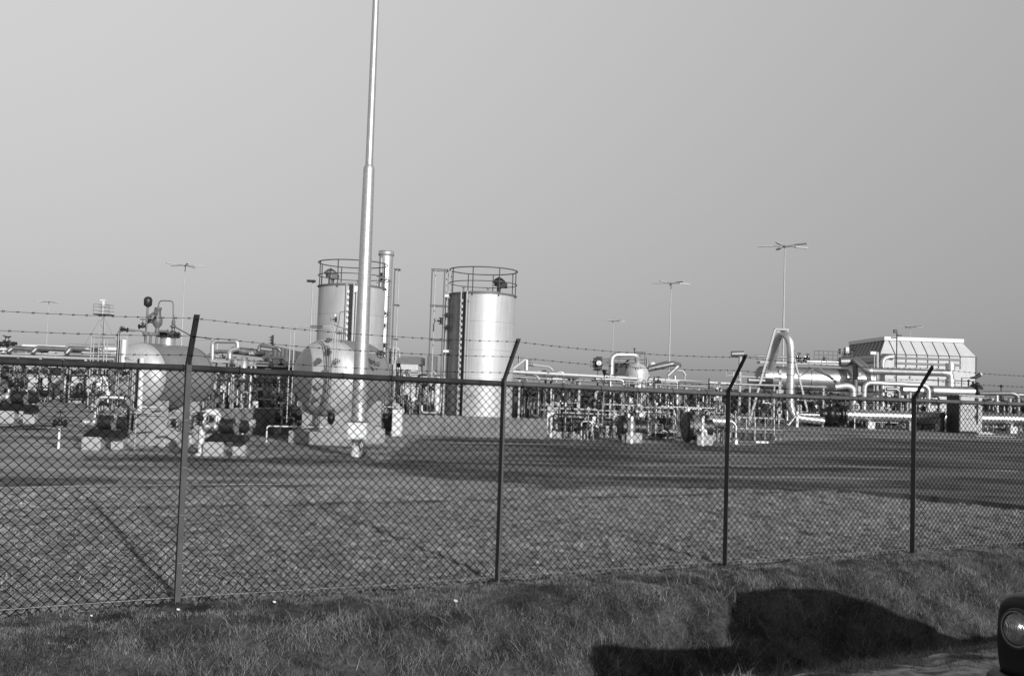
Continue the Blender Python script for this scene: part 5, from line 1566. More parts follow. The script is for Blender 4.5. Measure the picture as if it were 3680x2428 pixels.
mb = MB(); q = XZ(1437, 48); mb.cyl(q, V(q.x, 48, zt(1437, 1318, 48)), 0.025, n=6); part('pole', mb, dark, t)
mb = MB(); mb.box(P(1433, 1312, 48), (0.16, 0.12, 0.2)); part('lamp_head', mb, black, t)

# ------------------------------------------------------------------ right pipe rack: long thin pipes running away
p0, p1 = P(1832, 1334, 52), P(2640, 1379, 62)
t = thing('pipe_rack', 'long straight bright pipes on thin legs running right of the middle tank', 'pipe rack', V((p0.x + p1.x) / 2, (p0.y + p1.y) / 2, 0))
dz_ = p0.z
def rackp(f, dz, dy=0): return V(p0.x + (p1.x - p0.x) * f, p0.y + (p1.y - p0.y) * f + dy, p0.z + (p1.z - p0.z) * f + dz)
for k, (dz, r_, m_) in enumerate(((0.0, 0.075, palepipe), (-0.13, 0.05, gpaint), (-0.24, 0.04, palepipe), (0.03, 0.06, palepipe))):
    mb = MB(); mb.cyl(rackp(0, dz, 0.25 * k), rackp(1, dz, 0.25 * k), r_, n=10); part('pipe', mb, m_, t)
mb = MB(); mb.box((rackp(0, -0.33) + rackp(1, -0.33)) / 2 + V(0, 0.3, 0), ((p1 - p0).length, 0.5, 0.06), ax=((p1 - p0).normalized(), V(0, 0, 1).cross((p1 - p0).normalized()), V(0, 0, 1))); part('deck_beam', mb, mgrey, t)
for x in (1863, 2055, 2250, 2443, 2585):
    f = (x - 1832) / (2640 - 1832); q = rackp(f, 0); mb = MB(); mb.box(V(q.x, q.y + 0.1, (q.z - 0.35) / 2), (0.10 if x != 2443 else 0.13, 0.10, q.z - 0.35)); part('leg', mb, gpaint, t)
mb = MB(); mb.pipe([rackp(0.0, 0.0), rackp(0.0, 0, 0) + V(0.9, 0.3, 0.75), P(1893, 1290, 53)], 0.07, 0.2); part('rising_pipe', mb, gpaint, t)
bend(t, [(1892, 1330, 52.5), (1892, 1290, 52.5)], 0.11, alu)
bend(t, [(1865, 1310, 54), (1866, 1274, 54), (1868, 1310, 54)], 0.05, alu_dull)
bend(t, [(1898, 1308, 53), (1975, 1318, 53), (1988, 1332, 53)], 0.055, gpaint)
bend(t, [(1900, 1312, 53), (1920, 1316, 53)], 0.03, mgrey)
bend(t, [(1865, 1350, 52), (1940, 1352, 52), (2080, 1358, 52)], 0.035, mgrey)
bend(t, [(1920, 1348, 52), (1930, 1352, 52), (1938, 1364, 52)], 0.07, gpaint)
bend(t, [(2060, 1352, 53), (2150, 1356, 53), (2165, 1362, 53)], 0.025, mgrey)
mb = MB(); mb.box(P(2003, 1363, 52.5), (0.48, 0.1, 0.15)); mb.box(P(1978, 1364, 52.5), (0.1, 0.1, 0.12)); part('sign_plate', mb, white, t)
mb = MB(); mb.box(P(2046, 1360, 52.3), (0.12, 0.12, 0.22)); part('junction_box', mb, dark, t)
valve_at(t, P(2061, 1360, 52.3), (0, 0, 1), 0.11, (0, -1, 0), mgrey); valve_at(t, P(1905, 1310, 53), (1, 0, 0), 0.12, (0, 0, 1), mgrey)
mb = MB(); q = P(2172, 1335, 50); mb.lathe([(0.02, -0.25), (0.10, 0.0), (0.13, 0.05), (0.13, 0.10), (0, 0.12)], q, n=12); mb.cyl(q - V(0, 0, 0.7), q - V(0, 0, 0.2), 0.02, n=6); part('vent_cone', mb, black, t)
# the U-pipe and round drum above the rack
Z = 58
g = XZ(2290, Z)
t = thing('round_drum', 'round-topped silver drum marked with a dark square letter, thick pipe arching over to it', 'vessel', g)
q = P(2290, 1330, Z); Rd = px(41, Z)
mb = MB(); mb.lathe([(Rd, -1.0)] + [(Rd, -0.05)] + [(Rd * math.cos(PI / 2 * k / 8), Rd * 0.95 * math.sin(PI / 2 * k / 8)) for k in range(9)], V(q.x, Z, zt(2290, 1342, Z)), n=36)
mb.lathe([(Rd * math.cos(PI / 2 * k / 8), -1.0 - Rd * 0.4 * math.sin(PI / 2 * k / 8)) for k in range(9)], V(q.x, Z, zt(2290, 1342, Z)), n=36)
part('drum', mb, alu_tank, t)
e = V(-0.05, -1, 0)
text_part('D', 0.26, P(2289, 1331, Z - Rd * 0.93), e, t)
for dx in (-0.4, 0.4):
    mb = MB(); mb.cyl(V(q.x + dx, Z, 0), V(q.x + dx, Z, zt(2290, 1365, Z)), 0.07, n=8); part('leg', mb, gpaint, t)
bend(t, [(2197, 1345, Z - 0.5), (2198, 1274, Z - 0.5), (2290, 1275, Z - 0.3), (2292, 1308, Z)], 0.16, alu, 0.42, 'arch_pipe', 16)
mb = MB(); a_ = P(2280, 1252, Z); mb.cyl(a_, P(2281, 1268, Z), 0.035, n=6); mb.flange(a_, (0, 0, 1), 0.07, 0.05); part('vent', mb, dark, t)
g = XZ(2152, 57)
t = thing('instrument_block', 'dark instrument block with a round white dial beside the arching pipe', 'gauge', g)
mb = MB(); q = P(2151, 1307, 57); mb.box(q + V(0, 0.15, 0), (0.42, 0.25, 0.62)); mb.box(q + V(0.02, 0.02, 0.38), (0.36, 0.1, 0.08)); part('housing', mb, dark, t)
gauge_at(t, P(2153, 1304, 56.8), px(10, 57), (-0.1, -1, 0))
mb = MB()
for z in (-0.35, 0.18, 0.3, 0.05): mb.cyl(q + V(-0.3, 0.2, z), q + V(0.85, 0.4, z), 0.04, n=8)
mb.cyl(V(q.x, 57.3, 0), V(q.x, 57.3, q.z - 0.3), 0.05, n=8); part('piping', mb, mgrey, t)
for z in (-0.15, 0.1): valve_at(t, q + V(-0.25, 0, z), (0, 0, 1), 0.09, (-1, 0, 0), dark)
g = XZ(2400, 60)
t = thing('overhead_pipes', 'thick dull pipes slanting up to the right behind the round drum', 'pipework', g)
bend(t, [(2330, 1326, 60), (2420, 1306, 60), (2440, 1312, 61)], 0.17, alu_dull, 0.2)
bend(t, [(2325, 1322, 62), (2400, 1302, 62)], 0.12, alu_dull, 0.2)
bend(t, [(2400, 1350, 59.5), (2438, 1314, 59.5)], 0.12, alu, 0.2)
bend(t, [(2325, 1320, 60), (2327, 1286, 60)], 0.07, alu_dull); bend(t, [(2425, 1330, 60), (2455, 1332, 60), (2464, 1350, 60)], 0.07, gpaint)
bend(t, [(2425, 1350, 60), (2426, 1375, 60), (2440, 1390, 60)], 0.09, alu)
mb = MB(); mb.ball(P(2345, 1312, 63), 0.22); part('dish_cap', mb, white, t)
for x in (2330, 2400, 2460): q = XZ(x, 60); mb = MB(); mb.cyl(q, V(q.x, 60, zt(x, 1345, 60)), 0.05, n=6); part('support_leg', mb, gpaint, t)
g = XZ(2250, 64)
t = thing('railed_walkway', 'small railed walkway with dark bracing behind the arching pipe', 'walkway', g)
mb = MB()
for y in (1288, 1300, 1265): a_, b_ = P(2180 if y > 1270 else 2285, y, 64), P(2320, y, 64); mb.cyl(V(a_.x, 64, a_.z), V(b_.x, 64, a_.z), 0.035, n=5)
for x in (2190, 2225, 2262, 2300, 2318): q = P(x, 1285, 64); mb.cyl(V(q.x, 64, zt(x, 1340, 64)), V(q.x, 64, q.z if x < 2290 else zt(x, 1265, 64)), 0.03, n=5)
part('railing', mb, mgrey, t)
mb = MB(); a_, b_ = P(2205, 1340, 64.3), P(2262, 1290, 64.3); mb.cyl(a_, b_, 0.06, n=6); mb.box(P(2235, 1325, 64.5), (1.0, 0.4, 0.7)); mb.box(V(P(2250, 1300, 64).x, 64.4, zt(2250, 1345, 64)), (2.6, 1.0, 0.12)); part('bracing', mb, dark, t)
mb = MB()
for x in (2190, 2318): q = XZ(x, 64.4); mb.box(V(q.x, 64.4, zt(x, 1345, 64) / 2), (0.12, 0.12, zt(x, 1345, 64))); part('leg', mb, mgrey, t)

# pipework under the right rack, left to right
manifold('upright pipes and dark machines just right of the middle tank', 1830, 1900, 56, 1350, 51, 7, 0.5, pr=0.05, vs=0.13)
manifold('valves and thin pipes behind the white pier right of the bund', 1900, 1990, 54, 1350, 52, 8, 0.5, pr=0.045, vs=0.13)
manifold('rounded pipe bends and a white notice board below the rack sign', 1985, 2090, 56, 1355, 53, 8, 0.6, pr=0.05, vs=0.14)
manifold('thin horizontal pipes and small valves in front of the dark shrubs', 1990, 2170, 40, 1470, 54, 10, 0.6, pr=0.03, vs=0.085, depth=1.0, legs=False)
manifold('pipework under the arching pipe', 2140, 2250, 55, 1365, 55, 9, 0.6, pr=0.05, vs=0.13)
manifold('crisscrossed pipework under the round drum', 2240, 2360, 55, 1370, 56, 10, 0.5, pr=0.045, vs=0.13)
manifold('dense thin upright pipes right of the round drum', 2330, 2450, 56, 1370, 57, 13, 0.55, pr=0.035, vs=0.12)
manifold('valves and gauges below the far end of the rack', 2440, 2560, 57, 1375, 58, 10, 0.5, pr=0.045, vs=0.14)
manifold('valves and dark machinery just left of the third fence post', 2530, 2640, 58, 1385, 59, 8, 0.5, pr=0.045, vs=0.13)
manifold('low pipe runs behind the front pumps, left', 2080, 2260, 42, 1480, 60, 8, 0.6, pr=0.03, vs=0.085, depth=0.8, legs=False)
manifold('low pipe runs behind the front pumps, between the two white posts', 2270, 2440, 42, 1462, 61, 12, 0.6, pr=0.03, vs=0.09, depth=0.9, legs=False)
manifold('low pipes and thin rails beside the dark round cover', 2540, 2640, 42, 1480, 62, 6, 0.6, pr=0.03, vs=0.09, depth=0.8, legs=False)

def rail_run(label, x0, x1, ys, Z0, Z1, posts, r=0.022, cat='pipe'):
    a_, b_ = XZ(x0, Z0), XZ(x1, Z1)
    t = thing('pipe_rail', label, cat, (a_ + b_) / 2, 'thin straight pipe rails')
    for y in ys:
        za = zt(x0, y, Z0); mb = MB(); mb.cyl(V(a_.x, a_.y, za), V(b_.x, b_.y, za), r, n=8); part('rail', mb, white, t)
    for k in range(posts):
        f = k / max(1, posts - 1); q = a_ + (b_ - a_) * f; mb = MB(); mb.cyl(q, q + V(0, 0, zt(x0, min(ys), Z0)), r * 0.9, n=6); part('post', mb, gpaint, t)
    return t
rail_run('long thin white pipe rail at knee height left of the front pumps', 2025, 2240, (1482, 1524), 43, 42, 4)
rail_run('bright double pipe rail above the first white post', 2167, 2312, (1452, ), 44, 44, 3)
rail_run('bright straight pipe rail between the two dark covers', 2375, 2570, (1460, ), 44, 44, 3, 0.028)
rail_run('thin pipe rail at waist height between the two white posts', 2268, 2410, (1486, 1532), 43, 43, 4, 0.02)

# white notice board and pier
cabinet('white upright notice board between rack and pumps', 2014, 2034, 1446, 1500, white, 1, 0.15)
q = G(2390, 1500)
cabinet('squat pale box with a pointed top right of the thin rails', 2338, 2372, 1472, 1500, conc, 0)
# elbow pipe
g = G(2075, 1575)
t = thing('elbow_pipe', 'stubby silver elbow pipe curving down onto a dark base', 'pipe', V(g.x, g.y, 0))
mb = MB(); mb.pipe([V(g.x - 0.3, g.y, 0.85), V(g.x + 0.1, g.y, 0.72), V(g.x + 0.16, g.y, 0.35)], 0.12, 0.2, 14); mb.flange(V(g.x - 0.3, g.y, 0.85), (1, 0, -0.3), 0.17, 0.05); part('elbow', mb, alu_dull, t)
mb = MB(); mb.box(V(g.x + 0.05, g.y, 0.15), (0.9, 0.5, 0.3)); mb.cyl(V(g.x - 0.25, g.y, 0.2), V(g.x - 0.25, g.y, 0.85), 0.05, n=8); part('base', mb, dark, t)

# front pumps on the right with big dark covers and white marker posts
def big_pump(label, x, y, w, hpx, with_drum):
    g = G(x, y); Z = g.y; b = V(g.x, Z, 0)
    t = thing('motor_pump', label, 'pump', b, 'large pumps with round dark covers')
    s = px(1, Z)
    R_c = hpx * s / 2
    mb = MB(); cc = b + V(-w * s * 0.5, 0.4, R_c + 0.06)
    ax_ = V(0.994, 0.11, 0)
    mb.lathe([(0, -0.12), (R_c * 0.9, -0.12), (R_c, -0.06), (R_c, 0.06), (R_c * 0.85, 0.12), (0, 0.14)], cc, ax_, 32, False); part('flywheel_cover', mb, black, t)
    mb = MB(); mb.cyl(cc + ax_ * 0.1, cc + ax_ * 0.42, R_c * 0.78, n=24); part('casing', mb, mgrey, t)
    mb = MB(); mb.cyl(cc + ax_ * 0.42, cc + ax_ * 0.95, R_c * 0.62, n=24); mb.flange(cc + ax_ * 0.6, ax_, R_c * 0.72, 0.06); mb.box(cc + ax_ * 0.6 - V(0, 0, R_c * 0.6), (0.7, 0.4, 0.3)); part('motor', mb, dark, t)
    mb = MB(); mb.box(b + V(0.15, 0, 0.20), (0.62, 0.5, 0.40)); part('plinth', mb, conc, t)
    if with_drum:
        q0, q1 = P(x + 25, 1512, Z + 0.5), P(x + 100, 1516, Z + 0.5)
        mb = MB(); mb.cyl(q0, q1, px(19, Z), n=22); part('drum', mb, alu, t)
        mb = MB(); mb.flange(q0, (1, 0, 0), px(23, Z), 0.08); mb.flange(q1, (1, 0, 0), px(23, Z), 0.08); mb.cyl(q0 - V(0.35, 0, 0), q0, px(20, Z), n=20); part('drum_flange', mb, dark, t)
        q = P(x + 22, 1545, Z - 0.1); mb = MB(); mb.pipe([q - V(0.25, 0, 0), q, V(q.x, q.y, 0.05)], 0.06, 0.1); part('drain_pipe', mb, white, t)
        for k in (40, 62, 84): q = P(x + k, 1540, Z + 0.4); mb = MB(); mb.cyl(V(q.x, q.y, 0), V(q.x, q.y, q.z), 0.04, n=8); part('leg', mb, mgrey, t)
    return t
big_pump('dark pump set with round end covers behind the left white marker post', 2262, 1590, 45, 92, False)
big_pump('bigger dark pump set with tall round black cover and silver drum at its right', 2515, 1598, 78, 112, True)
for k, (x, y, yt) in enumerate(((2265, 1593, 1494), (2518, 1601, 1494))):
    g = G(x, y); g = V(g.x, g.y - 0.35, 0); h = zt(x, yt, g.y)
    t = thing('marker_post', ['slim white marker post in front of the left dark pump set', 'slim white marker post in front of the bigger dark pump set'][k], 'post', g, 'white marker posts')
    mb = MB(); mb.box(V(g.x, g.y, h / 2), (0.10, 0.08, h)); part('post', mb, white, t)
    mb = MB(); mb.box(V(g.x, g.y, h + 0.06), (0.12, 0.1, 0.12)); mb.ball(V(g.x, g.y - 0.03, h + 0.06), 0.05); part('fitting', mb, dark, t)
# concrete rear plinth row
for k, (x0, x1, y0, y1) in enumerate(((2234, 2250, 1563, 1590), (2280, 2296, 1565, 1590), (2408, 2420, 1550, 1578))):
    cabinet(['small grey block left of the left marker post', 'small grey block right of the left marker post', 'small grey block just left of the tall black cover'][k], x0, x1, y0, y1, concd, 0)

# railed pit at the foot of the third fence post
g = G(2740, 1585); Z = g.y
t = thing('railed_pit', 'shallow dark pit fenced by thin rails right of the third fence post', 'railing', V(g.x, Z, 0))
xa, xb = P(2645, 1500, Z).x, P(2818, 1500, Z).x
zr1 = zt(2650, 1500, Z)
for yy, zz_ in ((Z, zr1), (Z, zr1 * 0.5), (Z + 1.6, zr1), (Z + 1.6, zr1 * 0.5)):
    mb = MB(); mb.cyl(V(xa, yy, zz_), V(xb, yy, zz_), 0.02, n=6); part('rail', mb, gpaint, t)
for k in range(6):
    for yy in (Z, Z + 1.6):
        x = xa + (xb - xa) * k / 5; mb = MB(); mb.cyl(V(x, yy, 0), V(x, yy, zr1), 0.02, n=6); part('post', mb, white if (k + int(yy)) % 2 else mgrey, t)
mb = MB(); mb.box(V((xa + xb) / 2 - 0.5, Z + 0.8, 0.03), (2.0, 1.3, 0.05)); part('pit_cover', mb, black, t)
mb = MB(); mb.box(V((xa + xb) / 2, Z + 2.0, 0.14), (2.4, 0.4, 0.28)); part('kerb_block', mb, dark, t)
for k in range(3): valve_at(t, P(2786 + 16 * k, 1572, Z - 0.1), (0, 0, 1), 0.09, (0, -1, 0.5), gpaint)
g = G(2643, 1596)
t = thing('standpipe', 'stout silver hooked standpipe right beside the third fence post', 'standpipe', V(g.x, g.y, 0), 'standpipes on the yard')
mb = MB(); mb.pipe([V(g.x, g.y, 0), V(g.x, g.y, 0.78), V(g.x - 0.16, g.y, 0.92), V(g.x - 0.3, g.y, 0.92)], 0.06, 0.1); mb.flange(V(g.x, g.y, 0.9), (0.7, 0, 0.7), 0.08, 0.04); mb.lathe([(0.13, 0), (0.12, 0.2), (0.07, 0.26), (0, 0.26)], V(g.x, g.y, 0), n=14); part('pipe', mb, alu, t)
mb = MB(); mb.cyl(V(g.x, g.y + 0.1, 0.9), V(g.x, g.y + 0.1, 1.35), 0.022, n=6); mb.ball(V(g.x, g.y + 0.1, 1.3), 0.06); part('valve_stem', mb, gpaint, t)

# ------------------------------------------------------------------ right-hand plant: exchanger, A-frame loop, headers
Z = 76.0
p0, p1 = P(2742, 1356, Z), P(3135, 1366, Z)
Rv = px(42, Z)
t = thing('heat_exchanger', 'long horizontal silver exchanger at the right with a walkway on top', 'exchanger', V((p0.x + p1.x) / 2, Z, 0))
zc = p0.z
mb = MB(); mb.cyl(V(p0.x, Z, zc), V(p1.x, Z, zc), Rv, n=40); part('shell', mb, shiny, t)
mb = MB(); mb.lathe([(Rv, 0), (Rv * 0.93, 0.3), (Rv * 0.7, 0.5), (0, 0.62)], V(p0.x, Z, zc), (-1, 0, 0), 32); part('end_cap', mb, alu_dull, t)
mb = MB(); mb.lathe([(Rv, 0), (Rv * 0.93, 0.3), (Rv * 0.7, 0.5), (0, 0.62)], V(p1.x, Z, zc), (1, 0, 0), 32); part('end_cap', mb, alu_dull, t)
mb = MB()
for x in (2792, 2905, 3060): q = P(x, 1400, Z); mb.torus(V(q.x, Z, zc), (1, 0, 0), Rv + 0.01, 0.03, 36, 5)
part('band', mb, mgrey, t)
for x in (2792, 3075):
    q = P(x, 1400, Z); mb = MB(); mb.box(V(q.x, Z - Rv * 0.8, (zc + 0.6) / 2), (0.22, 0.3, zc + 0.6)); mb.box(V(q.x, Z, (zc - Rv) / 2), (0.5, 1.6, zc - Rv)); part('support', mb, alu_dull, t)
# walkway with rails over it
zw = zt(2950, 1312, Z)
xa, xb = P(2855, 1300, Z).x, P(3045, 1300, Z).x
mb = MB(); mb.box(V((xa + xb) / 2 - 1.2, Z - 0.6, zw + 0.05), (xb - xa + 3.4, 1.0, 0.16)); part('walkway', mb, gpaint, t)
mb = MB()
for z in (zw + 0.75, zw + 0.45, zw + 1.05): mb.cyl(V(xa + 1.2, Z - 1.0, z), V(xb, Z - 1.0, z), 0.025, n=5)
for k in range(9): x = xa + 1.2 + (xb - xa - 1.2) * k / 8; mb.cyl(V(x, Z - 1.0, zw), V(x, Z - 1.0, zw + 1.05), 0.025, n=5)
part('railing', mb, mgrey, t)
mb = MB(); mb.cyl(P(2900, 1298, 75), P(3030, 1302, 75), 0.11, n=10); mb.cyl(P(2850, 1281, 75.4), P(2905, 1282, 75.4), 0.10, n=10); mb.cyl(P(2500 + 160, 1276, 76), P(2880, 1285, 75.4), 0.09, n=10); part('top_pipe', mb, shiny, t)
mb = MB(); mb.cyl(P(2628, 1272, 76), P(2672, 1271, 76), 0.23, n=14); part('silencer', mb, alu_dull, t)
mb = MB(); mb.cyl(V(P(2658, 1400, 76).x, 76, 0), V(P(2658, 1400, 76).x, 76, zt(2658, 1276, 76)), 0.12, n=12); part('riser', mb, gpaint, t)
for x, y in ((2870, 1300), (2888, 1300), (2870, 1285), (2900, 1288), (2960, 1300)): valve_at(t, P(x, y, 75), (1, 0, 0), 0.16, (0, -0.5, 1), dark)
mb = MB()
for a_, b_ in (((2880, 1350), (2922, 1324)), ((2944, 1322), (2998, 1362)), ((3000, 1364), (3014, 1380))): mb.beam(P(*a_, Z - Rv - 0.1), P(*b_, Z - Rv - 0.1), 0.14, 0.08)
part('brace', mb, mgrey, t)
mb = MB(); mb.box(P(3027, 1262, 76), (0.44, 0.5, 0.40)); part('equipment_box', mb, mgrey, t)
mb = MB(); mb.box(P(3042, 1258, 75.8), (0.26, 0.5, 0.46)); part('equipment_box', mb, white, t)
valve_at(t, P(3062, 1278, 75.5), (0, 0, 1), 0.2, (0.3, 0, 1), dark)

# long horizontals running in front of the exchanger
t = thing('pipe_run', 'two long thin pipes crossing in front of the silver exchanger', 'pipe', XZ(2780, 70))
mb = MB(); mb.cyl(P(2580, 1378, 66), P(2968, 1390, 70), 0.075, n=10); part('pipe', mb, alu, t)
mb = MB(); mb.cyl(P(2655, 1352, 68), P(2910, 1364, 70), 0.055, n=8); mb.pipe([P(2650, 1364, 68), P(2660, 1366, 68), P(2662, 1380, 68)], 0.06, 0.1); part('pipe', mb, gpaint, t)
mb = MB(); mb.cyl(P(2690, 1366, 70), P(2776, 1370, 70), 0.21, n=14); mb.flange(P(2690, 1366, 70), (1, 0, 0), 0.27, 0.08); part('drum', mb, alu_dull, t)
for x in (2694, 2782, 2959): q = XZ(x, 70); mb = MB(); mb.cyl(q, V(q.x, 70, zt(x, 1385, 70)), 0.08, n=8); part('leg', mb, gpaint, t)
mb = MB(); mb.cyl(P(2612, 1350, 67), P(2640, 1346, 67), 0.03, n=6); mb.cyl(P(2610, 1352, 67), P(2610, 1330, 67), 0.02, n=6); mb.box(P(2636, 1350, 67), (0.1, 0.1, 0.5)); part('bracket', mb, gpaint, t)

# the tall pipe loop in its A-frame
Z = 68.0
t = thing('pipe_loop', 'tall upturned pipe loop held by a slender A-frame', 'pipe', XZ(2820, Z))
mb = MB()
pts = []
zT = zt(2815, 1205, Z)
rL = 0.27
path = [P(2770, 1325, Z + 3), P(2782, 1275, Z + 2.4), P(2792, 1225, Z + 1.6), P(2808, 1201, Z + 1.0), P(2826, 1205, Z + 0.3), P(2840, 1235, Z), P(2843, 1290, Z)]
# smooth by Catmull-Rom
def smooth(ps, n=6):
    ps = [Vector(p) for p in ps]; e = [ps[0] * 2 - ps[1]] + ps + [ps[-1] * 2 - ps[-2]]; o = []
    for i in range(1, len(e) - 2):
        for k in range(n):
            t_ = k / n; a, b, c, d = e[i - 1], e[i], e[i + 1], e[i + 2]
            o.append(0.5 * ((2 * b) + (c - a) * t_ + (2 * a - 5 * b + 4 * c - d) * t_ ** 2 + (3 * b - a - 3 * c + d) * t_ ** 3))
    o.append(ps[-1]); return o
mb.tube(smooth(path) + smooth([P(2842, 1330, Z), P(2840, 1420, Z), P(2842, 1462, Z), P(2852, 1490, Z), P(2876, 1502, Z), P(2960, 1512, Z)])[0:], rL, 20)
part('loop', mb, alu, t)
for k in range(9): q = P(2843 - 0.3 * k, 1260 + 22 * k, Z); mb = MB(); mb.torus(q, (0, 0, 1), rL + 0.005, 0.012, 20, 4); part('band', mb, mgrey, t)
mb = MB(); mb.beam(P(2785, 1184, Z), P(2693, 1515, Z), 0.17, 0.14); part('frame_leg', mb, gpaint, t)
mb = MB(); mb.beam(P(2830, 1188, Z + 0.5), P(2902, 1478, Z + 0.5), 0.14, 0.12); part('frame_leg', mb, gpaint, t)
mb = MB(); mb.beam(P(2783, 1182, Z - 0.05), P(2834, 1184, Z + 0.45), 0.12, 0.12); part('frame_top', mb, gpaint, t)
mb = MB(); mb.beam(P(2808, 1183, Z + 0.4), P(2810, 1198, Z + 0.6), 0.05, 0.05); mb.box(P(2796, 1192, Z + 0.3), (0.25, 0.1, 0.1)); part('hanger', mb, gpaint, t)
mb = MB(); q = P(2865, 1500, Z - 0.3); mb.box(V(q.x, q.y, (q.z + 0.3) / 2), (0.17, 0.2, q.z + 0.5)); mb.beam(V(q.x - 0.6, q.y, 0.1), V(q.x, q.y, q.z + 0.2), 0.1); part('foot', mb, white, t)

# right-hand header and its bends
def hdr(label, pts, r, m, name='header_pipe', cat='pipe', bnd=None, legs=(), group='thick pipes of the right-hand plant', extra=None):
    ps = [P(*p) for p in pts]; c_ = sum((p for p in ps), V(0, 0, 0)) / len(ps)
    t = thing(name, label, cat, V(c_.x, c_.y, 0), group)
    mb = MB(); mb.pipe(ps, r, bnd or r * 2.2, 16); part('pipe', mb, m, t)
    for x, y0, Zl in legs:
        q = XZ(x, Zl); mb = MB(); mb.box(V(q.x, Zl, zt(x, y0, Zl) / 2), (0.18, 0.18, zt(x, y0, Zl))); part('leg', mb, gpaint, t)
    return t
t = hdr('thick silver pipe sloping from the exchanger, then level to a capped column', [(3070, 1298, 75), (3086, 1300, 74), (3122, 1332, 73), (3130, 1333, 73), (3395, 1340, 72), (3414, 1342, 72), (3416, 1390, 72)], 0.26, shiny, bnd=0.55)
mb = MB(); mb.flange(P(3129, 1333, 73), (1, 0, 0.0), 0.29, 0.06); part('flange', mb, alu, t)
mb = MB(); mb.cyl(P(3415, 1330, 72), P(3415, 1305, 72), 0.33, n=20); mb.cyl(P(3415, 1345, 72), P(3415, 1325, 72), 0.20, n=16); part('cap', mb, alu, t)
mb = MB(); mb.cyl(P(3415, 1362, 72), P(3415, 1388, 72), 0.35, n=20); part('sleeve', mb, alu, t)
mb = MB(); q0 = P(3018, 1300, 75); mb.cyl(q0, P(3072, 1298, 75), 0.36, n=20); part('reducer', mb, alu_dull, t)
hdr('dull level pipe before the shaded gable end, hooking round at its right', [(3075, 1302, 77), (3150, 1294, 76), (3182, 1280, 75.5), (3208, 1284, 75.2)], 0.22, alu_dull, bnd=0.5)
hdr('bent pipe standing on the lower header left of the white hall', [(3210, 1281, 74), (3180, 1285, 74), (3172, 1298, 74), (3172, 1460, 74)], 0.17, alu, bnd=0.5)
hdr('long flat pipe arch stepping down at both ends in front of the exchanger', [(3105, 1475, 71), (3107, 1374, 71), (3325, 1384, 71), (3338, 1400, 71), (3336, 1470, 71)], 0.17, alu, bnd=0.5)
hdr('short pipe elbow turning down beside the exchanger', [(3000, 1390, 71), (3045, 1385, 71), (3066, 1395, 71), (3066, 1480, 71)], 0.24, alu, bnd=0.4)
hdr('short dull pipe arch below the long flat one', [(3185, 1398, 73.5), (3222, 1398, 73.5), (3231, 1408, 73.5), (3231, 1478, 73.5)], 0.14, alu_dull, bnd=0.3)
t = hdr('very thick horizontal silver header lying close to the ground across the right', [(3040, 1491, 70), (3700, 1508, 70)], 0.40, shiny, legs=((3128, 1510, 69.8), (3272, 1510, 69.8), (3378, 1505, 69.8), (3636, 1520, 69.8)))
mb = MB(); q = P(3034, 1490, 70); mb.flange(q, (1, 0, 0), 0.6, 0.12); mb.flange(q - V(0.22, 0, 0), (1, 0, 0), 0.6, 0.12)
for k in range(16): a_ = 2 * PI * k / 16; e = V(0, math.cos(a_), math.sin(a_)) * 0.52; mb.cyl(q + e - V(0.35, 0, 0), q + e + V(0.15, 0, 0), 0.03, n=6)
mb.cyl(q - V(1.6, 0, 0), q - V(0.2, 0, 0), 0.42, n=20); mb.ball(q - V(1.0, 0, 0), 0.6, (1, 0, 0), 0.8); part('end_flange', mb, black, t)
mb = MB()
for x in range(3240, 3700, 60): q = P(x, 1491 + (x - 3040) * 0.0258, 70); mb.torus(q, (1, 0, 0.0), 0.405, 0.015, 24, 4)
part('band', mb, mgrey, t)
for x in (3128, 3378, 3636): q = XZ(x, 69.6); mb = MB(); mb.box(V(q.x, 69.5, 0.25), (0.5, 0.5, 0.5)); part('plinth', mb, white, t)
t = hdr('second header slung high behind the kiosk, ending in a rough flange', [(3240, 1401, 74), (3520, 1409, 74)], 0.40, shiny, legs=((3262, 1410, 73.9), (3500, 1420, 73.9)))
mb = MB(); q = P(3500, 1408, 74); mb.flange(q, (1, 0.2, 0), 0.62, 0.12); mb.cyl(q, q + V(0.5, 0, 0), 0.5, n=16)
for k in range(10): a_ = 2 * PI * k / 10; e = V(0, math.cos(a_), math.sin(a_)) * 0.55; mb.cyl(q + e, q + e + V(0.4, 0.1, 0), 0.05, n=5)
part('end_flange', mb, dark, t)
mb = MB(); mb.cyl(P(3480, 1390, 73.6), P(3481, 1370, 73.6), 0.06, n=8); mb.ball(P(3481, 1368, 73.6), 0.1); mb.ball(P(3512, 1382, 73.6), 0.2); part('fitting', mb, dark, t)
t = hdr('dull pipe leaving the high header and bending down at the far right', [(3520, 1413, 73.5), (3640, 1413, 73), (3658, 1422, 73), (3659, 1490, 73)], 0.17, alu_dull, bnd=0.5)
hdr('pipe continuing beyond the bend at the right picture edge', [(3655, 1418, 76), (3760, 1422, 76)], 0.16, alu_dull)
hdr('thin white stub pipe standing on the header at the far right', [(3583, 1420, 72), (3584, 1480, 72)], 0.11, alu)
hdr('thin white stub pipe with a valve near the right picture edge', [(3630, 1430, 72), (3631, 1482, 72)], 0.10, gpaint)
hdr('plain upright post with a small square head left of the white hall', [(3152, 1480, 73), (3153, 1265, 73)], 0.10, gpaint)
hdr('thick dark upright pipe in front of the exchanger near its right end', [(3074, 1480, 74.2), (3074, 1305, 74.2)], 0.19, mgrey)
hdr('upright pipe with a T-shaped top beside the fourth fence post', [(3270, 1480, 72), (3271, 1405, 72)], 0.10, gpaint)
g = XZ(3138, 73)
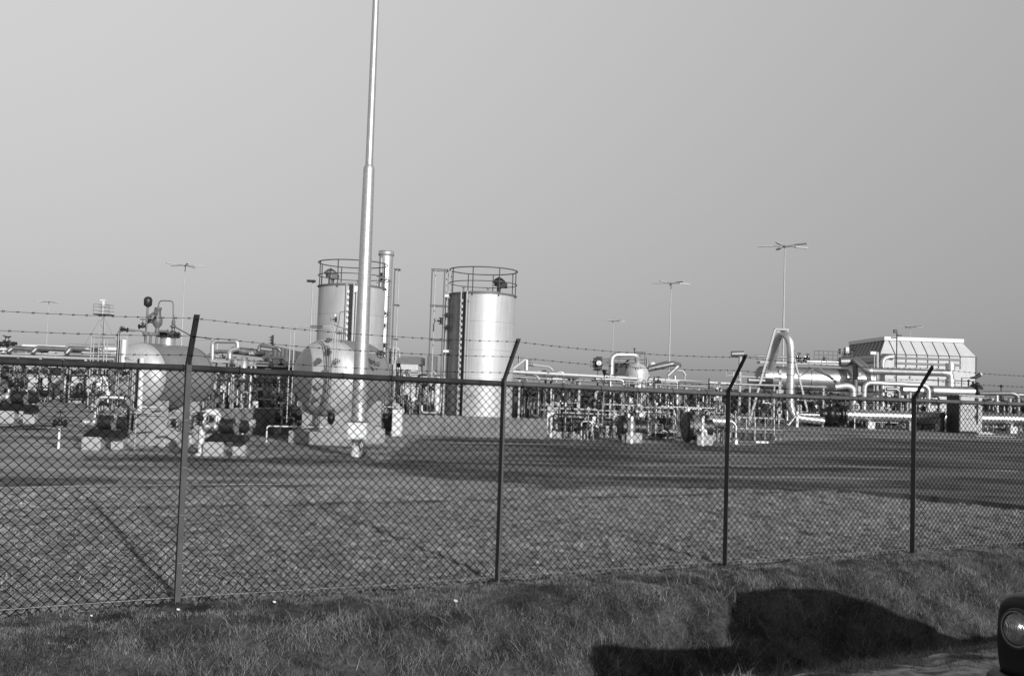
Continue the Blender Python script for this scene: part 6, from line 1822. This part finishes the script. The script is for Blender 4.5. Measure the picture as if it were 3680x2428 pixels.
mb = MB(); mb.box(P(3138, 1268, 73), (0.42, 0.12, 0.22)); 
t = thing('sign_plate', 'small white sign plate at the foot of the shaded gable', 'sign', XZ(3138, 73)); part('plate', mb, white, t)
mb = MB(); q = XZ(3141, 73.1); mb.cyl(q, V(q.x, q.y, zt(3141, 1268, 73)), 0.05, n=6); part('post', mb, gpaint, t)
manifold('low valve gear and small pipes below the silver exchanger, left', 2720, 2850, 74, 1425, 71, 10, 0.5, pr=0.08, vs=0.2, depth=2.0)
manifold('low valve gear and small pipes below the silver exchanger, middle', 2880, 3010, 74, 1425, 72, 11, 0.5, pr=0.07, vs=0.2, depth=2.0)
manifold('dark machinery and valves under the long flat pipe arch', 3010, 3130, 74, 1420, 73, 10, 0.45, pr=0.07, vs=0.2, depth=2.0)
manifold('valves and small pipes between the pipe arch and the fourth post', 3120, 3270, 75, 1425, 74, 11, 0.4, pr=0.07, vs=0.2, depth=2.0)
manifold('small pipes and valves left of the kiosk behind the thick header', 3290, 3400, 75, 1425, 75, 8, 0.35, pr=0.06, vs=0.2, depth=2.0)
manifold('dense dark pipework right of the kiosk at the picture edge', 3530, 3720, 75, 1430, 76, 13, 0.4, pr=0.07, vs=0.2, depth=2.0)
manifold('dark low machinery beneath the thick header, left stretch', 2880, 3060, 72.5, 1495, 77, 10, 0.2, pr=0.07, vs=0.2, depth=1.2, legs=False)
manifold('dark low machinery beneath the thick header, right stretch', 3280, 3400, 71.5, 1520, 78, 8, 0.2, pr=0.07, vs=0.2, depth=1.2, legs=False)
# square framed instrument
t = thing('instrument_box', 'small square-framed instrument on a thin white stem before the thick header', 'instrument', XZ(3074, 66))
mb = MB(); q = P(3076, 1461, 66); mb.box(q, (0.36, 0.12, 0.40)); part('frame', mb, white, t)
mb = MB(); mb.box(q - V(0, 0.06, 0), (0.26, 0.04, 0.30)); part('face', mb, black, t); mb = MB(); mb.ball(q - V(0, 0.1, 0), 0.06); part('knob', mb, white, t)
mb = MB(); q2 = XZ(3073, 66); mb.cyl(q2, V(q2.x, 66, q.z - 0.2), 0.035, n=6); part('stem', mb, white, t)
t = thing('instrument_box', 'small square-framed instrument just left of the pipe loop foot', 'instrument', XZ(2803, 66))
mb = MB(); q = P(2801, 1481, 66); mb.box(q, (0.28, 0.12, 0.30)); part('frame', mb, white, t)
mb = MB(); mb.box(q - V(0, 0.06, 0), (0.2, 0.04, 0.2)); part('face', mb, black, t)
mb = MB(); q2 = XZ(2801, 66); mb.cyl(q2, V(q2.x, 66, q.z - 0.1), 0.03, n=6); part('stem', mb, white, t)

# kiosk
g0 = G(3450, 1556); Z = g0.y; w1 = px(83, Z); w0 = px(50, Z) 
t = thing('kiosk', 'boxy steel kiosk at the right, dark side panel and pale door front', 'kiosk', V(g0.x, Z, 0))
h = zt(3460, 1422, Z)
xs_ = P(3448, 1500, Z).x; xe = P(3530, 1500, Z + 0.4).x; xl = P(3402, 1500, Z + 1.9).x
mb = MB(); mb.prism([V(xs_, Z, 0.12), V(xe, Z + 0.4, 0.12), V(xe - 0.9, Z + 2.6, 0.12), V(xl, Z + 1.9, 0.12)], V(0, 0, h - 0.12)); part('housing', mb, mgrey, t)
fd_ = (V(xe, Z + 0.4, 0) - V(xs_, Z, 0)).normalized(); fn_ = V(fd_.y, -fd_.x, 0)
mid = (V(xs_, Z, 0) + V(xe, Z + 0.4, 0)) / 2
mb = MB(); mb.box(mid + fn_ * 0.02 + V(0, 0, h / 2 + 0.06), ((xe - xs_) * 0.97, 0.04, h - 0.2), ax=(fd_, fn_, V(0, 0, 1))); dr = part('door', mb, gpaint, t)
mb = MB()
for z in (0.38, 0.62): mb.box(mid - fd_ * 0.3 + fn_ * 0.05 + V(0, 0, h * z), (0.55, 0.02, 0.03), ax=(fd_, fn_, V(0, 0, 1)))
mb.box(mid + fd_ * 0.43 + fn_ * 0.09 + V(0, 0, h * 0.60), (0.06, 0.06, h * 0.7), ax=(fd_, fn_, V(0, 0, 1)));
for z in (0.45, 0.72, 0.92): mb.box(mid + fd_ * 0.38 + fn_ * 0.09 + V(0, 0, h * z), (0.22, 0.08, 0.2), ax=(fd_, fn_, V(0, 0, 1)))
part('fitting', mb, black, dr)
mb = MB(); sdn = (V(xl, Z + 1.9, 0) - V(xs_, Z, 0)); sl = sdn.length; sdn.normalize(); nn = V(sdn.y, -sdn.x, 0) * 1
if nn.x > 0: nn = -nn
mb.box(V(xs_, Z, 0) + sdn * sl / 2 + nn * 0.012 + V(0, 0, h / 2 + 0.05), (sl * 0.98, 0.02, h - 0.15), ax=(sdn, nn, V(0, 0, 1))); part('side_panel', mb, black, t)
mb = MB(); mb.prism([V(xs_ - 0.08, Z - 0.1, h), V(xe + 0.1, Z + 0.35, h), V(xe - 0.85, Z + 2.7, h), V(xl - 0.1, Z + 1.95, h)], V(0, 0, 0.07)); part('roof', mb, gpaint, t)
mb = MB(); q = V(xe - 0.35, Z - 0.5, 0); mb.box(q + V(0, 0, 0.12), (0.95, 0.5, 0.05)); mb.box(q + V(0, -0.3, 0.04), (1.0, 0.3, 0.06)); part('doorstep', mb, white, t)
mb = MB(); mb.prism([V(xs_ - 0.03, Z - 0.03, 0), V(xe, Z + 0.37, 0), V(xe - 0.9, Z + 2.6, 0), V(xl - 0.03, Z + 1.9, 0)], V(0, 0, 0.12)); part('base', mb, black, t)
# grey drum left of kiosk
t = thing('valve_pillar', 'dark upright valve pillar just left of the kiosk', 'valve', XZ(3388, 68))
mb = MB(); q = XZ(3388, 68); mb.cyl(q, V(q.x, 68, 1.0), 0.14, n=10); mb.ball(V(q.x, 68, 1.1), 0.22); part('body', mb, black, t)
mb = MB(); mb.cyl(V(q.x + 0.15, 68, 1.0), V(q.x + 0.15, 68, 1.4), 0.04, n=8); mb.cyl(V(q.x - 0.12, 68, 0.8), V(q.x - 0.12, 68, 1.5), 0.03, n=8); part('stem', mb, gpaint, t)
# pale slabs on the ground near kiosk
mb = MB(); a_ = G(3560, 1568); mb.box(V(a_.x, a_.y, 0.03), (2.6, 1.0, 0.06), rz=0.15)
solo('concrete_slab', mb, conc, 'pale concrete slab on the ground right of the kiosk step', 'slab', V(a_.x, a_.y, 0))
mb = MB(); a_ = G(2735, 1592); mb.box(V(a_.x, a_.y, 0.05), (0.55, 0.25, 0.09), rz=0.1)
solo('concrete_slab', mb, white, 'small pale slab lying by the railed pit', 'slab', V(a_.x, a_.y, 0))

# ------------------------------------------------------------------ white hall at the right
Z = 118.0
nx = P(3164, 1270, Z).x; rxx = P(3508, 1281, Z).x; ze = P(3164, 1271, Z).z
tx0, tx1 = P(3190, 1209, Z).x, P(3471, 1217, Z).x
ztp = P(3190, 1222, Z).z; zft = P(3190, 1208, Z).z
dpth = 14.0
t = thing('white_hall', 'tall white sheet-clad hall with sloping upper walls at the right', 'building', V((nx + rxx) / 2, Z + dpth / 2, 0))
xl_ = nx
mb = MB(); mb.box(V((xl_ + rxx) / 2, Z + dpth / 2, ze / 2), (rxx - xl_, dpth, ze)); part('wall', mb, whitew, t)
ins = tx0 - nx
B = [V(xl_, Z, ze), V(rxx, Z, ze), V(rxx, Z + dpth, ze), V(xl_, Z + dpth, ze)]
T = [V(xl_ + ins, Z + ins, ztp), V(tx1, Z + ins, ztp), V(tx1, Z + dpth - ins, ztp), V(xl_ + ins, Z + dpth - ins, ztp)]
mb = MB(); mb.add(B + T, [(0, 1, 5, 4), (1, 2, 6, 5), (2, 3, 7, 6), (3, 0, 4, 7), (4, 5, 6, 7), (0, 3, 2, 1)]); part('upper_slope', mb, whitew, t)
mb = MB(); mb.box(V((T[0].x + T[1].x) / 2, Z + dpth / 2, (ztp + zft) / 2 + 0.02), (T[1].x - T[0].x + 0.24, dpth - 2 * ins + 0.24, zft - ztp)); part('parapet', mb, white, t)
mb = MB()
for k in range(7):
    x = xl_ + ins + 2.05 + k * 1.34 + 0.0
    xt_ = T[0].x + (T[1].x - T[0].x) * (k + 0.55) / 7.6; xb_ = P(3217 + 39.0 * k, 1285, Z).x
    mb.beam(V(xb_, Z - 0.02, ze), V(xb_ - 0.45, Z + ins - 0.02, ztp), 0.10, 0.06)
    mb.box(V(xb_, Z - 0.03, ze - 0.75), (0.10, 0.06, 1.5))
part('cladding_seam', mb, seam, t)
mb = MB(); mb.box(V((xl_ + rxx) / 2, Z - 0.02, ze), (rxx - xl_ + 0.1, 0.08, 0.08)); mb.box(V(rxx, Z - 0.02, ze / 2), (0.12, 0.10, ze)); mb.box(V(xl_, Z - 0.02, ze / 2), (0.10, 0.10, ze))
for zf in (0.62, 0.42): mb.box(V((xl_ + rxx) / 2 + 1.0, Z - 0.03, ze * zf), (rxx - xl_ - 2.2, 0.06, 0.09))
for k in range(5): mb.box(V(P(3217 + 52 * k, 1300, Z).x, Z - 0.035, ze * 0.35), (0.10, 0.06, ze * 0.62))
part('wall_seam', mb, seam, t)
xs0, xs1 = P(3217, 1285, Z).x, P(3451, 1290, Z).x
mb = MB()
for zz in (zt(3217, 1285, Z), zt(3217, 1304, Z)): mb.box(V((xs0 + xs1) / 2, Z - 0.06, zz), (xs1 - xs0, 0.10, 0.24))
part('louvre_strip', mb, mgrey, t)
mb = MB(); mb.box(V(P(3300, 1370, Z).x, Z - 0.05, zt(3300, 1372, Z)), (2.0, 0.1, 2.0)); mb.box(V(P(3230, 1368, Z).x, Z - 0.04, zt(3230, 1367, Z)), (3.4, 0.1, 0.5)); part('shutter', mb, alu_dull, t)
mb = MB(); e = V(-0.015, 0, 0); mb.add([B[3] + e * 4, B[0] + e * 4, T[0] + e * 2, T[3] + e * 2], [(0, 1, 2, 3)]); o = part('gable_slope', mb, mgrey, t, 'corrugated sloping end of the hall, its shade painted dark grey')  # grey sheet over the white slope: this side's shade put into the colour
mb = MB()
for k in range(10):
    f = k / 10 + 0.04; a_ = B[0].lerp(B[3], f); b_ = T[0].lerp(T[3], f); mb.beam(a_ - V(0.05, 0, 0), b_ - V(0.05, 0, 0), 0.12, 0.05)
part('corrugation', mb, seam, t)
# camera/antenna mast in front of hall
Z = 100
t = thing('antenna_mast', 'thin dark mast with small camera heads in front of the white hall', 'mast', XZ(3222, Z))
q = XZ(3222, Z, 1300); mb = MB(); mb.cyl(q, V(q.x, Z, zt(3222, 1186, Z)), 0.06, n=8); part('pole', mb, dark, t)
mb = MB(); mb.box(P(3217, 1190, Z), (0.30, 0.3, 0.34)); part('camera_head', mb, dark, t)
mb = MB(); mb.box(P(3233, 1205, Z), (0.42, 0.2, 0.16)); mb.box(P(3212, 1213, Z), (0.5, 0.2, 0.12)); part('lamp_head', mb, dark, t)
# horn shaped lamp at right of the hall
Z = 80
t = thing('horn_lamp', 'dark horn-shaped lamp jutting out at the right corner of the white hall', 'lamp', XZ(3500, Z))
mb = MB(); mb.tube([P(3487, 1358, Z), P(3505, 1356, Z), P(3522, 1346, Z)], [0.07, 0.13, 0.17], 12); part('horn', mb, dark, t)
mb = MB(); mb.ball(P(3524, 1344, Z), 0.14); part('lens', mb, white, t)
mb = MB(); mb.cyl(P(3455, 1357, Z), P(3490, 1358, Z), 0.03, n=6); q = XZ(3456, Z); mb.cyl(q, V(q.x, Z, zt(3456, 1357, Z)), 0.05, n=6); part('bracket', mb, mgrey, t)
# thin poles on the right
for k, (x, y, Z) in enumerate(((3598, 1387, 74), (3497, 1375, 78))):
    t = thing('vent_pipe', ['thin vent pipe poking above the bending pipe at the far right', 'thin vent pipe beside the horn lamp'][k], 'pipe', XZ(x, Z))
    q = XZ(x, Z); mb = MB(); mb.cyl(q, V(q.x, Z, zt(x, y, Z)), 0.04, n=6); part('pipe', mb, dark, t)
    mb = MB(); mb.ball(V(q.x, Z, zt(x, y, Z)), 0.11); part('cap', mb, dark, t)

# ------------------------------------------------------------------ dark shrubs beyond the plant
def shrub(label, x, Z, wpx, ytop, seed):
    g = XZ(x, Z); R0 = px(wpx / 2, Z); H = zt(x, ytop, Z)
    r = np.random.RandomState(seed)
    t = thing('shrub', label, 'shrub', g, 'dark shrubs beyond the plant')
    n = 2600
    # several overlapping clumps
    ks = 7; cc = np.stack([r.uniform(-0.65, 0.65, ks) * R0, r.uniform(-0.5, 0.5, ks) * R0, r.uniform(0.35, 0.72, ks) * H], -1); cr = r.uniform(0.32, 0.5, ks)
    w = r.randint(0, ks, n); d = r.randn(n, 3); d /= np.linalg.norm(d, axis=1)[:, None]
    p = cc[w] + d * (cr[w] * (r.rand(n) ** 0.35))[:, None] * np.array([R0, R0, H * 0.75])
    p[:, 2] = np.maximum(p[:, 2], 0.05)
    s = 0.07 + 0.09 * r.rand(n)
    a = r.randn(n, 3); a /= np.linalg.norm(a, axis=1)[:, None]; b = np.cross(a, r.randn(n, 3)); b /= np.linalg.norm(b, axis=1)[:, None]
    q = np.stack([p - a * s[:, None], p + b * s[:, None] * 0.6, p + a * s[:, None], p - b * s[:, None] * 0.6], 1).reshape(-1, 3)
    mb = MB(); mb.v = [tuple(v + np.array(g)) for v in q]; mb.f = [(4 * i, 4 * i + 1, 4 * i + 2, 4 * i + 3) for i in range(n)]; mb.sm = [False] * n
    o = mesh_obj('crown', mb, leafd, Vector(t.location), False); o.parent = t
    mb = MB()
    for k in range(4): mb.tube([g + V(0, 0, 0), g + V(cc[k][0] * 0.5, cc[k][1] * 0.5, H * 0.3), g + V(*cc[k])], [0.07, 0.05, 0.015], 6)
    part('stem', mb, bark, t)
for k, (x, Z, w, y) in enumerate([(1985, 88, 60, 1412), (2100, 90, 70, 1430), (2160, 86, 60, 1412), (2208, 92, 70, 1402), (2660, 96, 80, 1432), (2730, 98, 90, 1424), (2790, 100, 70, 1430), (905, 78, 90, 1405), (1000, 80, 100, 1408), (2900, 120, 90, 1440), (3000, 125, 110, 1444), (2480, 95, 90, 1430), (2380, 97, 90, 1432)]):
    shrub(['dark shrub right behind the white pier', 'low dark shrub left of the pair before the sky gap', 'rounded dark shrub behind the thin pipe rails', 'tallest rounded dark shrub under the gauge panel', 'dark shrub just right of the third fence post', 'dark shrub under the near end of the silver exchanger', 'dark shrub behind the pipe loop foot', 'dark shrub behind the low concrete wall, left', 'dark shrub behind the low concrete wall, right', 'low far shrub under the middle of the exchanger', 'low far shrub under the right end of the exchanger', 'dark shrub behind the right rack near its far end', 'dark shrub behind the right rack near the round drum'][k], x, Z, w, y, 100 + k)
# far tree line closing the horizon
def treeline():
    r = np.random.RandomState(77); n = 26000
    x = r.uniform(-330, 330, n); y = 330 + r.uniform(-12, 12, n)
    hmax = 2.2 + 4.5 * (fbm(x * 0.05 + 50, x * 0 + 3) - 0.2)
    z = r.rand(n) ** 0.8 * np.maximum(hmax, 0.6)
    p = np.stack([x, y, z], -1); s = 0.5 + 0.5 * r.rand(n)
    a = r.randn(n, 3); a /= np.linalg.norm(a, axis=1)[:, None]; b = np.cross(a, r.randn(n, 3)); b /= np.linalg.norm(b, axis=1)[:, None]
    q = np.stack([p - a * s[:, None], p + b * s[:, None] * 0.7, p + a * s[:, None], p - b * s[:, None] * 0.7], 1).reshape(-1, 3)
    mb = MB(); mb.v = [tuple(v) for v in q]; mb.f = [(4 * i, 4 * i + 1, 4 * i + 2, 4 * i + 3) for i in range(n)]; mb.sm = [False] * n
    o = mesh_obj('far_trees', mb, leafd, Vector((0, 0, 0)), False); o['kind'] = 'stuff'
treeline()

# ------------------------------------------------------------------ the dark car at the right edge
def car():
    hc = P(3676, 2258, 5.12)
    fw = (-fd).normalized()                    # the car faces left, along the road
    fw = Vector((fw.x, fw.y, 0)); ang = R_(-6); fw = V(fw.x * math.cos(ang) - fw.y * math.sin(ang), fw.x * math.sin(ang) + fw.y * math.cos(ang), 0)
    rt = V(fw.y, -fw.x, 0)                      # driver's right: towards the ditch
    W2 = 0.76
    base = V(hc.x, hc.y, 0) - rt * (W2 - 0.17) - fw * 2.10
    gz = 0.03
    base.z = gz
    t = thing('parked_car', 'dark old car at the right picture edge, only its front wing and round headlight showing', 'car', base)
    def C(l, s, z): return base + fw * l + rt * s + V(0, 0, z)
    # body: lofted cross sections (l, half width, bottom, shoulder z, top z, crown)
    secs = [(-2.55, 0.60, 0.42, 0.60, 0.66), (-2.48, 0.70, 0.32, 0.72, 0.78), (-2.2, 0.76, 0.26, 0.80, 0.86), (-1.5, 0.79, 0.24, 0.82, 0.88), (-0.5, 0.80, 0.24, 0.80, 0.87), (0.5, 0.79, 0.24, 0.78, 0.85), (1.1, 0.78, 0.25, 0.79, 0.86), (1.6, 0.79, 0.28, 0.84, 0.90), (1.9, 0.785, 0.30, 0.895, 0.955), (2.03, 0.78, 0.33, 0.885, 0.945), (2.09, 0.765, 0.36, 0.87, 0.93), (2.11, 0.74, 0.40, 0.85, 0.91), (2.115, 0.60, 0.50, 0.74, 0.80)]
    mb = MB(); rings = []
    for l, w, b, s, tp in secs:
        ring = []
        prof = [(0.0, b), (w * 0.75, b), (w * 0.96, b + 0.06), (w, b + (s - b) * 0.5), (w * 0.99, s - 0.05), (w * 0.955, s + 0.005), (w * 0.87, s + (tp - s) * 0.45), (w * 0.6, tp - 0.012), (0.0, tp)]
        full = prof + [(-a, z) for a, z in prof[-2:0:-1]]
        for a, z in full: ring.append(C(l, a, z))
        rings.append(ring)
    n = len(rings[0]); vs = [p for r in rings for p in r]; fs = []
    for i in range(len(rings) - 1):
        for k in range(n): k2 = (k + 1) % n; fs.append((i * n + k, i * n + k2, (i + 1) * n + k2, (i + 1) * n + k))
    fs += [tuple(range(n)), tuple(range((len(rings) - 1) * n, len(rings) * n))]
    mb.add(vs, fs, True); bo = part('body', mb, carp, t)
    md = bo.modifiers.new('smooth', 'SUBSURF'); md.levels = 2; md.render_levels = 2
    # cabin
    cab = [(-2.25, 0.58, 0.86), (-1.35, 0.56, 1.36), (-0.7, 0.56, 1.42), (-0.02, 0.55, 1.39), (0.45, 0.60, 0.92)]
    mb = MB(); v = []
    for l, w, z in cab: v += [C(l, w, z), C(l, -w, z)]
    low = [(-2.25, 0.70, 0.84), (-1.35, 0.72, 0.86), (-0.7, 0.73, 0.86), (-0.02, 0.73, 0.86), (0.45, 0.68, 0.86)]
    for l, w, z in low: v += [C(l, w, z), C(l, -w, z)]
    f = []
    for i in range(4):
        f.append((2 * i, 2 * i + 1, 2 * i + 3, 2 * i + 2)); f.append((2 * i, 2 * i + 2, 10 + 2 * i + 2, 10 + 2 * i)); f.append((2 * i + 1, 2 * i + 3, 10 + 2 * i + 3, 10 + 2 * i + 1))
    f += [(0, 1, 11, 10), (8, 9, 19, 18)]
    mb.add(v, f, False); part('cabin', mb, carp, t)
    # windows laid just proud of the cabin
    for sgn in (1, -1):
        for (a, b) in ((-1.30, -0.72), (-0.64, 0.20)):
            mb = MB(); q = [C(a, sgn * 0.735, 0.93), C(b, sgn * 0.740, 0.93), C(b - 0.05 if b < 0 else b - 0.22, sgn * 0.60, 1.28), C(a + 0.05, sgn * 0.60, 1.28)]
            mb.add(q, [(0, 1, 2, 3)]); part('side_window', mb, carglass, t)
    mb = MB(); mb.add([C(0.415, 0.54, 1.0), C(0.415, -0.54, 1.0), C(0.10, -0.50, 1.32), C(0.10, 0.50, 1.32)], [(0, 1, 2, 3)]); part('windscreen', mb, carglass, t)
    for sgn in (1, -1):
        hcx = C(2.105, sgn * (W2 - 0.17), hc.z - gz)
        d = (fw * 0.985 + rt * sgn * 0.0 + V(0, 0, 0.02)).normalized()
        # lamps turned a little outward as on the rounded wing of the photo
        cam_dir = (V(0, 0, CAMH) - hcx).normalized()
        mb = MB(); mb.lathe([(0.09, -0.12), (0.103, 0.0), (0.105, 0.03), (0.098, 0.048), (0.088, 0.042), (0.084, 0.03)], hcx, d, 36); hl = part('headlight', mb, carp if False else dark, t)
        mb = MB(); mb.torus(hcx + d * 0.043, d, 0.087, 0.0045, 36, 8); part('chrome_ring', mb, alu_dull, hl)
        mb = MB(); mb.lathe([(0.084, 0.034), (0.077, 0.046), (0.055, 0.060), (0.027, 0.068), (0.0, 0.070)], hcx, d, 36); part('lens', mb, LENS, hl)
    mb = MB(); mb.tube([C(1.9, 0.80, 0.46), C(2.12, 0.74, 0.46), C(2.2, 0.45, 0.46), C(2.22, 0, 0.46), C(2.2, -0.45, 0.46), C(2.12, -0.74, 0.46), C(1.9, -0.80, 0.46)], 0.045, 10); part('bumper', mb, dark, t)
    for l in (1.35, -1.35):
        for sgn in (1, -1):
            c_ = C(l, sgn * 0.66, 0.30)
            mb = MB(); mb.lathe([(0.19, -0.08), (0.29, -0.08), (0.31, -0.03), (0.31, 0.03), (0.29, 0.08), (0.19, 0.08)], c_, rt, 28); wh = part('wheel', mb, tyre, t)
            mb = MB(); mb.lathe([(0.19, 0.05), (0.14, 0.03), (0.12, 0.06), (0, 0.07)], c_, rt * sgn, 24); part('rim', mb, mgrey, wh)
    mb = MB()
    for k in range(7): mb.beam(C(2.145, -0.36, 0.56 + 0.03 * k), C(2.145, 0.36, 0.56 + 0.03 * k), 0.012)
    part('grille', mb, chrome, t)
# fluted headlamp glass
def lens_mat():
    m = bpy.data.materials.new('fluted_glass'); m.use_nodes = True
    n = m.node_tree; b = n.nodes['Principled BSDF']
    b.inputs['Metallic'].default_value = 0.85; b.inputs['Roughness'].default_value = 0.16
    b.inputs['Base Color'].default_value = (0.36, 0.36, 0.36, 1); b.inputs['Coat Weight'].default_value = 0.5
    g = n.nodes.new('ShaderNodeTexCoord'); w = n.nodes.new('ShaderNodeTexWave'); w.wave_type = 'BANDS'; w.bands_direction = 'X'
    w.inputs['Scale'].default_value = 70; w.inputs['Distortion'].default_value = 0.4
    n.links.new(g.outputs['Object'], w.inputs['Vector'])
    bp = n.nodes.new('ShaderNodeBump'); bp.inputs['Strength'].default_value = 0.7; bp.inputs['Distance'].default_value = 0.006
    n.links.new(w.outputs['Fac'], bp.inputs['Height']); n.links.new(bp.outputs[0], b.inputs['Normal'])
    return m
LENS = lens_mat()
car()
